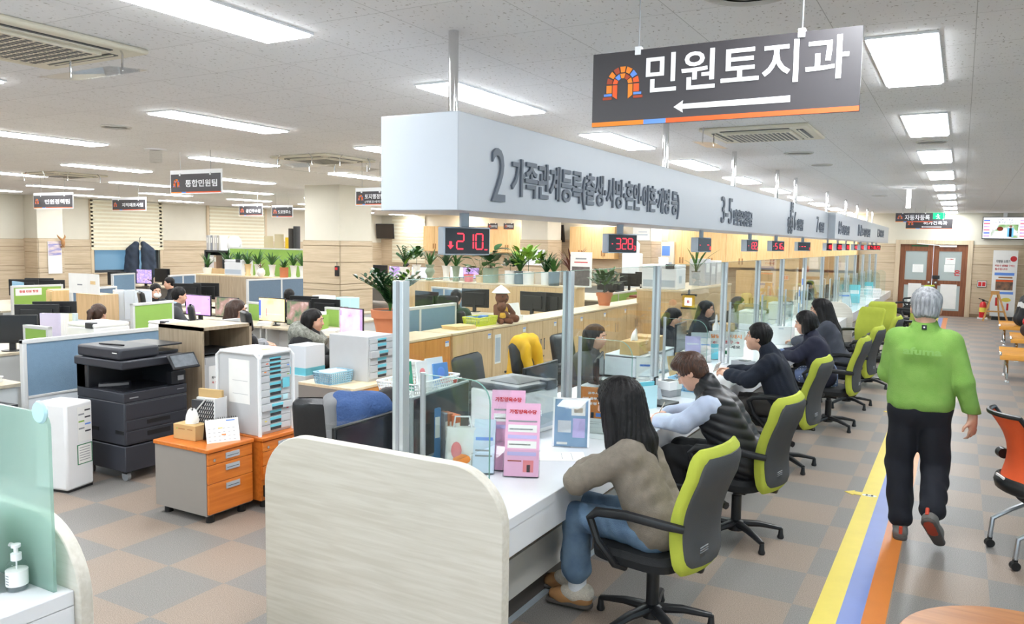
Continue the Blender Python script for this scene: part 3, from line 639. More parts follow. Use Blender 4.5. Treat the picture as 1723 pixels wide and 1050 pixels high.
# ================================================================ SCULPTING: smooth blends of rounded volumes -> one continuous skin
def sculpt(prims, h, post=None):
    """prims: ('c',a,b,ra,rb,k) tapered limb / ('e',centre,radii,rot,k) ellipsoid / ('-e',...) dent / ('-h',point,normal) cut plane"""
    lo = np.full(3, 1e9); hi = -lo
    for p in prims:
        if p[0] == 'c':
            for q, r in ((p[1], p[3]), (p[2], p[4])): lo = np.minimum(lo, np.array(q)-r); hi = np.maximum(hi, np.array(q)+r)
        elif p[0] == 'e': m = max(p[2]); lo = np.minimum(lo, np.array(p[1])-m); hi = np.maximum(hi, np.array(p[1])+m)
    lo -= 4*h; hi += 4*h; n = np.ceil((hi-lo)/h).astype(int)+1
    D = np.full(n, .25, np.float32)
    ax = [lo[i]+h*np.arange(n[i]) for i in range(3)]
    def block(c0, c1):
        i0 = np.maximum(np.floor((np.array(c0)-lo)/h).astype(int), 0); i1 = np.minimum(np.ceil((np.array(c1)-lo)/h).astype(int)+1, n)
        return tuple(slice(a, b) for a, b in zip(i0, i1))
    for p in prims:
        k = p[-1]
        if p[0] == 'c':
            a, b = np.array(p[1], float), np.array(p[2], float); ra, rb = p[3], p[4]; m = max(ra, rb)+k+.03
            s = block(np.minimum(a, b)-m, np.maximum(a, b)+m); X, Y, Z = np.meshgrid(ax[0][s[0]], ax[1][s[1]], ax[2][s[2]], indexing='ij')
            P = np.stack([X, Y, Z], -1)-a; ba = b-a; L2 = max(float(ba@ba), 1e-9); t = np.clip(P@ba/L2, 0, 1)
            d = np.linalg.norm(P-t[..., None]*ba, axis=-1)-(ra+(rb-ra)*t)
        elif p[0] in ('e', '-e'):
            c, r = np.array(p[1], float), np.array(p[2], float); m = max(r)+k+.03
            s = block(c-m, c+m); X, Y, Z = np.meshgrid(ax[0][s[0]], ax[1][s[1]], ax[2][s[2]], indexing='ij')
            P = np.stack([X, Y, Z], -1)-c
            if p[3] is not None: P = P @ np.array(p[3])
            k0 = np.linalg.norm(P/r, axis=-1); k1 = np.linalg.norm(P/r**2, axis=-1)+1e-9; d = k0*(k0-1)/k1
        elif p[0] == '-h':
            X, Y, Z = np.meshgrid(*ax, indexing='ij'); nn = np.array(p[2], float); nn /= np.linalg.norm(nn)
            D = np.maximum(D, ((X-p[1][0])*nn[0]+(Y-p[1][1])*nn[1]+(Z-p[1][2])*nn[2]).astype(np.float32)); continue
        o = D[s]
        if p[0] == '-e': hh = np.clip(.5-.5*(o+d)/max(k, 1e-4), 0, 1); D[s] = o*(1-hh)-d*hh+k*hh*(1-hh)
        elif k <= 0: D[s] = np.minimum(o, d)
        else: hh = np.clip(.5+.5*(o-d)/k, 0, 1); D[s] = o*(1-hh)+d*hh-k*hh*(1-hh)
    if post is not None:
        X, Y, Z = np.meshgrid(*ax, indexing='ij'); D = D+post(X, Y, Z)
    # surface nets
    S = D < 0; c = np.zeros(n-1, np.int8)
    for i in (0, 1):
        for j in (0, 1):
            for l in (0, 1): c += S[i:n[0]-1+i, j:n[1]-1+j, l:n[2]-1+l]
    act = np.argwhere((c > 0) & (c < 8)); idx = np.full(n-1, -1, np.int64); idx[tuple(act.T)] = np.arange(len(act))
    acc = np.zeros((len(act), 3)); cnt = np.zeros(len(act))
    off = [(i, j, l) for i in (0, 1) for j in (0, 1) for l in (0, 1)]
    for ia in range(8):
        for ib in range(ia+1, 8):
            A, B = np.array(off[ia]), np.array(off[ib])
            if np.abs(A-B).sum() != 1: continue
            da = D[tuple((act+A).T)].astype(float); db = D[tuple((act+B).T)].astype(float); x = (da < 0) != (db < 0)
            t = np.where(x, da/np.where(x, da-db, 1), 0); acc += x[:, None]*(A+(B-A)*t[:, None]); cnt += x
    V = lo+h*(act+acc/np.maximum(cnt, 1)[:, None]); F = []
    for a in range(3):
        b, e = (a+1) % 3, (a+2) % 3; sl0 = [slice(None)]*3; sl1 = [slice(None)]*3; sl0[a] = slice(0, n[a]-1); sl1[a] = slice(1, n[a])
        ch = S[tuple(sl0)] != S[tuple(sl1)]; q = np.argwhere(ch); q = q[(q[:, b] > 0) & (q[:, e] > 0) & (q[:, b] < n[b]-1) & (q[:, e] < n[e]-1)]
        fl = S[tuple(q.T)]
        def g(db, de): w = q.copy(); w[:, b] += db; w[:, e] += de; return idx[tuple(w.T)]
        f = np.stack([g(-1, -1), g(0, -1), g(0, 0), g(-1, 0)], 1); f[~fl] = f[~fl][:, ::-1]; F.append(f)
    return V, np.concatenate(F)
def skin(name, prims, h, m, parent=None, post=None, X=None, mats=None, pick=None, smooth=2):
    """one smooth mesh; pick(face centres) -> material index when there are several"""
    V, F = sculpt(prims, h, post)
    if smooth:                                     # light relaxation removes the grid steps
        e = np.concatenate([F[:, [0, 1]], F[:, [1, 2]], F[:, [2, 3]], F[:, [3, 0]]])
        for _ in range(smooth):
            s = np.zeros_like(V); c = np.zeros(len(V)); np.add.at(s, e[:, 0], V[e[:, 1]]); np.add.at(c, e[:, 0], 1); np.add.at(s, e[:, 1], V[e[:, 0]]); np.add.at(c, e[:, 1], 1)
            V = V*.5+.5*s/np.maximum(c, 1)[:, None]
    me = bpy.data.meshes.new(name); me.vertices.add(len(V)); me.vertices.foreach_set('co', V.astype(np.float32).ravel())
    me.loops.add(F.size); me.loops.foreach_set('vertex_index', F.ravel().astype(np.int32)); me.polygons.add(len(F))
    me.polygons.foreach_set('loop_start', np.arange(0, F.size, 4, dtype=np.int32)); me.polygons.foreach_set('loop_total', np.full(len(F), 4, np.int32))
    me.update(calc_edges=True); me.polygons.foreach_set('use_smooth', np.ones(len(F), bool))
    for q in (mats or [m]): me.materials.append(q)
    if pick is not None: me.polygons.foreach_set('material_index', pick(V[F].mean(1)).astype(np.int32))
    me.validate(); me.update(); o = bpy.data.objects.new(name, me); COL.objects.link(o)
    if parent is not None: o.parent = parent
    return o
def rotm(ax, a): return np.array(Matrix.Rotation(a, 3, ax))
V3 = lambda *a: np.array(a, float)

# ---------------------------------------------------------------- people
M_skin = mat('skin', (226, 176, 150), .5, var=.05, vscale=20); M_hairb = mat('black_hair', (22, 19, 20), .5, spec=.3, var=.3, vscale=5, stretch=(40, 40, 2), bump=.35, bscale=5)
M_hairbr = mat('dark_brown_hair', (66, 42, 30), .42, var=.3, vscale=5, stretch=(40, 40, 3), bump=.3, bscale=5)
M_hairg = mat('grey_hair', (178, 180, 184), .5, col2=(122, 124, 128), vscale=22, stretch=(3, 3, .6), bump=.5, bscale=60)
M_eye = mat('eye_dark', (30, 24, 22), .2); M_lip = mat('lips', (196, 118, 108), .5)
class Fig:
    """a posed figure; joints given in the figure's own frame (x right, y forward, z up)"""
    def __init__(s): s.body = []; s.hd = None
    def head(s, c, yaw=0, pitch=0, roll=0, k=1.0):
        Q = rotm('Z', yaw) @ rotm('X', pitch) @ rotm('Y', roll); c = V3(*c); s.hd = (c, Q, k)
        P = lambda x, y, z: c+Q@V3(x, y, z)*k
        B = s.body
        B += [('e', P(0, -.012, .035), V3(.075, .093, .085)*k, Q, .01), ('e', P(0, .025, -.03), V3(.064, .068, .085)*k, Q, .03), ('e', P(0, .052, -.088), V3(.034, .03, .028)*k, Q, .03),
              ('e', P(.034, .05, -.035), V3(.03, .03, .028)*k, Q, .02), ('e', P(-.034, .05, -.035), V3(.03, .03, .028)*k, Q, .02),
              ('e', P(0, .066, .032), V3(.052, .022, .014)*k, Q, .02),
              ('-e', P(.031, .098, .012), V3(.018, .018, .012)*k, Q, .012), ('-e', P(-.031, .098, .012), V3(.018, .018, .012)*k, Q, .012),
              ('c', P(0, .088, .018), P(0, .108, -.026), .0075*k, .012*k, .012), ('e', P(.011, .098, -.03), V3(.009, .009, .008)*k, Q, .008), ('e', P(-.011, .098, -.03), V3(.009, .009, .008)*k, Q, .008),
              ('e', P(0, .086, -.058), V3(.022, .012, .006)*k, Q, .006), ('e', P(0, .083, -.068), V3(.019, .012, .006)*k, Q, .006)]
        for e in (-1, 1):
            B += [('e', P(e*.078, -.008, -.004), V3(.009, .021, .033)*k, Q @ rotm('Z', e*.35), .008), ('-e', P(e*.088, -.002, 0), V3(.005, .011, .018)*k, Q, .006)]
        s.P = P
    def neck(s, base, r=.055): s.body.append(('c', s.P(0, -.03, -.06), V3(*base), r*.93, r*1.08, .03)); s.nb = V3(*base)
    def limb(s, pts, rs, k=.02, layer=None):
        for i in range(len(pts)-1): (s.body if layer is None else layer).append(('c', V3(*pts[i]), V3(*pts[i+1]), rs[i], rs[i+1], k))
    def hand(s, w, d, nrm, side, curl=.5, spread=.12, k=1.0, curls=None, thumb=.7):
        """w wrist, d direction of the hand, nrm = back of the hand, side +1: thumb towards d x nrm"""
        w, d, nrm = V3(*w), V3(*d), V3(*nrm); d = d/np.linalg.norm(d); nrm = nrm-d*(nrm@d); nrm /= np.linalg.norm(nrm); t = np.cross(d, nrm)*side
        Q = np.stack([t, d, nrm], 1)
        s.body += [('e', w+d*.05*k, V3(.04, .052, .016)*k, Q, .012), ('c', w-d*.015, w+d*.03*k, .026*k, .024*k, .02)]
        for i, (o, L) in enumerate(((.030, .072), (.010, .080), (-.011, .074), (-.030, .058))):
            c = (curls[i] if curls else curl); p = w+d*.088*k+t*o*k; dd = d+t*(o*spread*22*.3); dd /= np.linalg.norm(dd); a = c*.55
            for j, f in enumerate((.44, .32, .24)):
                dirn = dd*math.cos(a)-nrm*math.sin(a); q = p+dirn*L*f*k; s.body.append(('c', p, q, (.0092-.0008*j)*k, (.0086-.001*j)*k, .003)); p = q; a += c*.95
        p = w+d*.03*k+t*.034*k; a = d*.55+t*.75-nrm*thumb*.5; a /= np.linalg.norm(a); q = p+a*.038*k; b = d*.85+t*.25-nrm*thumb*.5; b /= np.linalg.norm(b)
        s.body += [('c', w+d*.015*k+t*.02*k, p, .018*k, .014*k, .012), ('c', p, q, .0125*k, .0105*k, .006), ('c', q, q+b*.03*k, .0105*k, .0085*k, .004)]
    def face_bits(s, parent, hairm, h=.004):
        c, Q, k = s.hd; M = Matrix.Translation(tuple(c)) @ Matrix([list(r) for r in Q]).to_4x4()
        for e in (-1, 1):
            MB().ell((e*.031*k, .079*k, .012*k), (.015*k, .009*k, .0065*k), M_swhite, 10, 6, M).ell((e*.031*k, .0845*k, .012*k), (.0065*k, .0045*k, .0062*k), M_eye, 10, 6, M).build('eye', parent)
            MB().tube([(e*.014*k, .092*k, .034*k), (e*.032*k, .09*k, .04*k), (e*.052*k, .078*k, .034*k)], [.003*k, .004*k, .002*k], hairm, 6, M, flat=1.2).build('eyebrow', parent)
        MB().ell((0, .0925*k, -.062*k), (.02*k, .006*k, .0065*k), M_lip, 12, 6, M).build('lips', parent)
    def cap(s, front=.05, low=-.02, thick=.012, back=-.09, side=0.0):
        """short hair: a shell over the skull, trimmed at brow and nape"""
        P, (c, Q, k) = s.P, s.hd
        pr = [('e', P(0, -.018, .045), V3(.075+thick, .09+thick, .082+thick)*k, Q, .01), ('e', P(0, -.055, -.015), V3(.066+thick*.6, .05+thick*.6, .06+thick)*k, Q, .02)]
        pr += [('-e', P(0, .12, -.03), V3(.09, .085, .085+front)*k, Q, .012)]
        for e in (-1, 1): pr.append(('-e', P(e*.09, .035, -.05), V3(.04, .045, .06+side)*k, Q, .01))
        pr.append(('-h', P(0, 0, back), Q@V3(0, -.2, -1)))
        return pr
def person(name_label, F, loc, rz, h=.007, clothes=(), hair=None, hairm=None, face=True, extra=None, cat='person', skinm=None):
    o = skin('person', F.body, h, skinm or M_skin); o.location = loc; o.rotation_euler = (0, 0, rz); tag(o, name_label, cat)
    for nm, pr, m, kw in clothes: skin(nm, pr, kw.pop('h', h), m, o, **kw)
    if hair:
        c, Q, k = F.hd
        def strands(X, Y, Z):                       # locks: shallow grooves running down from the crown
            a = np.arctan2(X-c[0], Y-c[1]+.03); return (.0038*np.sin(27*a+5*np.sin(7*Z+3*a))+.002*np.sin(61*a+11*Z)).astype(np.float32)*np.clip((np.hypot(X-c[0], Y-c[1])-.02)/.05, 0, 1).astype(np.float32)
        skin('hair', hair, h, hairm or M_hairb, o, post=strands, smooth=1)
    if face and F.hd: F.face_bits(o, hairm or M_hairb)
    return o
def lerp(a, b, t): return V3(*a)*(1-t)+V3(*b)*t
class Pose:
    """joints -> volumes of body, top and trousers"""
    def __init__(s, **j): s.j = {k: V3(*v) for k, v in j.items()}
    def torso(s, g=0, w=.085, r=.115, belly=0):
        j = s.j; L = []
        up = j['chest']-j['pelvis']; up /= np.linalg.norm(up); sx = j['shR']-j['shL']; sx /= np.linalg.norm(sx)
        for e in (-1, 1):
            L += [('c', j['pelvis']+sx*e*w, j['chest']+sx*e*(w+.01), r*1.04+g, r+g, .05)]
            sh = j['shR'] if e > 0 else j['shL']; L += [('c', j['chest']+sx*e*w*.8+up*.02, lerp(j['chest']+up*.1, sh, .8), r*.8+g, .066+g, .05)]
        L += [('c', j['neck']-up*.05, j['neck'], .085+g, .06+g, .05)]
        if belly: f = np.cross(up, sx); f = f*(1 if f[1] > 0 else -1); L += [('e', lerp(j['pelvis'], j['chest'], .35)+f*belly, (.12+g, .09+g, .12+g), None, .06)]
        return L
    def arm(s, e, g=0, r=(.062, .05, .037), end=1.0):
        j = s.j; a, b, c = j['sh'+e], j['el'+e], j['wr'+e]; c = lerp(b, c, end); return [('c', a, b, r[0]+g, r[1]+g, .03), ('c', b, c, r[1]+g, r[2]+g, .02)]
    def legs(s, g=0, r=(.088, .064, .046), end=1.0, hw=.09):
        j = s.j; L = []
        for e in 'LR':
            a, b, c = j['hip'+e], j['kn'+e], j['an'+e]; c = lerp(b, c, end); L += [('c', a, b, r[0]+g, r[1]+g, .03), ('c', b, c, r[1]*.98+g, r[2]+g, .02)]
        L += [('c', j['hipL'], j['hipR'], r[0]*1.15+g, r[0]*1.15+g, .04), ('c', lerp(j['hipL'], j['hipR'], .5), lerp(j['pelvis'], j['chest'], .25), .11+g, .1+g, .05)]
        return L
    def fill(s, F, g=-.012):
        F.body += s.torso(g)+s.arm('L', g)+s.arm('R', g)+s.legs(g)
def shoe(parent, ank, d, m, sole, L=.25, up=(0, 0, 1), w=.045, name='shoe', fluff=None, h=.007):
    """one shoe: ankle point, direction the toes point"""
    a = V3(*ank); d = V3(*d); d = d/np.linalg.norm(d); up = V3(*up); up = up-d*(up@d); up /= np.linalg.norm(up)
    hp = a-up*.055-d*.05; pr = [('c', hp, hp+d*L*.55, w*.92, w*.98, .02), ('c', hp+d*L*.5, hp+d*(L-.07), w*.98, w*.72, .02), ('c', a, hp+d*.02, w*.95, w*.9, .03), ('-h', a-up*.098, -up)]
    o = skin(name, pr, h, m, parent)
    so = [('c', hp-up*.03, hp+d*(L-.06)-up*.03, w*1.02, w*.86, .02), ('-h', a-up*.072, up), ('-h', a-up*.1, -up)]
    skin('sole', so, h, sole, o)
    if fluff: skin('fleece_lining', [('c', hp+up*.035+d*.0, hp+d*.1+up*.025, w*1.12, w*1.02, .02), ('c', a-up*.03, a-up*.02, w*1.15, w*1.1, .02)], h, fluff, o)
    return o
def wrinkle(amp, f=38, ph=0): return lambda X, Y, Z: (amp*np.sin(f*(X*.7+Z+.25*np.sin(9*Y+ph))+ph)*np.sin(.55*f*(Y-.6*Z+.2*np.sin(11*X)))).astype(np.float32)
M_knit = mat('taupe_knit', (136, 126, 114), .9, var=.1, vscale=40, bump=.5, bscale=260)
M_jean = mat('blue_denim', (112, 138, 164), .85, col2=(82, 106, 134), vscale=7, bump=.3, bscale=220)
M_tan = mat('tan_suede', (176, 128, 82), .85, var=.1); M_fleece = mat('cream_fleece', (226, 216, 200), .95, var=.12, vscale=40, bump=.8, bscale=120); M_sole = mat('rubber_sole', (84, 78, 74), .7)
M_sock = mat('white_sock', (232, 234, 238), .85, bump=.3, bscale=150)

# ---- 1: woman in taupe knit at the first window
F = Fig(); p = Pose(pelvis=(0, -.02, .58), chest=(0, .1, .84), neck=(.0, .16, 1.0), shL=(-.155, .10, .935), shR=(.155, .16, .945), elL=(-.23, .345, .785), elR=(.21, .33, .785), wrL=(.04, .43, .765), wrR=(.03, .40, .79),
         hipL=(-.09, -.01, .545), hipR=(.09, -.01, .545), knL=(-.06, .42, .54), knR=(.13, .44, .54), anL=(-.01, .43, .115), anR=(.13, .54, .115))
F.head((.01, .235, 1.165), yaw=R(-6), pitch=R(-14)); F.neck(p.j['neck']); p.fill(F)
F.hand(p.j['wrL'], (.9, .1, -.05), (0, 0, 1), 1, .5); F.hand(p.j['wrR'], (-.9, .0, -.1), (0, 0, 1), -1, .6, k=.9)
P = F.P
hair = F.cap(front=.045, thick=.016, back=-.3)[:-1]
hair += [('c', P(0, -.07, .03), V3(0, .10, .98), .092, .085, .03), ('c', P(-.055, -.055, .0), V3(-.07, .07, .90), .062, .045, .03), ('c', P(.055, -.06, 0), V3(.06, .06, .86), .06, .045, .03), ('c', V3(0, .085, .98), V3(-.02, .015, .80), .085, .035, .03), ('c', V3(-.05, .06, .93), V3(-.075, .02, .77), .05, .022, .02),
         ('c', P(-.075, .005, .03), V3(-.115, .20, .94), .045, .032, .03), ('c', P(-.07, -.04, .0), V3(-.1, .12, .92), .05, .04, .03), ('c', P(-.06, -.02, -.08), V3(-.08, .14, .95), .05, .045, .03), ('c', P(.075, .005, .03), V3(.1, .2, .98), .045, .03, .03)]
top = p.torso(.012)+p.arm('L', .018, end=.97)+p.arm('R', .018, end=.97)+[('c', V3(-.07, -.03, .585), V3(.07, -.03, .585), .135, .135, .03)]
o = person('long haired woman in a taupe sweater and jeans sitting at the first counter window', F, (-1.31, 3.88, 0), PI/2,
           clothes=[('sweater', top, M_knit, dict(post=wrinkle(.0045)))], hair=hair)
leg = []
for e in 'LR':
    j = p.j; leg += [('c', j['hip'+e], j['kn'+e], .092, .075, .03), ('c', j['kn'+e], lerp(j['kn'+e], j['an'+e], .72), .07, .082, .02)]
leg += [('c', j['hipL'], j['hipR'], .115, .115, .04)]
skin('jeans', leg, .007, M_jean, o, post=wrinkle(.004, 44, 1))
for e in 'LR':
    a = p.j['an'+e]; skin('sock', [('c', a+V3(0, 0, -.03), a+V3(0, -.01, .16), .05, .05, .01)], .007, M_sock, o)
    shoe(o, a, (-.1 if e == 'L' else -.05, 1, 0), M_tan, M_sole, .25, fluff=M_fleece, name='slipper')

# ---- 2: man in a black quilted vest writing at the second window
M_vest = mat('black_quilted_nylon', (28, 29, 33), .42, var=.15); M_shirt = mat('pale_blue_shirt', (196, 208, 232), .8, var=.05, bump=.15, bscale=200); M_blackp = mat('black_trousers', (26, 26, 30), .85, var=.2)
M_hair2 = mat('chestnut_hair', (92, 58, 40), .42, col2=(48, 32, 26), vscale=6, stretch=(30, 30, 4), bump=.35, bscale=6)
M_shoew = mat('white_trainer', (222, 222, 226), .6); M_pen = mat('pencil_white', (236, 232, 220), .4)
F = Fig(); p = Pose(pelvis=(0, -.03, .58), chest=(0, .13, .84), neck=(.0, .23, 1.0), shL=(-.19, .16, .93), shR=(.19, .2, .93), elL=(-.24, .32, .80), elR=(.24, .36, .80), wrL=(-.08, .55, .765), wrR=(.10, .54, .785),
         hipL=(-.1, -.02, .55), hipR=(.1, -.02, .55), knL=(-.12, .44, .54), knR=(.12, .44, .54), anL=(-.12, .30, .115), anR=(.1, .36, .115))
F.head((0, .345, 1.115), yaw=R(4), pitch=R(-32)); F.neck(p.j['neck'], .058); p.fill(F)
F.hand(p.j['wrL'], (.15, .95, -.05), (0, 0, 1), 1, .25); F.hand(p.j['wrR'], (-.55, .8, -.1), (.25, .1, 1), -1, .9, curls=[.9, 1.0, 1.1, 1.15])
hair = F.cap(front=.03, thick=.02, back=-.075, low=0)
P = F.P; hair += [('c', P(.0, .075, .10), P(.02, .02, .125), .03, .035, .03), ('c', P(-.04, .07, .095), P(.03, .085, .085), .026, .026, .02)]
vest = p.torso(.03)+[('c', V3(-.07, -.06, .56), V3(.07, -.06, .56), .145, .145, .03), ('c', p.j['neck']+V3(0, -.015, .0), p.j['neck']+V3(0, .0, .055), .078, .07, .02)]
def quilt(X, Y, Z): return (.008*np.abs(np.sin((Z-.28*Y)*PI/.058))-.004).astype(np.float32)*-1
o = person('man in a black quilted vest and glasses writing at the second counter window', F, (-1.25, 5.41, 0), PI/2,
           clothes=[('shirt', p.arm('L', .016, end=.96)+p.arm('R', .016, end=.96)+p.torso(.006), M_shirt, dict(post=wrinkle(.0035, 30, 2))), ('vest', vest, M_vest, dict(post=quilt)), ('trousers', p.legs(.012), M_blackp, dict(post=wrinkle(.003)))], hair=hair, hairm=M_hair2)
for e in 'LR': shoe(o, p.j['an'+e], (0, 1, -.25), M_shoew, M_shoew, .27)
c, Q, k = F.hd; GX4 = Matrix.Translation(tuple(c)) @ Matrix([list(r) for r in Q]).to_4x4(); mb = MB()
for e in (-1, 1): mb.tube([(e*.033+.024*math.cos(t*PI/8), .104, .012+.021*math.sin(t*PI/8)) for t in range(17)], .0016, M_chrome, 5, GX4).tube([(e*.056, .102, .016), (e*.078, .03, .012), (e*.08, -.01, .01)], .0018, M_black, 5, GX4)
mb.tube([(-.01, .106, .016), (.01, .106, .016)], .0016, M_chrome, 5, GX4); mb.build('glasses', o)
def pen_at(o, wr, lab, m=M_pen):
    q = o.matrix_basis @ Vector(wr); t = MB().tube([(q.x-.085, q.y-.075, CZ+.006), (q.x-.07, q.y-.065, CZ+.02), (q.x-.01, q.y-.04, CZ+.15)], [.001, .0045, .0045], m, 8).build('pencil'); tag(t, lab, 'pencil')
pen_at(o, p.j['wrR'], 'white pencil held by the man in the quilted vest')

# ---- 3: young man in navy fleece holding a slip at the third window
M_navy = mat('navy_fleece', (34, 40, 54), .95, var=.2, bump=.5, bscale=160); M_gtrou = mat('charcoal_trousers', (70, 66, 64), .85, var=.1)
F = Fig(); p = Pose(pelvis=(0, -.02, .58), chest=(0, .08, .85), neck=(.0, .15, 1.03), shL=(-.19, .08, .96), shR=(.19, .13, .96), elL=(-.24, .26, .80), elR=(.22, .3, .80), wrL=(-.12, .47, .815), wrR=(.08, .50, .82),
         hipL=(-.1, -.02, .55), hipR=(.1, -.02, .55), knL=(-.13, .42, .54), knR=(.12, .44, .54), anL=(-.14, .36, .115), anR=(.1, .4, .115))
F.head((0, .25, 1.16), yaw=R(8), pitch=R(4)); F.neck(p.j['neck'], .056); p.fill(F)
F.hand(p.j['wrL'], (.3, .9, .15), (-.6, 0, .8), 1, .8); F.hand(p.j['wrR'], (-.4, .9, .15), (.5, 0, .8), -1, .7)
fl = p.torso(.022)+p.arm('L', .024, end=.95)+p.arm('R', .024, end=.95)+[('c', V3(-.07, -.04, .57), V3(.07, -.04, .57), .14, .14, .03), ('c', p.j['neck']+V3(0, -.02, -.01), p.j['neck']+V3(0, .02, .045), .075, .068, .02)]
hair = F.cap(front=.03, thick=.02, back=-.08)
o = person('young man in a dark navy fleece holding a white slip at the third window', F, (-1.34, 7.45, 0), PI/2, h=.008,
           clothes=[('fleece_jacket', fl, M_navy, dict(post=wrinkle(.005, 36, 3))), ('trousers', p.legs(.014), M_gtrou, dict(post=wrinkle(.004)))], hair=hair)
for e in 'LR': shoe(o, p.j['an'+e], (0, 1, 0), M_black, M_sole, .27, h=.008)
q = o.matrix_basis @ Vector((-.06, .6, .86)); MB().box((-.035, -.002, -.05), (.035, .002, .06), M_paper).box((-.025, -.003, .02), (.02, -.002, .025), M_grey).box((-.025, -.003, .0), (.02, -.002, .005), M_grey).build('paper_slip', loc=q, rot=(R(35), R(-20), R(60))); tag(bpy.data.objects['paper_slip'], 'small white slip held up by the man in navy fleece', 'paper')

# ---- 4: woman with black bob, navy hooded top over a dotted tunic
M_navy2 = mat('navy_hoodie', (40, 42, 62), .9, var=.15)
def dotted():
    m = bpy.data.materials.new('dotted_denim'); m.use_nodes = True; nt = m.node_tree; b = nt.nodes['Principled BSDF']; tc = nt.nodes.new('ShaderNodeTexCoord'); v = nt.nodes.new('ShaderNodeTexVoronoi'); v.inputs['Scale'].default_value = 30; v.inputs['Randomness'].default_value = .3
    r = nt.nodes.new('ShaderNodeValToRGB'); r.color_ramp.interpolation = 'CONSTANT'; r.color_ramp.elements[0].color = (*rgb(232, 236, 244), 1); r.color_ramp.elements[1].position = .22; r.color_ramp.elements[1].color = (*rgb(96, 112, 148), 1)
    nt.links.new(tc.outputs['Object'], v.inputs['Vector']); nt.links.new(v.outputs['Distance'], r.inputs[0]); nt.links.new(r.outputs[0], b.inputs['Base Color']); b.inputs['Roughness'].default_value = .85; return m
M_dot = dotted()
F = Fig(); p = Pose(pelvis=(0, -.02, .58), chest=(0, .06, .83), neck=(.0, .12, 1.0), shL=(-.16, .06, .93), shR=(.16, .1, .93), elL=(-.22, .24, .79), elR=(.2, .3, .79), wrL=(-.04, .44, .78), wrR=(.06, .46, .78),
         hipL=(-.09, -.02, .55), hipR=(.09, -.02, .55), knL=(-.1, .40, .54), knR=(.1, .40, .54), anL=(-.1, .32, .115), anR=(.1, .36, .115))
F.head((0, .2, 1.145), yaw=R(4), pitch=R(-12)); F.neck(p.j['neck'], .05); p.fill(F); P = F.P
F.hand(p.j['wrL'], (.4, .9, 0), (0, 0, 1), 1, .6); F.hand(p.j['wrR'], (-.4, .9, 0), (0, 0, 1), -1, .6)
hair = F.cap(front=.035, thick=.02, back=-.3)[:-1]+[('c', P(-.07, -.02, .03), P(-.078, .0, -.09), .045, .04, .02), ('c', P(.07, -.02, .03), P(.078, 0, -.09), .045, .04, .02), ('c', P(0, -.07, .02), P(0, -.075, -.09), .075, .06, .03), ('-h', P(0, 0, -.115), Q@V3(0, 0, -1))]
hd = p.torso(.024)+p.arm('L', .02, end=.7)+p.arm('R', .02, end=.7)+[('c', p.j['neck']+V3(-.06, -.07, -.06), p.j['neck']+V3(.06, -.07, -.06), .06, .06, .03), ('c', p.j['neck']+V3(0, -.1, -.1), p.j['neck']+V3(0, -.12, -.16), .07, .04, .03)]
tun = [('c', V3(-.08, -.03, .60), V3(.08, -.03, .60), .13, .13, .03), ('c', V3(-.09, -.02, .56), V3(-.1, .2, .56), .1, .09, .03), ('c', V3(.09, -.02, .56), V3(.1, .2, .56), .1, .09, .03), ('c', V3(0, -.05, .5), V3(0, -.05, .6), .13, .12, .03)]
o = person('woman with a black bob in a navy hooded top and dotted tunic at the counter', F, (-1.29, 9.37, 0), PI/2, h=.009,
           clothes=[('hooded_top', hd, M_navy2, dict(post=wrinkle(.004, 36, 1))), ('dotted_tunic', tun+p.arm('L', .012, end=.95)+p.arm('R', .012, end=.95), M_dot, {}), ('trousers', p.legs(.008), M_blackp, {})], hair=hair)
for e in 'LR': shoe(o, p.j['an'+e], (0, 1, 0), M_black, M_sole, .24, h=.009)
# ---- 5: woman with very long straight hair in a dark grey coat
M_coat = mat('slate_grey_coat', (70, 74, 86), .9, var=.15)
F = Fig(); p = Pose(pelvis=(0, -.02, .58), chest=(0, .07, .86), neck=(.0, .13, 1.05), shL=(-.17, .07, .98), shR=(.17, .11, .98), elL=(-.22, .26, .80), elR=(.22, .3, .80), wrL=(-.06, .47, .78), wrR=(.06, .47, .78),
         hipL=(-.09, -.02, .55), hipR=(.09, -.02, .55), knL=(-.1, .42, .54), knR=(.1, .42, .54), anL=(-.1, .34, .115), anR=(.1, .38, .115))
F.head((0, .21, 1.2), yaw=R(10), pitch=R(-8)); F.neck(p.j['neck'], .05); p.fill(F); P = F.P
F.hand(p.j['wrL'], (.4, .9, 0), (0, 0, 1), 1, .6); F.hand(p.j['wrR'], (-.4, .9, 0), (0, 0, 1), -1, .6)
hair = F.cap(front=.04, thick=.02, back=-.4)[:-1]+[('c', P(0, -.07, .03), V3(0, .03, .92), .1, .1, .03), ('c', V3(-.03, .03, .95), V3(-.06, -.1, .68), .085, .04, .03), ('c', V3(.05, .02, .95), V3(.03, -.1, .66), .085, .04, .03), ('c', P(-.075, .0, 0), V3(-.1, .1, .95), .04, .04, .02), ('c', P(.075, 0, 0), V3(.1, .1, .95), .04, .04, .02)]
co = p.torso(.03)+p.arm('L', .026, end=.95)+p.arm('R', .026, end=.95)+[('c', V3(-.1, -.06, .56), V3(.1, -.06, .56), .15, .15, .03), ('c', V3(-.12, -.08, .5), V3(-.12, .12, .5), .08, .08, .04), ('c', V3(.12, -.08, .5), V3(.12, .12, .5), .08, .08, .04)]
o = person('woman with very long black hair in a slate grey coat at the counter', F, (-1.34, 10.77, 0), PI/2, h=.009, clothes=[('coat', co, M_coat, dict(post=wrinkle(.005, 30)))], hair=hair)
skin('trousers', p.legs(.008), .009, M_blackp, o)
for e in 'LR': shoe(o, p.j['an'+e], (0, 1, 0), M_black, M_sole, .24, h=.009)

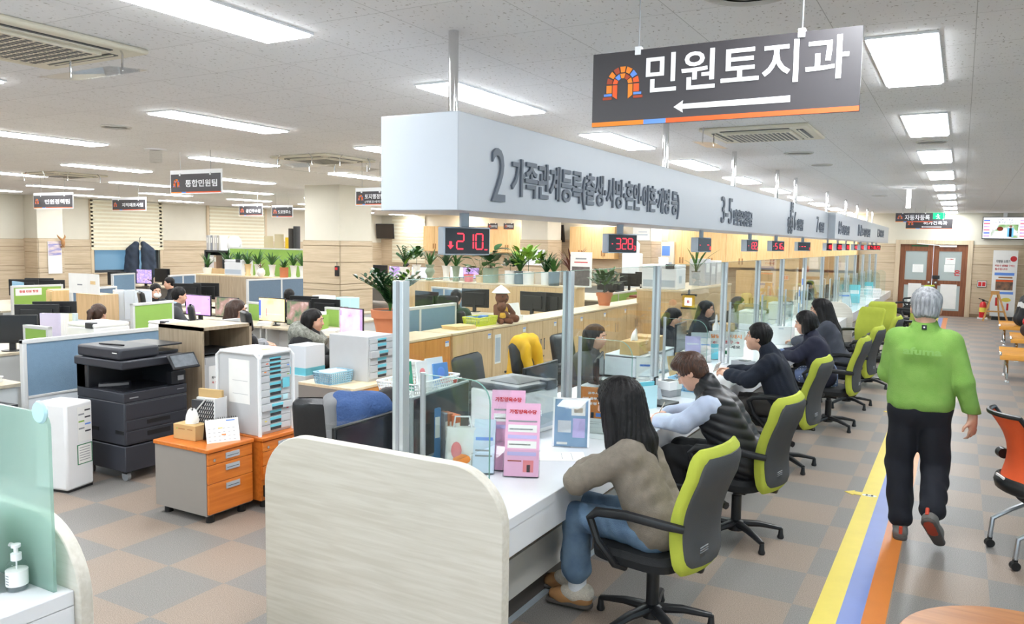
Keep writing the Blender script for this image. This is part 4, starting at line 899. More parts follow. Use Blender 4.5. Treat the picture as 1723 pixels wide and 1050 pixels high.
# ---- 6: man in bright green fleece walking away down the aisle
M_green = mat('bright_green_fleece', (138, 180, 88), .95, col2=(126, 170, 78), vscale=9, bump=.4, bscale=200); M_navyp = mat('dark_navy_trousers', (27, 30, 40), .85, var=.2, vscale=6)
M_shoeg = mat('grey_walking_shoe', (118, 116, 112), .8, var=.1); M_shoer = mat('red_shoe_sole', (168, 66, 44), .7); M_heel = mat('orange_red_heel_tab', (214, 74, 44), .6)
F = Fig(); p = Pose(pelvis=(0, 0, .97), chest=(0, .01, 1.27), neck=(.0, .01, 1.455), shL=(-.165, .0, 1.375), shR=(.165, .0, 1.375), elL=(-.21, .06, 1.13), elR=(.25, -.04, 1.12), wrL=(-.13, .27, 1.2), wrR=(.315, .0, .885),
         hipL=(-.085, 0, .92), hipR=(.085, .0, .92), knL=(-.11, .06, .50), knR=(.115, .06, .50), anL=(-.075, -.02, .10), anR=(.115, -.2, .235))
F.head((0.0, .035, 1.59), yaw=R(4), pitch=R(-6), k=1.1); F.neck(p.j['neck'], .06); p.fill(F, -.015); P = F.P
F.hand(p.j['wrR'], (.05, .18, -1), (.75, -.6, .0), 1, .45, thumb=.4, k=1.05); F.hand(p.j['wrL'], (.3, .7, .5), (-.8, 0, .4), 1, .9)
hair = F.cap(front=.05, thick=.013, back=-.07, low=0)
jk = p.torso(.022, w=.062, r=.115)+p.arm('L', .012, (.066, .054, .042), .98)+p.arm('R', .012, (.064, .052, .04), .98)+[('c', V3(-.075, 0, .98), V3(.075, 0, .98), .12, .122, .04), ('c', p.j['neck']+V3(0, -.01, -.02), p.j['neck']+V3(0, .01, .05), .088, .077, .015), ('-h', (0, 0, .915), (0, 0, -1)), ('-h', (0, 0, 1.51), (0, -.12, 1))]
tr = p.legs(.014, r=(.09, .076, .066), end=.88)+[('c', V3(-.06, 0, .95), V3(.06, 0, .95), .105, .105, .03)]
o = person('grey haired man in a bright green fleece and dark trousers walking down the aisle', F, (-.19, 6.05, 0), 0, h=.008,
           clothes=[('trousers', tr, M_navyp, dict(post=wrinkle(.006, 26, 1))), ('fleece_jacket', jk, M_green, dict(post=wrinkle(.004, 22, 2)))], hair=hair, hairm=M_hairg)
MB().cbox((0, -.082, 1.475), (.03, .012, .03), M_black).cbox((0, -.0885, 1.475), (.01, .003, .01), M_swhite).build('collar_tag', o, .003)
M_green2 = mat('faded_print_green', (140, 184, 100), .9); MB().text('afuma', (-.115, -.158, 1.295), (1, 0, 0), (0, .1, 1), .05, M_green2, .23, bold=.03, depth=.012).build('faded_lettering', o)
for e, d, up in (('L', (-.08, 1, 0), (0, 0, 1)), ('R', (.3, .62, -.72), (0, .76, .65))):
    s = shoe(o, p.j['an'+e], d, M_shoeg, M_sole, .28, up=up)
    a = p.j['an'+e]; dd = V3(*d); dd /= np.linalg.norm(dd); u = V3(*up); q = a-dd*.088; MB().tube([q+u*.0, q-u*.05], .012, M_heel, 6).build('heel_tab', s)
    if e == 'R': skin('heel_patch', [('c', a-u*.055-dd*.05-u*.035, a-u*.055+dd*.05-u*.035, .038, .036, .02), ('-h', a-u*.102, -u), ('-h', a-u*.085, u)], .008, M_shoer, s)
# ---- staff behind the glass and in the office: head, hair, torso
def staff(lab, loc, rz, topm, hairm=None, style='long', seat=.46, hh=.011, dz=0, pitch=-8, yaw=0, lean=.06, mask=False, arms=True, skinm=None, collar=None):
    F = Fig(); z = seat-.46+dz; p = Pose(pelvis=(0, 0, .58+z), chest=(0, lean, .86+z), neck=(0, lean+.05, 1.03+z), shL=(-.17, lean, .96+z), shR=(.17, lean, .96+z), elL=(-.22, lean+.16, .75+z), elR=(.22, lean+.16, .75+z), wrL=(-.1, lean+.4, .77+z), wrR=(.1, lean+.4, .77+z),
             hipL=(-.09, 0, .55+z), hipR=(.09, 0, .55+z), knL=(-.1, .42, .54+z), knR=(.1, .42, .54+z), anL=(-.1, .4, .05), anR=(.1, .4, .05))
    F.head((0, lean+.1, 1.18+z), yaw=R(yaw), pitch=R(pitch), k=.96); F.neck(p.j['neck'], .052); p.fill(F); P = F.P; c, Q, k = F.hd
    if arms:
        F.hand(p.j['wrL'], (.2, 1, -.1), (0, 0, 1), 1, .4); F.hand(p.j['wrR'], (-.2, 1, -.1), (0, 0, 1), -1, .4)
    if style == 'short': hair = F.cap(front=.03, thick=.013, back=-.08)
    else:
        hair = F.cap(front=.04, thick=.012, back=-.4)[:-1]+[('c', P(0, -.07, .02), P(0, -.09, -.13), .08, .07, .03), ('c', P(-.066, -.025, .02), P(-.075, -.03, -.12), .036, .028, .02), ('c', P(.066, -.025, .02), P(.075, -.03, -.12), .036, .028, .02)]
        if style == 'long': hair += [('c', P(-.04, -.085, -.1), V3(-.05, lean-.09, .88+z), .055, .035, .03), ('c', P(.04, -.08, -.1), V3(.05, lean-.09, .88+z), .06, .035, .03)]
        if style == 'tail': hair = F.cap(front=.035, thick=.018, back=-.12)+[('c', P(0, -.1, .03), P(0, -.17, .02), .025, .035, .01), ('c', P(0, -.17, .02), P(0, -.2, -.13), .035, .02, .02)]
    if style in ('long', 'bob'): hair.append(('-e', P(0, .135, -.035), V3(.072, .09, .115), Q, .012))
    tp = p.torso(.018)+p.arm('L', .016, end=.95)+p.arm('R', .016, end=.95)+[('c', V3(-.08, 0, .56+z), V3(.08, 0, .56+z), .125, .125, .03)]
    o = person(lab, F, loc, rz, h=hh, clothes=[('top', tp, topm, dict(post=wrinkle(.004, 34))), ('trousers', p.legs(.008), M_blackp, {})], hair=hair, hairm=hairm)
    if mask:
        M = Matrix.Translation(tuple(c)) @ Matrix([list(r) for r in Q]).to_4x4(); MB().ell((0, .068, -.05), (.062, .048, .05), M_paper, 14, 9, M).build('face_mask', o)
    if collar: skin('collar', [('c', p.j['neck']+V3(0, -.01, -.0), p.j['neck']+V3(0, .0, .035), .068, .06, .02)], hh, collar, o)
    return o, F, p
# ================================================================ GREEN CUSTOMER CHAIRS
M_lime = mat('lime_fabric', (182, 192, 68), .85, var=.06, vscale=12, bump=.25, bscale=320); M_shell = mat('graphite_shell_fabric', (72, 74, 76), .75, var=.06, bump=.2, bscale=260); M_seatb = mat('black_seat_fabric', (24, 25, 28), .8, var=.15, bump=.25, bscale=240); M_blackg = mat('black_nylon', (30, 31, 34), .38, var=.1)
def back_prof(v):
    """y of the back's middle surface and half width at height v (0..1)"""
    y = -.245-.07*v+.05*math.sin(PI*min(1, v*1.3))*.9-.03*max(0, v-.75)*2
    w = .19+.05*math.sin(PI*min(1, max(0, v-.0)*.62+.12))+.0*v; w -= .012*max(0, v-.85)*6*.5
    return y, w
def pad(z0, z1, thick, mid=0, nu=28, nv=22, power=4.0, prof=back_prof, shrink=0, v0=0, v1=1):
    """upholstered shell: rounded rectangle section swept up the back profile"""
    vs = []; fs = []
    for j in range(nv+1):
        t = v0+(v1-v0)*j/nv; e = min(1, min(j, nv-j)/2.2); e = math.sin(e*PI/2)**.6 if e < 1 else 1
        y, w = prof(t); w = (w-shrink)*(1-.13*(1-e)) ; th = thick*(.25+.75*e)
        for i in range(nu):
            a = 2*PI*i/nu; c, s = math.cos(a), math.sin(a); x = w*math.copysign(abs(c)**(2/power), c); yy = th/2*math.copysign(abs(s)**(2/power), s)
            yy += -.035*(1-(x/w)**2)*1.0+.0 if w else 0
            vs.append((x, y+mid+yy, z0+(z1-z0)*t))
    for j in range(nv):
        for i in range(nu): fs.append((j*nu+i, j*nu+(i+1) % nu, (j+1)*nu+(i+1) % nu, (j+1)*nu+i))
    fs += [tuple(range(nu))[::-1], tuple(range(nv*nu, nv*nu+nu))]
    return vs, fs
def swivel_base(t, m=None, glide=True, r=.31, zs=.42, rot=0):
    m = m or M_blackg
    for k in range(5):
        a = 2*PI*k/5+rot; c, s = math.cos(a), math.sin(a); mb = MB()
        mb.tube([(c*.03, s*.03, .105), (c*.16, s*.16, .1), (c*r, s*r, .07)], [.034, .028, .019], m, 8, flat=.75)
        mb.build('leg', t)
        q = MB()
        if glide: q.lathe([(.02, .0), (.024, .012), (.018, .03), (.014, .07)], m, (c*r, s*r, 0), 12)
        else: q.cyl((0, 0, 0), .025, -.012, -.002, m, 14, Matrix.Translation((c*r, s*r, .026)) @ Matrix.Rotation(a, 4, 'Z') @ Matrix.Rotation(PI/2, 4, 'X')).cyl((0, 0, 0), .025, .002, .012, m, 14, Matrix.Translation((c*r, s*r, .026)) @ Matrix.Rotation(a, 4, 'Z') @ Matrix.Rotation(PI/2, 4, 'X')).tube([(c*r, s*r, .03), (c*r, s*r, .07)], .009, m, 6)
        q.build('glide' if glide else 'caster', bpy.context.scene.objects[t.children[-1].name] if False else kids(t)[-1])
    MB().lathe([(.055, .06), (.055, .12), (.034, .13), (.034, .3), (.026, .3), (.026, zs)], m, n=16).build('gas_column', t)
def green_chair(lab, loc, rz):
    t = thing('swivel_chair', lab, 'chair', loc, rz, 'lime and black swivel chairs along the counter')
    v, f = pad(.40, 1.04, .085); MB().add(v, f, M_lime, True).build('backrest', t)
    v, f = pad(.44, 1.0, .03, mid=-.037, shrink=.022); mb = MB().add(v, f, M_shell, True)
    y, w = back_prof(.22)
    b = mb.build('back_shell', t); q = MB()
    for k in range(3): q.box((-.13, -.325, .52+k*.012), (-.05, -.32, .523+k*.012), M_grey)
    q.build('stitched_mark', b)
    def seat(i, j):
        a = 2*PI*i; c, s = math.cos(a), math.sin(a); ring = [(0, .055), (.9, .05), (1.0, .02), (.98, -.02), (.8, -.04), (0, -.042)][min(5, int(round(j*5)))]
        return (.25*ring[0]*math.copysign(abs(c)**.5, c), .03+.245*ring[0]*math.copysign(abs(s)**.5, s), .415+ring[1])
    MB().grid(seat, 32, 6, M_seatb, closed_u=True).build('seat', t)
    MB().box((-.1, -.1, .34), (.1, .12, .375), M_blackg).tube([(.1, .05, .355), (.24, .07, .345), (.3, .07, .335)], .01, M_blackg, 6).box((.26, .05, .325), (.32, .09, .345), M_blackg).build('mechanism', t, .006)
    MB().tube([(0, -.08, .36), (0, -.27, .38), (0, -.3, .5)], .028, M_blackg, 8, flat=.5).build('back_bracket', t)
    for s in (-1, 1):
        MB().tube([(s*.235, -.285, .655), (s*.275, -.2, .668), (s*.29, 0, .675), (s*.29, .17, .655), (s*.285, .215, .615), (s*.275, .17, .5), (s*.255, .08, .395), (s*.2, .05, .37)], [.018, .021, .022, .022, .021, .019, .019, .018], M_blackg, 8, flat=1.15).build('armrest', t)
    swivel_base(t, zs=.35, rot=.35); return t
GC = green_chair('lime and black swivel chair of the woman in the taupe sweater', (-1.31, 3.88, 0), R(80))
for lab, x, y, rz in (('lime and black swivel chair of the man in the quilted vest', -1.25, 5.41, 80), ('lime and black swivel chair of the man in navy fleece', -1.34, 7.45, 82), ('lime and black swivel chair of the woman with the black bob', -1.2, 9.37, 86), ('lime and black swivel chair of the woman with very long hair', -1.17, 10.77, 82),
                      ('empty lime chair seen edge-on behind the chair of the woman with very long hair', -1.07, 12.52, 84), ('empty lime chair turned toward the camera beside the dividing wood panel', -1.36, 13.75, 150), ('empty lime chair facing the camera squarely with its wide front showing', -1.2, 15.3, 176),
                      ('empty lime chair seen edge-on just left of the walking man', -.95, 16.4, 100), ('farther lime chair behind the walking man, third from the back', -1.02, 19.6, 70), ('lime chair second from the back at the far counter', -1.05, 22.0, 60), ('rearmost lime chair at the far end of the counter', -.98, 24.0, 60)):
    dup(GC, (x, y, 0), R(rz), lab)
# ================================================================ OFFICE FURNITURE BUILDERS
M_pfab = mat('slate_blue_fabric', (122, 150, 174), .9, var=.05, vscale=30, bump=.25, bscale=260); M_pfab2 = mat('grey_blue_fabric', (106, 126, 146), .9, var=.05, vscale=30, bump=.25, bscale=260); M_pgreen = mat('leaf_green_fabric', (150, 190, 92), .9, var=.04, bump=.2, bscale=260)
M_ptrim = mat('partition_grey_trim', (214, 215, 214), .4, var=.03); M_plow = mat('partition_white_panel', (226, 232, 238), .35)
M_leather = mat('black_leather', (34, 34, 37), .38, var=.12, bump=.15, bscale=90); M_ggrey = mat('light_grey_steel', (198, 200, 202), .4, var=.03); M_cyan2 = mat('cyan_label', (112, 200, 216), .6); M_desk = wood('desk_laminate', (206, 194, 172), (194, 180, 156), .4, 'x')
M_kraft = mat('kraft_card', (206, 172, 118), .8, var=.06); M_cream = mat('cream_envelope', (232, 202, 150), .8, var=.05)
def partition(lab, a, b, h, m, low=.42, mid=None, name='office_partition', z0=0.0, group=None):
    """screen between desks from a to b: fabric above, board below, posts and a top rail"""
    a, b = Vector((a[0], a[1], 0)), Vector((b[0], b[1], 0)); d = b-a; L = d.length; t = thing(name, lab, 'partition', a, math.atan2(d.y, d.x), group)
    MB().box((.03, -.02, h*low), (L-.03, .02, h-.03), m).build('fabric_panel', t)
    if mid is not None: MB().box((L*mid-.02, -.026, z0), (L*mid+.02, .026, h), M_ptrim).build('middle_post', t)
    if low > z0: MB().box((.03, -.018, z0+.03), (L-.03, .018, h*low), M_plow).build('lower_panel', t)
    MB().box((0, -.027, h-.035), (L, .027, h), M_ptrim).box((.03, -.023, h*low-.012), (L-.03, .023, h*low+.012), M_ptrim).build('rail', t, .004)
    for x in (0, L-.035): MB().box((x, -.026, 0), (x+.035, .026, h), M_ptrim).build('post', t, .004)
    return t
def desk(lab, x0, x1, y0, y1, z=.72, m=None):
    t = thing('office_desk', lab, 'desk', (x0, y0, 0)); w, d = x1-x0, y1-y0
    MB().box((0, 0, z-.03), (w, d, z), m or M_desk).build('desktop', t, .003)
    for x in (.02, w-.05): MB().box((x, .05, 0), (x+.03, d-.05, z-.03), M_ptrim).build('side_panel', t)
    MB().box((.05, d/2-.01, .2), (w-.05, d/2+.01, z-.03), M_ptrim).build('modesty_panel', t); return t
def monitor(lab, loc, rz, scr=None, w=.53, h=.31, base=.12, name='monitor', bez=M_black, bars=None, topbar=False, logo=None):
    """screen facing local -Y; loc = foot on the desk"""
    t = thing(name, lab, 'monitor', loc, rz); z = base
    MB().box((-w/2, -.012, z), (w/2, .012, z+h), bez).box((-w*.36, .012, z+h*.12), (w*.36, .045, z+h*.8), bez).build('housing', t, .006)
    s = MB().box((-w/2+.012, -.0145, z+.018), (w/2-.012, -.012, z+h-.012), scr or M_offscr).build('screen', t)
    if bars:
        for x0, z0, x1, z1, m in bars: MB().box((-w/2+.012+(w-.024)*x0, -.0155, z+.018+(h-.03)*z0), (-w/2+.012+(w-.024)*x1, -.0145, z+.018+(h-.03)*z1), m).build('screen_window', s)
    MB().box((-.03, .012, .01), (.03, .05, z+h*.4), bez).lathe([(0, 0), (.11, 0), (.11, .008), (.04, .014), (0, .014)], bez, (0, .02, 0), 20, sy=.8).build('stand', t)
    if topbar:
        for x0, x1 in ((-w/2, -w/2+.26), (w/2-.12, w/2)): MB().box((x0, -.02, z+h-.02), (x1, .05, z+h+.012), M_acryl).build('clear_clip', t)
    if logo: MB().text(logo, (.05, .0455, z+h*.62), (-1, 0, 0), (0, 0, 1), .028, M_swhite, bold=.02).build('logo', t)
    return t
M_offscr = mat('dark_screen', (30, 32, 36), .15)
S_purple = screen('screen_purple', [(150, 110, 214), (196, 150, 240), (205, 165, 245)], 1.15, 3); S_yellow = screen('screen_yellow', [(236, 198, 128), (250, 220, 160), (252, 226, 170)], 1.15, 4); S_map = screen('screen_map', [(58, 88, 66), (110, 120, 96), (160, 130, 122), (196, 170, 164)], .95, 7)
S_pink = screen('screen_pink', [(222, 108, 150), (238, 172, 208), (240, 184, 216)], 1.1, 5, pos=[.3, .42, .6]); S_white = screen('screen_white', [(196, 216, 244), (240, 244, 250), (246, 248, 252)], 1.15, 5); S_sak = screen('screen_blossom', [(70, 60, 70), (200, 170, 206), (150, 130, 232), (176, 160, 244)], 1.05, 9, pos=[.36, .44, .52, .66])
S_lav = screen('screen_lavender', [(150, 120, 180), (190, 164, 214)], 1.0, 4); G_blue = glow('window_blue', (86, 110, 206), 1.0); G_green = glow('window_green', (120, 170, 120), 1.0); G_bar = glow('task_bar', (240, 240, 246), 1.0); G_red = glow('window_red', (238, 110, 128), 1.0)
def exec_chair(lab, loc, rz, head=True, m=None, armz=.66, h=1.0):
    m = m or M_leather; t = thing('office_chair', lab, 'chair', loc, rz)
    def padb(x0, x1, z0, z1, y0, th, r=.05, lean=.0, mm=m):
        def f(u, v):
            a = 2*PI*u; c, s = math.cos(a), math.sin(a); e = min(1, min(v, 1-v)*7); e = math.sin(e*PI/2)**.5 if e < 1 else 1
            zz = z0+(z1-z0)*v; w = (x1-x0)/2*(1-.12*(1-e)); return ((x0+x1)/2+w*math.copysign(abs(c)**.45, c), y0-lean*(zz-.5)+th/2*(.3+.7*e)*math.copysign(abs(s)**.6, s)-.03*(1-abs(c))*0, zz)
        return MB().grid(f, 24, 14, mm, closed_u=True)
    padb(-.26, .26, .46, h*.70, -.24, .12, lean=.18).build('backrest', t); padb(-.25, .25, h*.68, h, -.245, .10, lean=.18).build('upper_backrest', t)
    if head: padb(-.15, .15, h+.02, h+.22, -.26, .08, lean=.14).build('headrest', t)
    def seat(i, j):
        a = 2*PI*i; c, s = math.cos(a), math.sin(a); rr = [(0, .05), (.9, .05), (1, .02), (.97, -.05), (0, -.055)][min(4, int(round(j*4)))]
        return (.26*rr[0]*math.copysign(abs(c)**.5, c), .02+.25*rr[0]*math.copysign(abs(s)**.5, s), .42+rr[1])
    MB().grid(seat, 28, 5, m, closed_u=True).build('seat', t)
    for s in (-1, 1): MB().tube([(s*.27, -.22, armz-.02), (s*.31, -.1, armz), (s*.31, .14, armz), (s*.3, .16, armz-.06), (s*.27, .05, .42)], .02, M_blackg, 8).build('armrest', t)
    swivel_base(t, zs=.37, glide=False, r=.3); return t
def laser(lab, loc, rz, w=.42, d=.4, h=.3, top=None, name='laser_printer', body=M_white):
    t = thing(name, lab, 'printer', loc, rz); MB().box((-w/2, -d/2, .0), (w/2, d/2, h*.86), body).build('body', t, .015)
    mb = MB().box((-w/2, -d/2, h*.86), (w/2, d/2, h), top or body); mb.build('top_cover', t, .015)
    MB().box((-w*.3, -d*.32, h-.001), (w*.3, d*.25, h+.003), M_dgrey if top else M_grey2).build('output_tray', t); MB().box((w/2, -d*.25, h*.25), (w/2+.002, d*.05, h*.55), M_grey2).box((-w/2+.03, -d/2-.003, h*.1), (w/2-.03, -d/2, h*.38), M_grey2).build('paper_drawer', t)
    MB().box((w*.18, -d/2-.012, h*.84), (w*.42, -d/2+.06, h+.012), M_dgrey).build('control_panel', t, .004); return t
def basket(lab, loc, rz, w, d, h, m, name='plastic_basket', rows=5):
    """open lattice basket"""
    t = thing(name, lab, 'basket', loc, rz); mb = MB().box((-w/2*.9, -d/2*.9, 0), (w/2*.9, d/2*.9, .006), m)
    def side(p, q):
        p, q = Vector(p), Vector(q); n = max(6, int((q-p).length/.022)); out = Vector((q.y-p.y, p.x-q.x, 0)).normalized()
        for i in range(n+1):
            c = p.lerp(q, i/n); mb.tube([c*.9+Vector((0, 0, .003)), c+Vector((0, 0, h))], .0042, m, 4, caps=False)
        for k in range(rows+1):
            s = .9+.1*k/rows; mb.tube([p*s+Vector((0, 0, h*k/rows)), q*s+Vector((0, 0, h*k/rows))], .0038 if k < rows else .007, m, 5)
    c = [(-w/2, -d/2, 0), (w/2, -d/2, 0), (w/2, d/2, 0), (-w/2, d/2, 0)]
    for i in range(4): side(c[i], c[(i+1) % 4])
    mb.build('lattice', t); return t
def sheet_stack(lab, loc, rz, w=.21, d=.297, h=.03, m=None, name='paper_stack'):
    mb = MB(); r = random.Random(hash(lab) % 1000 if False else len(lab)); n = max(1, int(h/.008))
    for i in range(n):
        a, b, c = r.uniform(-.006, .006), r.uniform(-.006, .006), r.uniform(-.04, .04); mb.box((-w/2+a, -d/2+b, h*i/n), (w/2+a, d/2+b, h*(i+1)/n), m or M_paper, Matrix.Rotation(c, 4, 'Z'))
    o = mb.build(name, loc=loc, rot=(0, 0, rz)); return tag(o, lab, 'papers')
def binder(lab, loc, rz, col, w=.06, d=.24, h=.31, name='ring_binder', group=None):
    m = mat('binder_%d_%d_%d' % col, col, .5, var=.04); t = thing(name, lab, 'binder', loc, rz, group); MB().box((-w/2, -d/2, 0), (w/2, d/2, h), m).build('cover', t, .004)
    MB().box((-w*.32, -d/2-.002, h*.5), (w*.32, -d/2, h*.85), M_paper).build('spine_label', t); return t
def tissue_box(lab, loc, rz, w=.24, d=.12, h=.1, m=None):
    t = thing('tissue_box', lab, 'tissue box', loc, rz); MB().box((-w/2, -d/2, 0), (w/2, d/2, h), m or M_kraft).build('box', t, .003)
    MB().box((-w*.36, -d/2-.0012, h*.68), (-w*.3, -d/2, h*.76), M_pgreen).box((-w*.26, -d/2-.0012, h*.69), (w*.02, -d/2, h*.745), M_tan).box((w*.14, -d/2-.0012, h*.69), (w*.36, -d/2, h*.745), M_tan).build('printed_mark', t)
    def f(u, v):
        a = 2*PI*u; r = (.045-.03*v*v+.012*math.sin(3*a+2*v))*(1 if v < .95 else .7); return (r*math.cos(a)*1.3+.02*v, r*math.sin(a)*.6, h-.005+.11*v+.012*math.sin(2*a+1))
    MB().grid(f, 22, 8, M_paper, closed_u=True).build('tissue', t); return t
def drawers(lab, loc, rz, w, d, h, rows, lip=.02, name='drawer_organizer', rounded=False, labels=True, open_row=None):
    """steel tray cabinet, drawers on local -Y"""
    t = thing(name, lab, 'drawer unit', loc, rz); MB().box((-w/2, -d/2+.012, 0), (w/2, d/2, h), M_ggrey).build('casing', t, .004)
    z = h-lip; u = (h-2*lip)/sum(rows)
    for i, q in enumerate(rows):
        hh = u*q; z -= hh; pull = .02 if i == open_row else 0
        o = MB().box((-w/2+.014, -d/2-.0-pull, z+.002), (w/2-.014, -d/2+.03, z+hh-.002), M_ggrey).build('drawer', t, .002)
        MB().box((-w*.16, -d/2-.002-pull, z+hh*.12), (w*.16, -d/2-pull+.001, z+hh*.12+min(.022, hh*.4)), M_dgrey).build('pull', o)
        if labels: MB().box((-w*.17, -d/2-.0025-pull, z+hh*.55), (w*.17, -d/2-pull, z+hh*.92), M_cyan2).build('label', o)
    return t
def low_cabinet(lab, x0, x1, y0, y1, h, m, mt, side=None, face='x', name='storage_cabinet', handle=M_chrome, bar=True, key=True, sheet=False, blue=True, t_top=.025):
    """two-door cabinet with its doors on the +X side"""
    t = thing(name, lab, 'cabinet', (x1, y0, 0)); w, L = x1-x0, y1-y0
    MB().box((-w, 0, .04), (-.02, L, h-t_top), side or m).box((-w+.03, .02, 0), (-.05, L-.02, .04), M_dgrey).build('carcass', t)
    MB().box((-w-.0, -.002, h-t_top), (.008, L+.002, h), mt).build('top_board', t, .003)
    for k in range(2):
        a, b = L*k/2+.003, L*(k+1)/2-.003; dr = MB().box((-.02, a, .05), (0, b, h-t_top-.004), m).build('door', t, .002); s = b-.045 if k == 0 else a+.045; z = h*.66
        if bar: MB().box((0, s-.014, z-.075), (.004, s+.014, z+.075), handle).box((.004, s-.006, z-.06), (.0045, s+.006, z+.06), M_grey).build('handle', dr, .003)
        else: MB().tube([(0, s, z-.08), (.025, s+.006, z-.05), (.03, s+.008, z), (.025, s+.006, z+.05), (0, s, z+.08)], .008, handle, 8).build('handle', dr)
        if key and k: MB().lathe([(0, 0), (.012, 0), (.012, .008), (0, .008)], M_chrome, X=Matrix.Translation((0, s-.02, z-.16)) @ Matrix.Rotation(PI/2, 4, 'Y'), n=12).build('key_lock', dr)
        if blue and k: MB().box((0, b-.1, h-.13), (.0015, b-.03, h-.07), M_paper).box((.0015, b-.1, h-.09), (.002, b-.03, h-.075), M_sbl).build('name_sticker', dr)
        if sheet and not k: MB().box((0, a+.05, h-.45), (.0015, a+.19, h-.1), M_paper).box((.0015, a+.06, h-.43), (.002, a+.18, h-.14), M_grey2).build('list_sheet', dr)
    return t
# plants
M_leaf = mat('leaf_green', (66, 116, 52), .45, var=.35, vscale=9); M_leaf2 = mat('fresh_leaf_green', (134, 178, 60), .45, var=.25, vscale=9); M_leafd = mat('deep_leaf_green', (36, 82, 44), .35, var=.3, vscale=9); M_red2 = mat('maroon_leaf', (110, 62, 48), .5, var=.3)
M_soil = mat('potting_soil', (74, 56, 44), .9, var=.3); M_cer = mat('white_ceramic', (236, 234, 228), .3, var=.02); M_terra = mat('terracotta', (206, 128, 88), .8, var=.08); M_celadon = mat('celadon_glaze', (150, 168, 146), .3, var=.08); M_pinkp = mat('pink_plastic', (236, 134, 140), .4); M_dpot = mat('grey_glass_pot', (96, 108, 110), .25, var=.1)
def blade(mb, base, az, L, w, bend, m, n=6, up=1.25, cup=0):
    """one leaf: tapered strip that arches outward"""
    vs = []; fs = []; p = Vector(base); el = up; d = Vector((math.cos(az), math.sin(az), 0)); s = Vector((-math.sin(az), math.cos(az), 0))
    for i in range(n+1):
        t = i/n; ww = w*math.sin(PI*min(.98, t*.86+.1))**.8*(1 if i < n else .05); mid = p+Vector((0, 0, -cup*ww)); vs += [p-s*ww/2, mid, p+s*ww/2]
        p = p+(d*math.cos(el)+Vector((0, 0, math.sin(el))))*(L/n); el -= bend/n
    for i in range(n):
        for k in range(2): fs.append((3*i+k, 3*i+k+1, 3*i+4+k, 3*i+3+k))
    mb.add(vs, fs, m, True)
POTS = {'tall': [(.0, 0), (.05, 0), (.055, .02), (.042, .05), (.06, .2), (.075, .23), (.068, .23), (.06, .21), (0, .21)], 'bowl': [(0, 0), (.07, 0), (.085, .1), (.092, .13), (.084, .13), (.078, .115), (0, .115)], 'urn': [(0, 0), (.06, 0), (.06, .02), (.035, .05), (.075, .12), (.075, .15), (.05, .19), (.075, .24), (.066, .24), (.05, .22), (0, .22)],
        'cyl': [(0, 0), (.075, 0), (.082, .19), (.074, .19), (.072, .17), (0, .17)], 'terra': [(0, 0), (.11, 0), (.15, .19), (.165, .19), (.172, .26), (.155, .26), (.15, .24), (0, .24)], 'ball': [(0, 0), (.05, 0), (.09, .06), (.085, .13), (.05, .17), (.055, .19), (.045, .19), (.04, .17), (0, .16)], 'sq': None}
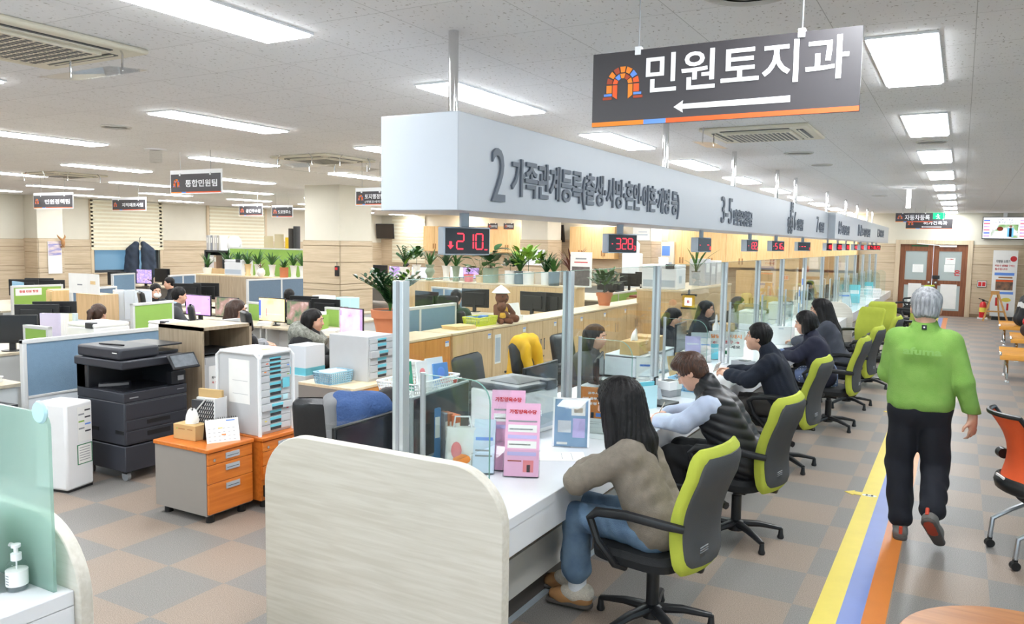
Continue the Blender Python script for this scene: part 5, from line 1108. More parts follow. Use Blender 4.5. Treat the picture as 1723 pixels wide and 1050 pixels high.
def plant(lab, loc, pot='tall', pm=None, kind='grass', s=1.0, lm=None, n=22, seed=1, h=.3, k=1.0):
    t = thing('potted_plant', lab, 'plant', loc); r = random.Random(seed); pm = pm or M_cer
    if pot == 'sq': MB().box((-.085*s, -.085*s, 0), (.085*s, .085*s, .22*s), pm).build('pot', t, .008); zt = .2*s; MB().box((-.075*s, -.075*s, .2*s), (.075*s, .075*s, .222*s), M_soil).build('soil', t)
    else:
        pr = [(a*s, b*s) for a, b in POTS[pot]]; zt = pr[-1][1]; MB().lathe(pr, pm, n=20).build('pot', t); MB().lathe([(0, zt-.004), (pr[-2][0]*.97, zt-.004), (pr[-2][0]*.97, zt+.006), (0, zt+.01)], M_soil, n=16).build('soil', t)
    mb = MB()
    if kind == 'grass':
        for i in range(n): blade(mb, (r.uniform(-.015, .015), r.uniform(-.015, .015), zt), r.uniform(0, 2*PI), h*r.uniform(.6, 1.05), .022*k, r.uniform(.3, 1.2), lm or M_leaf, up=r.uniform(.9, 1.5))
    elif kind == 'broad':
        for i in range(n):
            a = r.uniform(0, 2*PI); b = Vector((r.uniform(-.02, .02), r.uniform(-.02, .02), zt)); q = b+Vector((math.cos(a)*h*.3, math.sin(a)*h*.3, h*r.uniform(.2, .75))); mb.tube([b, b.lerp(q, .5)+Vector((0, 0, .02)), q], .004, lm or M_leaf, 4); blade(mb, q, a, h*.5*r.uniform(.7, 1.1), h*.24*k, r.uniform(.6, 1.4), lm or M_leaf, up=r.uniform(.3, 1.0), cup=.15)
    elif kind == 'bush':
        for i in range(n*4):
            a, e = r.uniform(0, 2*PI), r.uniform(.1, 1.4); d = h*r.uniform(.25, .6); b = (math.cos(a)*math.cos(e)*d, math.sin(a)*math.cos(e)*d, zt+.03+h*.2+math.sin(e)*d); blade(mb, b, a+r.uniform(-.6, .6), h*.4, .05*h/.3*k, r.uniform(.3, 1.4), lm or M_leaf2, n=3, up=r.uniform(.2, 1.2))
        mb.tube([(0, 0, zt), (0, 0, zt+h*.5)], .006, M_leafd, 5)
    elif kind == 'zz':
        for i in range(n):
            a = r.uniform(0, 2*PI); out = r.uniform(.3, 1.15); L = h*r.uniform(.75, 1.1); pts = [Vector((math.cos(a)*out*L*q*q*.75, math.sin(a)*out*L*q*q*.75, zt+L*(q-.18*out*q*q))) for q in (0, .25, .5, .75, 1)]; mb.tube(pts, [.007, .006, .005, .004, .002], M_leaf, 5)
            for q in range(8):
                f = .25+.75*q/7; i0 = min(3, int(f*4)); p = pts[i0].lerp(pts[i0+1], f*4-i0)
                for sd in (-1, 1): blade(mb, p, a+sd*1.0, .085*k, .036*k, .5, (lm or M_leafd) if i < n-3 else M_leaf2, n=4, up=.75)
    mb.build('foliage', t); return t
# ================================================================ BEHIND THE COUNTER: LEFT FOREGROUND
# orange pedestal with drawers
M_pull = mat('pull_grey', (176, 182, 188), .4); M_taupe = mat('taupe_side_panel', (150, 144, 138), .5, var=.03)
def pedestal(lab, x0, x1, y0, y1, side, rows, open_row=None):
    t = thing('drawer_pedestal', lab, 'drawer unit', (x1, y0, 0)); w, L = x1-x0, y1-y0
    MB().box((-w, 0, .06), (-.02, L, .51), side).build('carcass', t); MB().box((-w-.01, -.01, .51), (.012, L+.005, .54), M_orange).build('top_board', t, .006)
    z = .505; u = .435/sum(rows)
    for i, q in enumerate(rows):
        h = u*q; z -= h; px = .12 if i == open_row else 0; d = MB().box((-.02+px, .004, z+.003), (px, L-.004, z+h-.001), M_orange).build('drawer_front', t, .002)
        if px: MB().box((-.3, .02, z+.02), (px-.02, L-.02, z+h*.7), M_black).build('drawer_box', d)
        MB().box((px, L*.38, z+h-.06), (px+.008, L*.68, z+h-.02), M_pull).box((px+.008, L*.4, z+h-.045), (px+.0085, L*.66, z+h-.041), M_dgrey).build('pull', d)
        if i == 0: MB().lathe([(0, 0), (.011, 0), (.011, .006), (0, .006)], M_chrome, X=Matrix.Translation((px, L*.13, z+h*.4)) @ Matrix.Rotation(PI/2, 4, 'Y'), n=12).build('key_lock', d)
    for sx in (-w+.06, -.06):
        for sy in (.06, L-.06): MB().cyl((sx, sy, 0), .03, 0, .06, M_black, 12).build('foot', t)
    return t
pedestal('orange fronted drawer pedestal holding the tissue box and desk calendar', -5.02, -4.46, 3.68, 4.08, M_taupe, (1, 1.6, 2.6))
pedestal('second orange pedestal with its bottom drawer pulled open, under the tall grey drawer tower', -4.93, -4.4, 4.12, 4.52, M_orange, (1, 1.4, 1.4, 2), open_row=3)
tissue_box('kraft card tissue box on the orange pedestal', (-4.83, 3.84, .54), R(4), .22, .12, .11)
t = thing('desk_calendar', 'tent desk calendar with coloured marks on the orange pedestal', 'calendar', (-4.6, 3.92, .54), R(62))
for s, m in ((-1, M_paper), (1, M_black)): MB().cbox((0, 0, .085), (.23, .003, .17), m, Matrix.Translation((0, s*.066, 0)) @ Matrix.Rotation(R(22)*s, 4, 'X')).build('page' if s < 0 else 'backing', t)
X = Matrix.Translation((0, -.066, 0)) @ Matrix.Rotation(R(-22), 4, 'X'); mb = MB()
for i in range(6):
    for j in range(4): mb.box((-.1+i*.034, -.0025, .015+j*.028), (-.085+i*.034, -.0015, .018+j*.028), M_grey, X)
mb.box((-.03, -.0028, .1), (.0, -.0015, .106), M_sy, X).box((-.01, -.0028, .05), (.02, -.0015, .058), M_so, X).box((.03, -.0028, .15), (.09, -.0015, .158), M_sbl, X).text('2', (-.1, -.0035, .14), (1, 0, 0), (0, 0, 1), .018, M_black); q = MB(); q.v, q.f, q.m, q.s, q.mats = mb.v, mb.f, mb.m, mb.s, mb.mats; q.build('printed_dates', t)
mb = MB()
for i in range(14): mb.tube([(-.1+i*.0155, -.006, .158), (-.1+i*.0155, 0, .17), (-.1+i*.0155, .006, .158)], .0015, M_black, 4)
mb.build('wire_binding', t)
t = thing('file_holder', 'white lattice magazine file of folders on the orange pedestal behind the tissue box', 'file holder', (-4.85, 4.0, .54), R(8))
mb = MB().prism([(-.13, 0), (.12, 0), (.12, .12), (-.07, .29), (-.13, .29)], 'x', -.052, -.048, M_white) if False else MB()
pr = [(.13, 0), (-.12, 0), (-.12, .1), (.05, .28), (.13, .28)]
for x in (-.06, .06):
    for a, b in zip(pr, pr[1:]+pr[:1]): mb.tube([(a[0], x, a[1]), (b[0], x, b[1])], .006, M_white, 4)
    for i in range(13):
        for j in range(9):
            q = (-.115+i*.019, x, .015+j*.03)
            if q[2] < .1+max(0, (q[0]+.12)*1.06)-.03: mb.tube([(q[0], x, q[2]), (q[0]+.012, x, q[2]+.022)], .003, M_white, 4, caps=False)
mb.box((-.12, -.06, 0), (.13, .06, .005), M_white).box((.125, -.06, 0), (.13, .06, .28), M_white); mb.build('lattice_case', t)
MB().box((-.1, -.045, .006), (.12, -.01, .255), M_dgrey).build('black_folder', t); MB().box((-.09, -.005, .006), (.12, .02, .27), M_paper).build('paper_bundle', t); MB().box((-.1, .025, .006), (.12, .05, .33), M_kraft).build('kraft_envelope', t, .004)
# grey drawer tower with rounded white frame
t = drawers('tall grey steel drawer tower with cyan labels and a pinned paper sheet', (-4.66, 4.3, .54), R(90), .33, .42, .60, (1, 1, 1, 1, 1.6, 1.6, 1.6, 1.5, 1.6, 1.5, 1.7, 1.5), open_row=8)
fr = MB()
for y in (-.22, ):
    for x in (-.168, .168): fr.tube([(x, -.222, 0), (x, -.222, .57), (x*.82, -.222, .612), (0, -.222, .612)], .014, M_white, 8)
for x in (-.168, .168): fr.tube([(x, .222, 0), (x, .222, .58), (x, .18, .612), (x, -.18, .612), (x, -.222, .58), (x, -.222, 0)], .014, M_white, 8)
fr.box((-.165, -.2, .6), (.165, .2, .622), M_white); fr.build('rounded_frame', t)
MB().box((-.1675, -.12, .23), (-.166, .1, .56), M_paper).box((-.1682, -.1, .3), (-.1674, .06, .302), M_grey).box((-.1682, -.1, .4), (-.1674, .06, .402), M_grey).build('pinned_sheet', t)
MB().box((.06, -.226, .335), (.13, -.2235, .41), M_cyan2).build('blue_sticky_note', t); MB().box((.06, -.226, .245), (.11, -.2235, .285), M_mint_p if 'M_mint_p' in globals() else M_cyan).build('pale_sticky_note', t)
MB().box((-.02, -.12, .622), (.05, -.06, .624), M_sy).build('yellow_sticky_note', t)
mb = MB()
for i, (x, z) in enumerate(((-.12, .47), (.11, .5), (-.11, .2), (.1, .17), (-.12, .1), (.11, .33+.1), (-.1, .53))): mb.box((x, -.2235, z), (x+.02, -.2215, z+.008), [M_so, M_sbl, M_pinkp, M_red, M_sy, M_pgreen, M_sr][i])
mb.build('index_tabs', t)
# copier
def copier():
    t = thing('photocopier', 'large black floor standing photocopier behind the white air purifier', 'photocopier', (-5.8, 3.98, 0)); B = mat('copier_black', (52, 54, 62), .42, var=.05); B2 = mat('copier_dark', (34, 35, 40), .35, var=.08)
    # front faces +X; runs along +Y ; origin at the front left floor corner
    MB().box((-.62, 0, .09), (0, .6, .30), B).build('lower_cabinet', t, .008); MB().box((-.62, 0, .31), (0, .6, .66), B).build('body', t, .01)
    for z, h in ((.325, .1), (.43, .085), (.52, .13)):
        d = MB().box((-.01, .01, z), (.006, .59, z+h-.004), B).build('paper_drawer', t, .004)
        if z < .5: MB().box((.004, .2, z+h*.35), (.0075, .42, z+h*.75), M_black).build('drawer_grip', d)
    MB().box((-.62, 0, .66), (-.0, .6, .74), B).build('output_deck', t, .006); MB().box((-.56, .04, .73), (-.06, .52, .745), B2).tube([(-.4, .06, .752), (-.2, .2, .77)], .03, B2, 8).build('output_tray', t)
    MB().box((-.62, 0, .74), (-.46, .6, .96), B2).box((-.62, .5, .74), (-.03, .6, .96), B2).box((-.62, 0, .74), (-.5, .05, .96), B).build('rear_housing', t, .006)
    MB().box((-.64, -.01, .93), (.0, .62, 1.0), B).build('scanner_unit', t, .012)
    MB().box((-.6, -.005, 1.005), (-.03, .36, 1.10), B).build('document_feeder', t, .02); MB().box((-.56, .34, 1.07), (-.1, .64, 1.085), B2, Matrix.Translation((0, 0, 0))).box((-.5, .36, 1.005), (-.1, .6, 1.03), B2).tube([(-.45, .1, 1.105), (-.15, .12, 1.11)], .008, B2, 6).build('feeder_tray', t, .004)
    c = MB().cbox((0, 0, 0), (.02, .27, .15), B2, Matrix.Translation((.09, .5, .955)) @ Matrix.Rotation(R(-35), 4, 'Y')).build('control_panel', t, .01); MB().cbox((.011, 0, 0), (.002, .23, .11), mat('panel_screen', (120, 126, 132), .15, var=.2, vscale=30), Matrix.Translation((.09, .5, .955)) @ Matrix.Rotation(R(-35), 4, 'Y')).build('touch_screen', c)
    MB().box((-.05, .44, .75), (.01, .58, .86), B2).box((.01, .5, .78), (.012, .56, .82), M_grey).build('front_unit', t, .006)
    MB().box((.0, .05, .69), (.0015, .13, .70), M_grey).box((0, .5, .7), (.0015, .57, .706), M_grey).box((-.12, -.0115, 1.06), (-.06, -.0095, 1.066), M_paper).build('badge', t)
    for y in (.12, .45): MB().box((-y, -.003, .4), (-y+.11, .0, .43), M_black).build('side_grip', t)
    for x, y in ((-.08, .06), (-.55, .06), (-.08, .54), (-.55, .54)):
        MB().cyl((0, 0, 0), .04, -.015, .015, M_grey, 18, Matrix.Translation((x, y, .04)) @ Matrix.Rotation(PI/2, 4, 'X')).box((x-.03, y-.02, .06), (x+.03, y+.02, .09), M_black).build('caster', t)
copier()
# air purifier
t = thing('air_purifier', 'slim white air purifier standing beside the photocopier', 'air purifier', (-6.13, 3.68, 0), R(12))
MB().box((-.16, -.13, .015), (.16, .13, .70), M_white).build('casing', t, .02); MB().box((-.15, -.12, 0), (.15, .12, .02), M_black).build('base', t)
mb = MB().box((.1602, -.02, .38), (.162, .115, .66), M_paper)
for i in range(7): mb.box((.162, -.01 if i % 2 else .05, .62-i*.028), (.1625, .045 if i % 2 else .105, .632-i*.028), [M_dgrey, M_grey, M_dgrey, M_pgreen, M_sbl, M_grey, M_dgrey][i])
mb.box((.1602, -.03, .2), (.162, .115, .36), M_dkgreen).box((.162, -.022, .207), (.1625, .107, .353), M_paper)
for i in range(6): mb.box((.1625, -.01, .33-i*.02), (.163, .09, .335-i*.02), M_grey)
mb.build('rating_labels', t)
# blue partition behind copier and greyed oak cupboard
partition('long slate blue partition standing behind the photocopier', (-6.85, 3.77), (-6.85, 5.25), 1.12, M_pfab, low=.56)
t = thing('open_cupboard', 'greyed oak cupboard with an open top shelf behind the photocopier', 'cupboard', (-5.85, 4.78, 0))
MB().box((-.58, 0, 0), (0, .03, 1.2), M_oak).box((-.58, .55, 0), (0, .58, 1.2), M_oak).box((-.58, 0, 1.17), (0, .58, 1.2), M_oak).box((-.58, .03, 0), (-.56, .55, 1.17), M_oak).box((-.56, .03, 0), (-.02, .55, .05), M_oak).build('carcass', t)
MB().box((-.5, .04, .05), (-.03, .54, .92), M_ggrey).box((-.5, .04, .945), (-.05, .54, .955), M_dgrey).build('grey_cabinet', t, .006); MB().box((-.03, .06, .86), (-.025, .52, .915), M_ggrey).build('cabinet_lip', t)
mb = MB().box((-.03, .1, .62), (-.028, .46, .84), M_paper).text('복사는 1인당 필요한 만큼', (-.0275, .13, .72), (0, 1, 0), (0, 0, 1), .025, M_dgrey, .3).text('꼭 필요한 만큼만 하세요', (-.0275, .13, .675), (0, 1, 0), (0, 0, 1), .022, M_red, .3); mb.build('pasted_notice', t)
partition('short slate blue partition just beyond the greyed oak cupboard', W(352, 541, Z=1.1), W(401, 535, Z=1.1), 1.1, M_pfab)
# low orange-birch cabinet with drawer box and basket
low_cabinet('low orange cabinet with pale top holding the grey drawer box and blue basket', -5.02, -4.4, 5.12, 6.12, .75, M_orange if 0 else wood('amber_cabinet_wood', (226, 158, 88), (212, 140, 70), .4), M_birchtop, side=M_taupe, bar=False)
drawers('grey steel drawer box with six trays on the low orange cabinet', (-4.72, 5.62, .75), R(90), .36, .46, .40, (1, 1.5, 1.5, 1.5, 1.5, 1.4), open_row=2)
basket('pale blue lattice basket full of paper beside the grey drawer box', (-4.75, 5.27, .75), R(86), .28, .2, .1, M_cyan if 0 else mat('pale_blue_plastic', (158, 200, 220), .4))
sheet_stack('white paper pile heaped in the pale blue basket', (-4.75, 5.27, .757), R(86), .19, .15, .1)
for i, (y, c, h) in enumerate(((5.86, (226, 190, 132), .36), (5.9, (240, 238, 234), .31), (5.95, (244, 243, 240), .3))): binder(['kraft folder standing right of the grey drawer box', 'first white file standing right of the grey drawer box', 'second white file leaning at the end of the low orange cabinet'][i], (-4.62, y, .75), R(90), c, .03, .24, h, name='document_file')
sheet_stack('white paper stack on the right end of the low orange cabinet', (-4.55, 6.02, .75), R(80), h=.12)
# long run of cabinets behind the staff
low_cabinet('amber two door cabinet left of the long birch row, with curved handles', -5.25, -4.78, 6.24, 7.16, 1.0, MATS['amber_cabinet_wood'], M_birchtop, bar=False)
seams = [7.2, 8.05, 8.91, 9.79, 10.66, 11.53, 12.4, 13.28, 14.15]
for i in range(8):
    low_cabinet('%s birch two door cabinet from the near end of the long row behind the staff' % words[i], -5.2, -4.78, seams[i]+.004, seams[i+1]-.004, 1.0, M_birch, M_birchtop, sheet=(i == 1))['group'] = 'birch cabinets behind the counter staff'
# things on that row
t = basket('lime green lattice basket of blue cartons on the birch cabinets', (-5.02, 8.16, 1.0), R(90), .42, .24, .1, mat('lime_plastic', (206, 214, 44), .4))
for i, (dx, dy) in enumerate(((-.05, -.12), (.02, .02), (-.03, .13))):
    o = MB().box((-.05, -.045, 0), (.05, .045, .1), mat('carton_blue', (62, 122, 196), .5)).box((-.051, -.046, .04), (.051, .046, .07), M_paper).build('carton', loc=(-5.02+dx, 8.16+dy, 1.007), rot=(0, 0, .2*i)); tag(o, '%s blue carton in the lime green basket' % ['left', 'middle', 'right'][i], 'carton')
sheet_stack('pile of kraft envelopes in clear sleeves left of the lime basket', (-5.0, 7.66, 1.0), R(80), .32, .24, .04, M_cream)
M_bear = mat('brown_plush', (122, 76, 52), .95, var=.2, bump=.6, bscale=90); M_byel = mat('plush_yellow_vest', (230, 178, 56), .9)
def bear(lab, loc, rz, s=1.0, hat=False):
    t = thing('plush_bear', lab, 'plush toy', loc, rz); S = lambda *a: V3(*a)*s
    o = skin('body', [('e', S(0, 0, .11), S(.085, .075, .11), None, .02), ('e', S(0, .02, .27), S(.08, .075, .075), None, .02), ('e', S(-.06, .0, .335), S(.026, .014, .026), None, .01), ('e', S(.06, .0, .335), S(.026, .014, .026), None, .01), ('e', S(0, .085, .255), S(.035, .03, .026), None, .01), ('c', S(-.08, .02, .17), S(-.12, .08, .09), .032*s, .03*s, .02), ('c', S(.08, .02, .17), S(.12, .08, .09), .032*s, .03*s, .02), ('c', S(-.06, .05, .04), S(-.09, .17, .04), .04*s, .045*s, .02), ('c', S(.06, .05, .04), S(.09, .17, .04), .04*s, .045*s, .02)], .009*s, M_bear, t)
    skin('vest', [('e', S(0, 0, .12), S(.09, .08, .085), None, .02), ('-h', S(0, 0, .08), (0, 0, -1))], .009*s, M_byel, t)
    mb = MB()
    for e in (-1, 1): mb.ell(tuple(S(e*.03, .082, .288)), tuple(S(.012, .008, .012)), M_black, 8, 6)
    mb.ell(tuple(S(0, .112, .262)), tuple(S(.012, .008, .009)), M_black, 8, 6); mb.build('eyes_and_nose', t)
    if hat: MB().lathe([(.11*s, .33*s), (.06*s, .38*s), (0, .42*s), (0, .4*s), (.1*s, .325*s)], M_paper, n=16).build('white_hat', t)
bear('larger brown plush bear with a white hat on the birch cabinets', (-5.06, 8.72, 1.0), R(-115), 1.1, True); bear('smaller brown plush bear sitting in front of the larger one', (-4.93, 8.5, 1.0), R(-120), .75)
o = MB().box((-.12, -.006, 0), (.12, .006, .2), M_paper).build('sheet_stand', loc=(-5.12, 9.22, 1.0), rot=(R(-12), 0, R(85))); tag(o, 'white sheet propped up right of the plush bears', 'sheet')
plant('leafy green plant in a terracotta pot on the birch cabinets behind the staff', (-5.02, 12.0, 1.0), 'terra', M_terra, 'bush', .8, n=26, seed=5, h=.42, lm=M_leaf)
sheet_stack('small stack of white paper behind the plush bears', (-4.98, 8.98, 1.0), R(60), .15, .1, .06)
# plant in the large terracotta pot (near)
t = thing('side_table', 'narrow wooden stand under the large terracotta pot', 'stand', (-5.0, 6.62, 0))
o = W(646, 552, X=-5.6); plant('large terracotta pot with a glossy dark green plant by the first glass post', (-5.05, 6.58, 1.0) if 0 else (-5.04, 6.44, 1.0), 'terra', M_terra, 'zz', 1.15, n=30, seed=3, h=.42)
bpy.data.objects.remove(t)
MB()
# ================================================================ OFFICE: PARTITIONS AND DESKS
desk('pale desk with the white laser printers behind the long blue partition', -8.9, -7.2, 4.92, 6.7)
desk('pale desk with the purple screens in the middle of the office', -11.2, -8.9, 8.3, 8.86); desk('pale desk under the yellow and map screens', -8.85, -7.6, 8.3, 8.9); desk('pale desk under the pink screen, left of the terracotta pot', -7.5, -6.1, 8.0, 8.8)
desk('pale desk at the left edge with the black monitors', -11.2, -8.95, 4.2, 5.6); desk('pale desk behind the woman with the ponytail', -11.4, -10.2, 5.7, 6.6)
desk('far pale desk by the window blind', -19.6, -17.4, 13.4, 15.0); desk('far pale desk with the row of black monitors', -13.5, -11.6, 9.9, 10.9); desk('pale desk in front of the column beside the black monitors', -9.8, -8.2, 9.4, 10.3)
desk('pale desk at the far left before the wainscot', -16.4, -14.0, 7.4, 9.2); desk('pale desk under the white letter trays', -12.3, -10.6, 8.3+1.0, 10.2)
partition('green partition with a red and white slogan strip at the far left', W(18, 481, Z=1.15), W(105, 478, Z=1.15), 1.15, M_pgreen, low=.66)
a, b = W(18, 481, Z=1.15), W(105, 478, Z=1.15); an = math.atan2(b.y-a.y, b.x-a.x)
o = MB().box((0, -.004, 0), (.42, 0, .12), M_paper).text('청렴 민원 행정', (.06, -.005, .045), (1, 0, 0), (0, 0, 1), .045, M_red, .3, bold=.02).build('slogan_strip', loc=(a.x+.06*math.cos(an)+.02*math.sin(an), a.y+.06*math.sin(an)-.024*math.cos(an), .98), rot=(0, 0, an)); tag(o, 'white strip with red letters on the far left green partition', 'sign')
partition('grey blue partition beside the white letter trays', W(118, 486, Z=1.15), W(195, 481, Z=1.15), 1.15, M_pfab2, low=.6)
partition('low green partition behind the grey mesh chair', W(221, 511, Z=1.12), W(290, 505, Z=1.12), 1.12, M_pgreen, low=.55)
partition('grey blue partition in two bays in front of the column', W(415, 470, Z=1.15), W(516, 466, Z=1.15), 1.15, M_pfab2, low=.5, mid=.55)
partition('pair of grey blue partitions under the dark bookshelf', W(284, 463, Z=1.15), W(328, 461, Z=1.15), 1.15, M_pfab2, mid=.5, low=.3)
partition('green partition glimpsed between the black monitors at the left', W(42, 546, Z=1.05), W(84, 550, Z=1.05), 1.05, M_pgreen)
partition('green partition behind the woman in grey', W(418, 507, Z=1.0), W(440, 509, Z=1.0), 1.0, M_pgreen); partition('green partition left of the pink screen', W(548, 516, Z=1.0), W(575, 518, Z=1.0), 1.0, M_pgreen)
partition('pale blue partition facing the white window sill', W(188, 461, Z=1.15), W(226, 459, Z=1.15), 1.15, M_pfab, low=.3)
partition('grey blue partition standing behind the amber cabinet, in front of the hooded person', (-5.4, 7.1), (-5.4, 8.18), 1.25, M_pfab, low=.2, mid=.3)
partition('slate blue partition below the right potted plants', W(727, 482, Z=1.12), W(782, 486, Z=1.12), 1.12, M_pfab, low=.2, mid=.4)
partition('green low partition behind the plant in the terracotta pot', W(1012, 495, Z=1.1), W(1075, 487, Z=1.1), 1.1, M_pgreen, low=.4, mid=.4)
# tall green board behind the row of plants
a, b = W(386, 416, Y=14.9), W(515, 416, Y=14.9); partition('tall green board behind the row of potted grasses', (a.x, 14.9), (b.x+.5, 14.9), a.z, M_pgreen, low=.5)
# ledges with plants
def ledge(lab, x0, x1, y, d, h, m=M_birch):
    t = thing('storage_counter', lab, 'counter', (x0, y, 0)); MB().box((0, 0, h-.03), (x1-x0, d, h), M_birchtop).build('top_board', t, .003); MB().box((.02, .02, .05), (x1-x0-.02, d, h-.03), m).box((.05, .04, 0), (x1-x0-.05, d, .05), M_dgrey).build('carcass', t)
    n = int((x1-x0)/.45)
    for i in range(n): MB().box((.02+(x1-x0-.04)*i/n+.003, .0, .06), (.02+(x1-x0-.04)*(i+1)/n-.003, .02, h-.035), m).build('door', t, .002)
    return t
ledge('wooden counter carrying the row of potted grasses by the column', -16.7, -12.98, 13.45, .4, 1.1, M_oak); ledge('wooden counter carrying the row of mixed potted plants behind the staff', -11.5, -6.85, 14.9, .45, 1.1)
gpx = [(352, 463), (376, 464), (395, 464), (417, 464), (433, 464), (457, 466), (477, 467), (492, 467), (508, 467)]
for i, (px, py_) in enumerate(((348, 461), (383, 464), (399, 464), (416, 464), (433, 465), (457, 466), (477, 466), (493, 467), (508, 467))):
    x = W(px, py_, Y=13.6).x; plant('%s potted grass from the left on the counter by the column' % ordn[i], (x, 13.62, 1.1), ['bowl', 'tall', 'tall', 'tall', 'tall', 'tall', 'cyl', 'tall', 'tall'][i], [M_cer, M_cer, M_cer, M_cream, M_cer, M_cer, M_terra, M_cer, M_cer][i], 'grass', 1.25, n=26, seed=i+20, h=.42 if i != 6 else .3, k=1.8, lm=M_leaf)['group'] = 'potted grasses by the column'
plant('white round vase with dark twigs among the potted grasses', (W(441, 466, Y=13.55).x, 13.52, 1.1), 'ball', M_cer, 'grass', 1.1, lm=M_red2, n=8, seed=90, h=.25)
pl = [(680, 'cyl', M_cer, 'zz', .36, M_leafd), (697, 'tall', M_cer, 'bush', .34, M_leaf), (722, 'urn', M_celadon, 'grass', .34, M_leaf), (747, 'tall', M_cer, 'grass', .36, M_leafd), (766, 'tall', M_celadon, 'grass', .34, M_leaf), (785, 'bowl', M_pinkp, 'bush', .1, M_leaf), (807, 'bowl', M_cream, 'broad', .5, M_leaf), (822, 'sq', M_celadon, 'broad', .44, M_leafd), (857, 'cyl', M_cer, 'bush', .24, M_leafd), (871, 'cyl', M_dpot, 'grass', .46, M_leaf), (888, 'cyl', M_cer, 'bush', .46, M_leaf2), (916, 'cyl', M_cer, 'grass', .4, M_leafd), (931, 'cyl', M_dpot, 'grass', .34, M_leaf), (958, 'cyl', M_cer, 'grass', .5, M_red2)]
desc = ['white pot with a dark curly plant, leftmost', 'small bushy plant in a narrow white vase', 'celadon urn with thin reeds', 'tall white vase with stiff dark blades', 'celadon vase with thin grass', 'small pink pot with a sprout', 'cream bowl with broad leaves', 'square celadon pot with big leaves', 'white pot with a low dark bush', 'dark glass pot with upright blades', 'white pot with a bright bushy plant', 'white pot with arching leaves', 'dark glass pot with thin grass', 'white pot with a maroon leaved plant']
for i, (px, pt, pm, kd, h, lm) in enumerate(pl):
    x = W(px, 475, Y=15.05).x; plant(desc[i]+' on the counter behind the staff', (x, 15.08+.06*(i % 2), 1.1), pt, pm, kd, 1.5 if pt != 'bowl' else 1.3, n=24 if kd == 'grass' else 14, seed=i+40, h=h*1.35, k=2.2 if kd == 'grass' else 1.2, lm=lm)
# white notice stand on that counter
a = W(975, 478, Y=14.95); t = thing('notice_stand', 'white notice board with a dark picture on the counter behind the staff', 'notice', (a.x, 15.0, 1.1)); MB().box((-.24, 0, 0), (.24, .02, .72), M_paper).build('board', t); MB().box((-.2, -.003, .03), (.2, 0, .42), mat('notice_picture', (120, 112, 110), .6, var=.4, vscale=14)).box((-.15, -.003, .5), (.15, 0, .52), M_red).box((-.12, -.003, .57), (.12, 0, .6), M_grey).build('print', t); MB().box((-.15, .02, 0), (.15, .12, .02), M_paper).build('foot', t)

# ================================================================ OFFICE: SCREENS, PRINTERS, PEOPLE AND CHAIRS
def mon_px(px, py, ztop, rz, scr, lab, w=.53, h=.31, **k):
    """place a monitor so that the middle of its top edge is seen at a pixel; the foot stands on a desk 0.72 m high"""
    p = W(px, py, Z=ztop); return monitor(lab, (p.x, p.y, .72), rz, scr, w, h, ztop-.72-h, **k)
mon_px(334, 496, 1.13, 0, S_purple, 'monitor with a purple screen in front of the man in the grey jacket', .56, .32, bars=[(.3, .05, .6, .12, G_bar), (.93, .8, .96, .86, G_blue)]); mon_px(382, 500, 1.12, 0, S_map, 'monitor with a dark map right of the purple screen', .5, .31)
mon_px(458, 501, 1.13, 0, S_yellow, 'monitor with a pale yellow spreadsheet', .54, .36, bars=[(0, .1, .08, .9, G_blue), (0, .14, .08, .2, G_bar), (.28, .3, .9, .31, MATS['task_bar']), (.28, .2, .31, .55, G_red)]); mon_px(502, 506, 1.12, 0, S_map, 'monitor with a green aerial map right of the yellow one', .44, .36)
mon_px(592, 518, 1.1, R(-8), S_pink, 'monitor with a pink screen left of the terracotta pot', .46, .36, bars=[(.9, 0, 1, 1, S_lav), (0, .7, .08, .9, S_lav)])
mon_px(243, 453, 1.16, 0, S_sak, 'distant monitor with a blossom picture below the window', .62, .38); mon_px(273, 452, 1.16, R(10), None, 'distant black monitor right of the blossom screen', .5, .36)
desk('pale desk at the left edge beside the long blue partition', -8.3, -6.95, 2.6, 3.98) if 0 else None
for px, py_, z, rz, lab in ((315, 477, 1.14, 205, 'black monitor seen from behind left of the grey copier lid'), (347, 476, 1.14, 200, 'second black monitor seen from behind near the purple screen'), (512, 498, 1.12, 188, 'black monitor back behind the yellow screen'), (548, 503, 1.1, 185, 'long low black monitor back before the column'), (18, 530, 1.12, 45, 'black monitor with a reflecting screen at the left edge'), (62, 512, 1.1, 222, 'black monitor back beside the green slogan partition'), (92, 507, 1.12, 226, 'second black monitor back at the left beside the white file rack'), (40, 470, 1.15, 220, 'distant black monitor at the far left'), (66, 468, 1.15, 220, 'distant black monitor right of the far left one'), (84, 471, 1.12, 225, 'distant black monitor before the pilaster calendar'), (200, 458, 1.14, 215, 'distant black monitor below the window sill')):
    mon_px(px, py_, z, R(rz), None, lab)
p = W(30, 474, Z=1.18); monitor('pale blue cardboard backed monitor above the green slogan partition', (p.x, p.y, .72), R(170), None, .5, .38, .08, bez=mat('pale_blue_board', (150, 190, 216), .6))
def at_top(px, py, z): p = W(px, py, Z=z); return (p.x, p.y)
x, y = at_top(166, 541, 1.04); laser('large white laser printer behind the long blue partition', (x, y, .72), R(0), .5, .42, .32)
x, y = at_top(283, 534, 1.0); laser('small white laser printer left of the greyed oak cupboard', (x, y, .72), R(0), .36, .32, .24)
x, y = at_top(382, 443, 1.42); laser('white printer on the storage counter at the left end of the plants', (-15.3, 13.64, 1.1), R(0), .6, .36, .38)
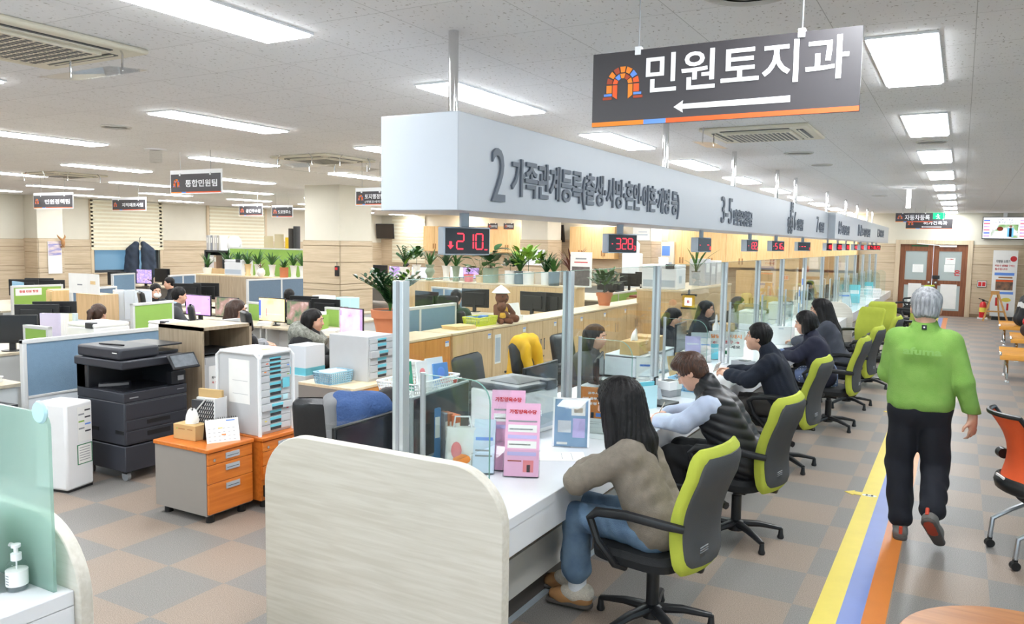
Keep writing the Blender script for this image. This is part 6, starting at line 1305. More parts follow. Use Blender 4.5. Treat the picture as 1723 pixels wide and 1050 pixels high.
# folders next to the big printer
for i, (px, c) in enumerate(((86, (206, 200, 226)), (93, (238, 238, 236)), (100, (238, 238, 236)), (106, (226, 226, 190)), (112, (206, 222, 226)))):
    x, y = at_top(px, 527, 1.05); binder('%s file standing left of the large white printer' % ['lilac', 'first white', 'second white', 'pale yellow', 'pale blue'][i], (x, y, .72), R(-60), c, .06, .25, .33)
for i, px in enumerate((205, 222, 240)):
    x, y = at_top(px, 487, 1.18); t = thing('letter_tray_rack', '%s tall white file rack beside the grey blue partition' % ['left', 'middle', 'right'][i], 'file rack', (x, y, .72), R(-30)); MB().box((-.11, -.12, 0), (.11, .12, .45), M_plow).build('case', t, .004); MB().box((-.08, -.123, .03), (.08, -.12, .4), M_paper).build('papers', t)
x, y = at_top(157, 471, 1.35); t = thing('award_folder', 'open white award folder standing on the grey blue partition row', 'folder', (x-.3, y+.1, .72)); MB().box((-.3, 0, 0), (.3, .3, .40), M_birch).build('stand_box', t); MB().cbox((-.19, 0, .56), (.38, .01, .3), M_paper, Matrix.Rotation(.15, 4, 'Z')).cbox((.19, .0, .56), (.38, .01, .3), M_paper, Matrix.Rotation(-.15, 4, 'Z')).build('pages', t); MB().cbox((.19, -.008, .58), (.16, .002, .05), M_cream, Matrix.Rotation(-.15, 4, 'Z')).cbox((-.15, -.008, .54), (.1, .002, .02), M_grey, Matrix.Rotation(.15, 4, 'Z')).build('print', t)
x, y = at_top(107, 487, 1.1); t = thing('small_cabinet', 'small birch cabinet between the green and grey blue partitions', 'cabinet', (x, y, 0), R(-20)); MB().box((-.24, -.2, 0), (.24, .2, 1.1), M_honey).build('carcass', t, .003); MB().box((-.235, -.22, .05), (.235, -.2, 1.08), M_honey).build('door', t); MB().box((.16, -.235, .8), (.18, -.22, .95), M_chrome).build('handle', t)
# dark shelf with books by the window
a, b = W(280, 458, Z=1.1), W(327, 458, Z=1.1); x0 = a.x; y0 = a.y
t = thing('bookshelf', 'small dark bookshelf right of the hanging coat', 'shelf', (-17.9, 15.35, 0)); MB().box((-.75, 0, 0), (.75, .4, 1.15), M_birch).build('base_cabinet', t); MB().box((-.75, .05, 1.15), (-.7, .4, 1.62), M_blue).box((-.02, .05, 1.15), (.02, .4, 1.62), M_blue).box((.7, .05, 1.15), (.75, .4, 1.62), M_blue).box((-.75, .05, 1.6), (.75, .4, 1.65), M_blue).box((-.75, .38, 1.15), (.75, .4, 1.62), M_blue).build('shelf_box', t)
for i in range(7): binder('%s binder from the left on top of the dark bookshelf' % words[i], (-18.55+i*.085, 15.55, 1.65), 0, [(196, 196, 200), (226, 226, 226), (150, 154, 166), (230, 228, 222), (212, 212, 216), (190, 186, 178), (236, 236, 236)][i], .075, .25, .42, group='binders on the dark bookshelf')
for i, (dx, c, w) in enumerate(((-.5, (206, 206, 210), .2), (-.35, (186, 160, 140), .1), (.15, (214, 214, 220), .16), (.35, (224, 224, 226), .14), (.5, (238, 200, 30), .12))): binder('%s file inside the dark bookshelf' % ['wide white', 'brown', 'pale grey', 'white', 'bright yellow'][i], (-17.9+dx, 15.55, 1.15), 0, c, w, .24, .36)
t = thing('white_appliance', 'white round appliance standing on the dark bookshelf', 'appliance', (-17.6, 15.55, 1.65)); MB().lathe([(0, 0), (.16, 0), (.2, .12), (.18, .3), (.1, .4), (0, .41)], M_white, n=20).build('body', t); MB().tube([(.19, 0, .1), (.27, 0, .2), (.2, 0, .32)], .02, M_white, 6).build('handle', t)
for i, (dx, c, h) in enumerate(((.55, (216, 200, 170), .45), (.95, (206, 190, 160), .5), (1.3, (236, 190, 30), .42), (1.42, (60, 52, 50), .66), (1.6, (52, 50, 52), .72))):
    o = MB().lathe([(0, 0), (.09 if i > 1 else .17, 0), (.09 if i > 1 else .17, h), (0, h)], mat('box_tone_%d' % i, c, .6), n=18 if i > 1 else 4).build('drum' if i > 1 else 'carton', loc=(-17.2+dx, 15.9, 1.62)); tag(o, ['tan carton behind the white board by the blind', 'second tan carton behind the white board by the blind', 'yellow drum beside the tan cartons', 'dark cylinder beside the yellow drum', 'taller dark cylinder beside the yellow drum'][i], 'container')
t = thing('storage_counter', 'white backed cabinet under the tan cartons by the second blind', 'cabinet', (-17.0, 15.75, 0)); MB().box((0, 0, 0), (1.9, .5, 1.62), M_white).build('carcass', t)
# hanging coat in the window
F_ = skin('hanging_coat', [('c', V3(-.1, 0, 1.95), V3(-.28, 0, 1.75), .08, .09, .04), ('c', V3(.1, 0, 1.95), V3(.32, 0, 1.75), .08, .09, .04), ('c', V3(-.3, 0, 1.75), V3(-.4, 0, 1.05), .1, .08, .04), ('c', V3(.3, 0, 1.75), V3(.4, 0, 1.05), .1, .08, .04), ('c', V3(-.16, 0, 1.8), V3(-.2, 0, .8), .13, .16, .08), ('c', V3(.16, 0, 1.8), V3(.2, 0, .8), .13, .16, .08)], .02, mat('dark_blue_grey_coat', (56, 66, 82), .9, var=.2), post=wrinkle(.01, 18))
a = W(236, 437, X=XL+.35); F_.location = (a.x, a.y, -.16); F_.rotation_euler = (0, 0, R(38)); tag(F_, 'dark blue grey coat hanging in front of the window', 'coat'); MB().tube([(0, 0, 1.98), (0, 0, 2.12), (.03, 0, 2.15)], .008, M_black, 6).build('hanger', F_)
# wall calendar and bird ornament on the pilaster
a = W(81, 406, X=XL+.68); b = W(106, 460, X=XL+.68); t = thing('wall_calendar', 'long wall calendar with a violet seascape picture on the pilaster', 'calendar', (XL+.645, a.y, b.z)); MB().box((0, 0, 0), (.008, b.y-a.y, a.z-b.z), M_paper).build('sheet', t); h = a.z-b.z; L = b.y-a.y
MB().box((.008, 0.01, h*.56), (.01, L-.01, h), mat('seascape_print', (120, 124, 190), .6, col2=(226, 206, 190), vscale=3, stretch=(1, 1, 6))).build('picture', t); mb = MB()
for i in range(6): mb.box((.008, L*.1, h*(.08+i*.07)), (.009, L*.9, h*(.085+i*.07)), M_grey2)
mb.build('date_rows', t)
a = W(112, 409, X=XL+.7); o = MB().ell((0, 0, 0), (.05, .05, .1), M_tan, 10, 7).tube([(0, 0, .05), (0, -.12, .16), (0, -.16, .22)], [.03, .02, .006], M_tan, 6).tube([(0, 0, .05), (0, .06, .17), (0, .05, .22)], [.03, .02, .006], M_tan, 6).box((-.06, -.04, -.12), (-.0, .04, -.08), M_tan).build('bird_ornament', loc=(XL+.71, a.y-.1, a.z)); tag(o, 'small brown bird ornament on the pilaster right of the calendar', 'ornament')
# thermostat on the column
a = W(567, 456, Y=11.68); t = thing('wall_phone', 'small red and black device on the front of the column', 'device', (a.x, 11.71, a.z)); MB().box((-.045, -.05, -.1), (.045, .0, .1), M_black).build('body', t, .01); MB().box((-.03, -.055, .02), (.03, -.05, .07), M_red).build('red_panel', t); MB().tube([(0, -.03, .1), (0, -.03, .17)], .006, M_black, 6).build('antenna', t)
# staff in the office
M_parka = mat('black_parka', (30, 30, 33), .75, var=.2); M_fur = mat('grey_fur', (160, 162, 152), .95, col2=(120, 122, 114), vscale=30, bump=1.0, bscale=90); M_gsw = mat('light_grey_sweater', (158, 160, 164), .9, var=.08); M_gjk = mat('charcoal_jacket', (74, 76, 80), .9, var=.1); M_ltb = mat('light_blue_collar', (182, 206, 232), .8); M_dk = mat('black_top', (36, 37, 42), .9, var=.15)
def seat_staff(px, py, z, rz, lab, topm, chair=None, **k):
    """head top seen at a pixel"""
    p = W(px, py, Z=z); dz = z-1.30; hx = -math.sin(R(rz))*.16; hy = math.cos(R(rz))*.16
    loc = (p.x-hx, p.y-hy, 0); o, F, P_ = staff(lab, loc, R(rz), topm, dz=dz, **k)
    if chair: exec_chair(chair, loc, R(rz))
    return o, F, P_, loc
o, F, P_, loc = seat_staff(529, 521, 1.24, -62, 'woman in a black parka with a grey fur collar at the pink screen', M_parka, style='bob', hh=.01)
j = P_.j; skin('fur_collar', [('c', j['shL']+V3(.02, -.02, .09), j['neck']+V3(-.02, -.12, .04), .085, .095, .04), ('c', j['shR']+V3(-.02, -.02, .09), j['neck']+V3(.02, -.12, .04), .085, .095, .04), ('c', j['shL']+V3(.02, .03, .08), j['chest']+V3(-.05, .17, .1), .08, .065, .04), ('c', j['shR']+V3(-.02, .03, .08), j['chest']+V3(.05, .17, .1), .08, .065, .04), ('c', j['neck']+V3(0, -.13, .02), j['neck']+V3(0, -.17, -.1), .1, .07, .04)], .011, M_fur, o, post=lambda X, Y, Z: (.006*np.sin(90*X)*np.sin(80*Y+30*Z)).astype(np.float32))
skin('padding', P_.torso(.05)+P_.arm('L', .03, end=.9)+P_.arm('R', .03, end=.9), .012, M_parka, o, post=wrinkle(.006, 30))
exec_chair('black leather chair with headrest behind the woman in the parka', (loc[0]+.06, loc[1]-.33, 0), R(-30), h=1.04)
seat_staff(400, 505, 1.27, -40, 'dark haired woman in a light grey sweater at the desk', M_gsw, style='bob', hairm=M_hairbr, chair='dark office chair of the woman in the light grey sweater')
seat_staff(302, 484, 1.27, -28, 'man with short black hair in a charcoal jacket at the purple screen', M_gjk, style='short', collar=M_ltb, chair='dark office chair of the man in the charcoal jacket')
seat_staff(262, 478, 1.22, -105, 'man wearing a white face mask in the middle of the office', M_dk, style='short', mask=True)
seat_staff(284, 467, 1.18, 150, 'dark haired person bent low behind the masked man', M_dk, style='short', hh=.014)
seat_staff(166, 513, 1.12, 20, 'woman with a brown ponytail behind the large white printer', M_dk, style='tail', hairm=M_hairbr)
seat_staff(487, 487, 1.16, 20, 'person whose black hair shows above the monitors by the column', M_dk, style='short', hh=.014)
seat_staff(768, 488, 1.27, 20, 'person in a dark green hooded top seen from behind through the glass', mat('dark_green_hoodie', (42, 66, 48), .9, var=.1), style='short', hh=.012, chair='grey office chair of the person in the dark green hooded top')
seat_staff(684, 443, 1.33, -80, 'person in white behind the leftmost potted plants', mat('white_top', (226, 226, 228), .9), style='short', hh=.014)
seat_staff(1034, 457, 1.27, 190, 'person facing us behind a black monitor beyond the leafy plant', M_dk, style='short', hh=.014); p = W(1030, 467, Z=1.1); monitor('black monitor back in front of the person beyond the leafy plant', (p.x, p.y-.35, .72), R(180), None, .55, .34, .06)
seat_staff(1137, 463, 1.27, -80, 'person in an orange patterned top behind the dark team board', mat('orange_pattern_top', (222, 146, 66), .9, col2=(120, 120, 140), vscale=26), style='short', hh=.014)
for px, py_, rz, lab, sc in ((668, 448, 0, 'far monitor showing lavender windows behind the leftmost plants', S_lav), (640, 446, 0, 'far dark monitor right of the column', None), (706, 449, 0, 'far monitor with a white page behind the small bushy plant', S_white), (771, 449, 0, 'far monitor with a white page behind the celadon vase', S_white), (793, 450, 0, 'far lavender monitor behind the pink pot', S_lav), (1014, 452, 10, 'far monitor with a green picture behind the notice stand', S_map), (1060, 460, 180, 'far black monitor back left of the dark team board', None), (1085, 458, 175, 'second far black monitor back above the dark team board', None), (1105, 456, 170, 'third far black monitor back above the dark team board', None)):
    mon_px(px, py_, 1.22, R(rz), sc, lab, .58, .34)
desk('far pale desk behind the mixed potted plants', -16.6, -10.6, 17.2, 20.3); desk('far pale desk behind the notice stand', -9.6, -5.2, 16.6, 19.0); desk('far pale desk beyond the dark team board', -8.4, -7.2, 20.8, 23.0); desk('farthest pale desk near the back columns', -10.5, -9.1, 22.7, 23.6); desk('pale desk below the window sill screens', -18.2, -17.0, 11.6, 12.6)
for px, py_, rz, lab in ((718, 490, 170, 'black monitor back seen through the first glass pane'), (800, 486, 185, 'black monitor back between the hooded person and the bears'), (897, 491, 172, 'black monitor back right of the propped white sheet'), (925, 492, 168, 'second black monitor back right of the propped white sheet')):
    mon_px(px, py_, 1.14, R(rz), None, lab, .56, .34)
desk('pale desk behind the birch cabinets under the black monitors', -8.7, -5.6, 10.9, 12.4); None
# dark team board with orange hem
a, b = W(1076, 500, Y=14.6), W(1146, 497, Y=14.6); t = thing('team_board', 'dark brown team name board with orange and blue hem beyond the counter', 'sign', (a.x, 14.6, 0)); w = b.x-a.x; z0 = W(1110, 515, Y=14.6).z; h = .36
MB().box((0, 0, z0), (w, .02, z0+h), M_sign).build('board', t); MB().box((0, -.002, z0), (w*.55, 0, z0+.03), M_sbl).box((w*.55, -.002, z0), (w, 0, z0+.03), M_so).build('colour_stripe', t); mb = MB().text('개별민원팀', (w*.3, -.002, z0+.12), (1, 0, 0), (0, 0, 1), .13, M_swhite, w*.6, bold=.02); mb.build('lettering', t); mb = MB(); arch(mb, (w*.15, -.002, z0+.12), (1, 0, 0), (0, 0, 1), .13); mb.build('arch_emblem', t)
for x in (.05, w-.05): MB().box((x-.015, .0, 0), (x+.015, .02, z0), M_ptrim).build('leg', t)
# ================================================================ ON AND BEHIND THE WHITE COUNTER
def on(px, py, z=CZ): p = W(px, py, Z=z); return Vector((p.x, p.y, z))
M_pinkb = mat('pink_brochure', (242, 186, 218), .6, var=.03); M_lil = mat('lilac_band', (200, 190, 236), .6); M_bluep = mat('blue_poster', (120, 156, 196), .5, col2=(150, 182, 212), vscale=5); M_orgp = mat('orange_poster', (240, 140, 50), .5, var=.03)
def leaflet_rack(lab, loc, rz, w, h, m, bands, tilt=20, deep=.05, title=None, tm=None):
    """clear stand with leaflets leaning back; front is local -Y"""
    t = thing('leaflet_stand', lab, 'leaflet stand', loc, rz); X = Matrix.Translation((0, 0, .006)) @ Matrix.Rotation(R(-tilt), 4, 'X')
    MB().box((-w/2, -.002, 0), (w/2, .022, h), m, X).build('leaflets', t)
    MB().box((-w/2-.006, .022, -.002), (w/2+.006, .025, h*.92), M_acryl, X).box((-w/2-.006, -.012, -.004), (w/2+.006, -.009, h*.36), M_acryl, X).box((-w/2-.006, -.012, -.004), (w/2+.006, .025, 0), M_acryl, X).box((-w/2-.006, -.012, 0), (-w/2-.003, .025, h*.36), M_acryl, X).box((w/2+.003, -.012, 0), (w/2+.006, .025, h*.36), M_acryl, X).box((-w/2, -.01, 0), (w/2, .14, .003), M_acryl, Matrix.Translation((0, 0, .0))).build('clear_holder', t)
    mb = MB()
    for x0, z0, x1, z1, mm in bands: mb.box((-w/2+w*x0, -.0035, h*z0), (-w/2+w*x1, -.002, h*z1), mm, X)
    if title: mb.text(title, (-w*.4, -.0045, h*.84), (1, 0, 0), (0, 0, 1), h*.05, tm or M_red, w*.75, bold=.03) if False else None
    mb.build('print', t)
    if title:
        q = MB().text(title, (0, 0, 0), (1, 0, 0), (0, 0, 1), h*.06, tm or M_red, w*.8, 'c', .03, .001); o = q.build('title', t); o.matrix_basis = X @ Matrix.Translation((0, -.004, h*.85))
    return t
pb = [(.08, .74, .92, .76, M_grey), (.08, .6, .92, .7, M_paper), (.12, .63, .8, .65, M_grey), (.08, .51, .92, .56, M_lil), (.08, .38, .92, .48, M_paper), (.12, .42, .75, .44, M_grey), (.08, .28, .92, .33, M_lil), (.55, .06, .85, .22, M_pinkp), (.66, .06, .76, .16, M_dgrey), (.1, .2, .5, .215, M_sbr)]
leaflet_rack('front pile of pink leaflets in a clear stand on the counter', Vector((-2.03, 3.74, CZ)), R(24), .19, .40, M_pinkb, pb, 17, title='가정양육수당')
leaflet_rack('rear pile of taller pink leaflets in a clear stand on the counter', Vector((-2.16, 3.80, CZ)), R(24), .19, .45, M_pinkb, pb[:4], 17, title='가정양육수당')
leaflet_rack('pale blue leaflet leaning in a clear holder behind the near end panel', on(812, 798), R(25), .12, .30, mat('pale_blue_leaflet', (206, 222, 240), .6), [(.1, .6, .9, .66, M_sbl), (.1, .4, .8, .43, M_grey), (.1, .3, .9, .33, M_grey)], 22)
def framed(lab, loc, rz, w, h, m, bands, tilt=14, frame=M_acryl, title=(), name='sign_stand'):
    t = thing(name, lab, 'sign stand', loc, rz); X = Matrix.Rotation(R(-tilt), 4, 'X'); MB().box((-w/2, -.002, .003), (w/2, .002, h), m, X).build('sheet', t)
    MB().box((-w/2-.008, -.004, 0), (w/2+.008, -.003, h+.006), M_acryl, X).box((-w/2-.012, -.006, 0), (-w/2, .004, h+.01), frame, X).box((w/2, -.006, 0), (w/2+.012, .004, h+.01), frame, X).box((-w/2, -.006, h), (w/2, .004, h+.01), frame, X).box((-w/2, -.02, 0), (w/2, .12, .003), M_acryl).build('frame', t)
    mb = MB()
    for x0, z0, x1, z1, mm in bands: mb.box((-w/2+w*x0, -.003, h*z0), (-w/2+w*x1, -.002, h*z1), mm, X)
    mb.build('print', t)
    if title:
        for tx, z, th, tw, mm in title:
            o = MB().text(tx, (-w*tw/2, 0, h*z), (1, 0, 0), (0, 0, 1), h*th, mm, w*tw, bold=.03, depth=.001).build('lettering', t); o.matrix_basis = X @ Matrix.Translation((0, -.0035, 0))
    return t
framed('blue framed information sheet in a clear stand on the counter', Vector((-2.08, 4.48, CZ)), R(22), .21, .30, M_bluep, [(.5, .66, .92, .95, M_paper), (.58, .72, .84, .82, M_cream), (.1, .3, .5, .55, M_plow), (.55, .2, .92, .6, M_lil), (.08, .05, .4, .1, M_paper)], 16, frame=M_white, title=[('건설행정', .8, .05, .4, M_plow)])
framed('orange poster with white writing standing on the counter left of the woman', Vector((-2.12, 4.9, CZ)), R(14), .2, .31, M_orgp, [(.05, .0, .95, .32, M_paper), (.1, .22, .2, .28, M_red), (.1, .1, .2, .16, M_red), (.28, .24, .85, .25, M_grey), (.28, .2, .75, .21, M_grey), (.28, .12, .85, .13, M_grey), (.45, .33, .55, .45, M_navy), (.62, .36, .85, .44, M_sbl)], 8, title=[('공주시', .84, .055, .36, M_swhite), ('시민 옴부즈만', .72, .06, .75, M_swhite), ('운영', .61, .06, .26, M_swhite)])
framed('clear A4 notice stand behind the glass beside the seated clerk', on(1043, 648)+Vector((.3, -.1, 0)), R(25), .2, .29, M_paper, [(.1, .3, .9, .32, M_grey), (.1, .4, .9, .42, M_grey), (.15, .72, .85, .78, M_sbl)], 14)
o = MB().box((-.1, -.14, 0), (.1, .14, .002), M_paper).box((-.08, .06, .002), (.08, .063, .0024), M_grey).box((-.08, .0, .002), (.06, .003, .0024), M_grey).build('paper_form', loc=on(945, 768), rot=(0, 0, R(-60))); tag(o, 'white form lying on the counter in front of the blue sign', 'paper')
o = MB().box((-.105, -.15, 0), (.105, .15, .002), M_paper).box((-.105, -.15, -.0005), (.105, -.135, .0025), M_sy).build('paper_form', loc=on(1103, 702)+Vector((0, 0, .0008)), rot=(0, 0, R(-75))); tag(o, 'white form with a yellow edge under the hand of the writing man', 'paper')
# files, pens and shopping bag behind the near end panel
for i, (px, c, w_, h) in enumerate(((722, (58, 128, 186), .05, .34), (737, (120, 126, 140), .03, .31), (744, (176, 104, 66), .03, .31), (754, (214, 110, 62), .05, .30))):
    q = on(px, 770); binder('%s file standing behind the near end panel' % ['blue', 'grey', 'brown', 'orange'][i], (q.x+.05, q.y-.1, CZ), R(70), c, w_, .22, h, name='document_file')
t = thing('clear_file_box', 'clear acrylic file box around the blue and orange files', 'file box', (on(738, 770).x+.05, on(738, 770).y-.1, CZ)); MB().box((-.14, -.13, 0), (.14, -.127, .26), M_acryl).box((-.14, .127, 0), (.14, .13, .26), M_acryl).box((-.14, -.13, 0), (-.137, .13, .3), M_acryl).build('clear_case', t)
t = thing('pen_cup', 'small pale cyan pen cup behind the near end panel', 'pen cup', on(765, 762)); MB().lathe([(0, 0), (.04, 0), (.042, .09), (.036, .09), (.034, .005), (0, .005)], M_cyan2, n=16).build('cup', t)
for i, (dx, c) in enumerate(((-.015, M_orgp), (.012, M_sbl), (.02, M_black))): MB().tube([(dx*.5, .005*i, .01), (dx*1.6, .012*i, .15)], .004, c, 6).build('pen', t)
def bagf(u, v):
    a = 2*PI*u; return (.1*math.copysign(abs(math.cos(a))**.6, math.cos(a))*(1-.1*v), (.04-.02*v)*math.copysign(abs(math.sin(a))**.6, math.sin(a))+.03*v, .24*v)
t = thing('paper_bag', 'white paper bag with pink and orange shapes behind the glass wing', 'bag', on(790, 796)+Vector((-.07, .03, 0)), R(30)); MB().grid(bagf, 24, 6, M_paper, closed_u=True).build('bag', t); MB().ell((-.03, -.034, .12), (.03, .004, .05), M_pinkp, 10, 6).ell((.0, -.034, .07), (.05, .005, .03), M_so, 10, 6).build('printed_shapes', t); MB().tube([(-.05, .015, .23), (-.04, .02, .3), (.04, .02, .3), (.05, .015, .23)], .006, M_white, 6).build('handle', t)
# counter monitors, printer, baskets
t = monitor('large grey backed monitor behind the first glass pane', (-2.56, 3.74, CZ), R(94), None, .64, .37, .07, bez=mat('monitor_back_grey', (146, 152, 154), .35, var=.05), topbar=True)
monitor('black monitor with a clear strip on its top, just left of the first glass post', (-2.64, 3.2, CZ), R(90), None, .55, .31, .05, topbar=True)
monitor('black monitor back with a white maker mark behind the second glass pane', (-2.78, 5.42, CZ), R(90), None, .56, .33, .02, logo='ATEC')
monitor('black monitor turned sideways in front of the clerk with long hair', (-2.85, 6.75, CZ), R(108), None, .5, .24, .02)
o = laser('white laser printer with a dark top band on the staff side of the counter', (-2.62, 4.72, CZ), R(80), .44, .42, .34, top=mat('printer_top_dark', (84, 88, 92), .35, var=.05))
t = thing('device_stand', 'white shelf unit carrying the white wire basket behind the first monitor', 'shelf unit', (-3.12, 4.3, .0)); MB().box((-.16, -.3, .05), (.16, .3, .07), M_white).box((-.16, -.3, .97), (.16, .3, 1.0), M_white).box((-.16, -.3, 0), (.16, -.28, .98), M_white).box((-.16, .28, 0), (.16, .3, .98), M_white).box((-.16, -.28, .5), (.16, .28, .52), M_white).build('frame', t, .004)
basket('white lattice basket of stationery on the white shelf unit', (-3.12, 4.3, 1.0), R(90), .52, .3, .09, M_white, rows=4)
for i, (dy, c, h, w_) in enumerate(((-.12, (56, 150, 120), .2, .09), (.02, (244, 240, 240), .19, .1), (.14, (240, 242, 246), .2, .16), (.18, (98, 150, 214), .16, .14))):
    o = MB().cbox((0, 0, h/2), (w_, .012, h), mat('card_%d' % i, c, .6)).ell((0, -.007, h*.62), (w_*.25, .003, w_*.25), [M_cream, M_pinkp, M_plow, M_sbl][i], 12, 6).build('card', loc=(-3.12+.02*i, 4.3+dy, 1.008), rot=(R(-8), 0, R(80))); tag(o, ['green card with a round face in the white basket', 'white card with a pink circle in the white basket', 'tilted white sheet in the white basket', 'blue folder in the white basket'][i], 'card')
t = thing('stapler', 'red stapler in the white lattice basket', 'stapler', (-3.05, 4.49, 1.007), R(20)); MB().box((-.09, -.02, 0), (.09, .02, .014), M_black).build('base', t); MB().prism([(-.09, .02), (.09, .03), (.09, .05), (-.05, .07), (-.09, .05)], 'y', -.02, .02, M_red).box((-.09, -.015, .014), (-.06, .015, .03), M_red).build('arm', t, .004)
# desk of the staff: second worktop lower shelf, tissue boxes
t = thing('counter_shelf', 'pale shelf box on the staff side carrying two kraft tissue boxes', 'shelf unit', (-2.75, 7.55, CZ)); MB().box((-.2, -.45, 0), (.2, .45, .02), M_plow).box((-.2, -.45, .2), (.2, .45, .22), M_plow).box((-.2, -.45, 0), (.2, -.43, .21), M_plow).box((-.2, .43, 0), (.2, .45, .21), M_plow).box((.18, -.45, 0), (.2, .45, .21), M_plow).build('box', t)
tissue_box('kraft tissue box with a standing tissue, left of two on the pale shelf', (-2.72, 7.28, CZ+.22), R(90), .26, .2, .13); o = MB().box((-.13, -.14, 0), (.13, .14, .14), M_kraft).build('carton', loc=(-2.72, 7.66, CZ+.22), rot=(0, 0, R(90))); tag(o, 'closed kraft carton right of the tissue box on the pale shelf', 'carton')
# things at the second and third windows
t = thing('label_printer', 'small white and grey label printer on the counter by the blue basket', 'printer', (-2.12, 6.5, CZ), R(70)); MB().box((-.08, -.09, 0), (.08, .09, .06), M_grey).build('base', t, .01); MB().box((-.08, -.09, .06), (.08, .09, .13), M_white).box((-.05, -.05, .13), (.05, .03, .133), M_dgrey).build('cover', t, .01)
basket('sky blue lattice tray of papers on the counter beside the writing man', (-2.05, 6.92, CZ), R(84), .36, .26, .11, mat('sky_blue_plastic', (132, 186, 222), .4)); sheet_stack('papers lying in the sky blue lattice tray', (-2.05, 6.92, CZ+.008), R(84), .3, .2, .08)
t = thing('document_camera', 'black document scanner stand on the counter before the writing man', 'scanner', (-2.02, 6.1, CZ), R(80)); MB().box((-.12, -.08, 0), (.12, .08, .02), M_black).build('base', t, .005); MB().tube([(-.06, .05, .02), (-.06, .05, .22), (-.06, .02, .23)], .009, M_black, 8).build('arm', t); MB().tube([(-.03, .06, .02), (-.02, .08, .1), (.02, .1, .03)], .003, M_black, 5).build('cable', t)
t = thing('phone_cradle', 'small grey phone in a stand left of the label printer', 'phone', (-2.08, 6.22, CZ), R(60)); MB().box((-.03, -.03, 0), (.03, .03, .012), M_dgrey).build('foot', t); MB().cbox((0, .0, .06), (.035, .008, .1), M_grey2, Matrix.Rotation(R(-20), 4, 'X')).build('handset', t)
o = MB().cbox((0, 0, .105), (.2, .012, .21), M_cyan2).cbox((.02, -.02, .09), (.19, .01, .18), M_cyan).build('document_file', loc=(-2.1, 5.86, CZ), rot=(0, 0, R(60))); tag(o, 'cyan document file standing behind the head of the first woman', 'file')
for i, (dx, dy, h, rz) in enumerate(((0, 0, .26, 60), (.02, .16, .28, 72), (.0, .34, .22, 80))):
    o = MB().cbox((0, 0, h/2), (.25, .02, h), M_kraft).build('kraft_envelope', loc=(-2.3+dx+.1, 7.15+dy, CZ), rot=(R(-14), 0, R(rz))); tag(o, '%s kraft envelope propped behind the sky blue tray' % ['left', 'middle', 'right'][i], 'envelope')
leaflet_rack('lilac leaflets in a clear rack on the staff side of the third window', (-2.45, 8.35, CZ), R(25), .16, .3, M_lil, [(.1, .7, .9, .74, M_plow)], 12); leaflet_rack('white leaflets right of the lilac ones', (-2.38, 8.58, CZ), R(25), .12, .26, M_paper, [(.1, .7, .9, .74, M_sbl)], 12)
leaflet_rack('small cyan leaflets in a clear stand right of the white ones', (-2.35, 8.85, CZ), R(20), .13, .17, M_cyan2, [(.1, .7, .9, .74, M_plow)], 10)
framed('tall clear A4 stand with a pale blue sheet at the third window', (-2.5, 8.8, CZ), R(30), .2, .3, M_plow, [(.1, .7, .9, .8, M_sbl), (.1, .4, .9, .42, M_grey), (.1, .5, .9, .52, M_grey)], 10)
framed('white notice with yellow, red and black writing in front of the man in navy', (-2.31, 9.18, CZ), R(22), .4, .29, M_paper, [(.3, .1, .55, .24, M_dkgreen)], 8, title=[('담당자 부재시', .72, .16, .86, M_so), ('← 옆 창구 →', .5, .14, .75, M_red), ('이용해주세요', .32, .13, .8, M_black)])
t = thing('card_reader', 'grey card reader on the counter in front of the white notice', 'card reader', (-1.98, 8.62, CZ), R(70)); MB().box((-.08, -.1, 0), (.08, .1, .05), M_grey).box((-.06, -.06, .05), (.06, .02, .056), M_dgrey).build('body', t, .008)
o = MB().box((-.14, -.1, 0), (.14, .1, .16), M_kraft).build('carton', loc=(-2.62, 10.25, CZ+.12), rot=(0, 0, R(85))); tag(o, 'kraft carton beside the spray bottle behind the glass', 'carton')
t = thing('counter_shelf', 'pale low shelf under the kraft carton and spray bottle', 'shelf unit', (-2.65, 10.1, CZ)); MB().box((-.18, -.5, .1), (.18, .5, .12), M_plow).box((-.18, -.5, 0), (.18, -.48, .1), M_plow).box((-.18, .48, 0), (.18, .5, .1), M_plow).build('box', t)
t = thing('spray_bottle', 'white pump bottle left of the kraft carton behind the glass', 'bottle', (-2.62, 9.88, CZ+.12)); MB().lathe([(0, 0), (.04, 0), (.042, .15), (.02, .2), (0, .2)], M_white, n=16).build('bottle', t); MB().lathe([(0, .2), (.015, .2), (.014, .27), (.006, .3), (0, .3)], M_white, n=10).build('nozzle', t)
t = thing('panel_screen', 'small white privacy panel on the counter in front of the woman with the bob', 'panel', (-2.0, 10.75, CZ), R(15)); MB().box((-.17, -.006, 0), (.17, .006, .24), M_white).build('board', t, .01); MB().box((-.03, -.008, .2), (.03, -.006, .215), M_grey2).build('slot', t)
for i, (px, y, lab) in enumerate(((1349, 13.56, 'tall narrow white and blue banner taped on a glass post'), (1344, 12.6, 'shorter white banner hanging left of the tall narrow one'))):
    p = W(px, 490 if i == 0 else 505, X=GX+.04); o = MB().box((0, -.06, -.3 if i == 0 else -.22), (.004, .06, .32 if i == 0 else .2), M_paper).box((.004, -.05, -.25), (.005, .05, -.05), mat('banner_blue', (150, 190, 226), .6, var=.2, vscale=20)).box((.004, -.05, .05), (.005, .05, .15), M_sbl).build('banner', loc=(GX+.04, p.y, 1.35 if i == 0 else 1.18)); tag(o, lab, 'banner')
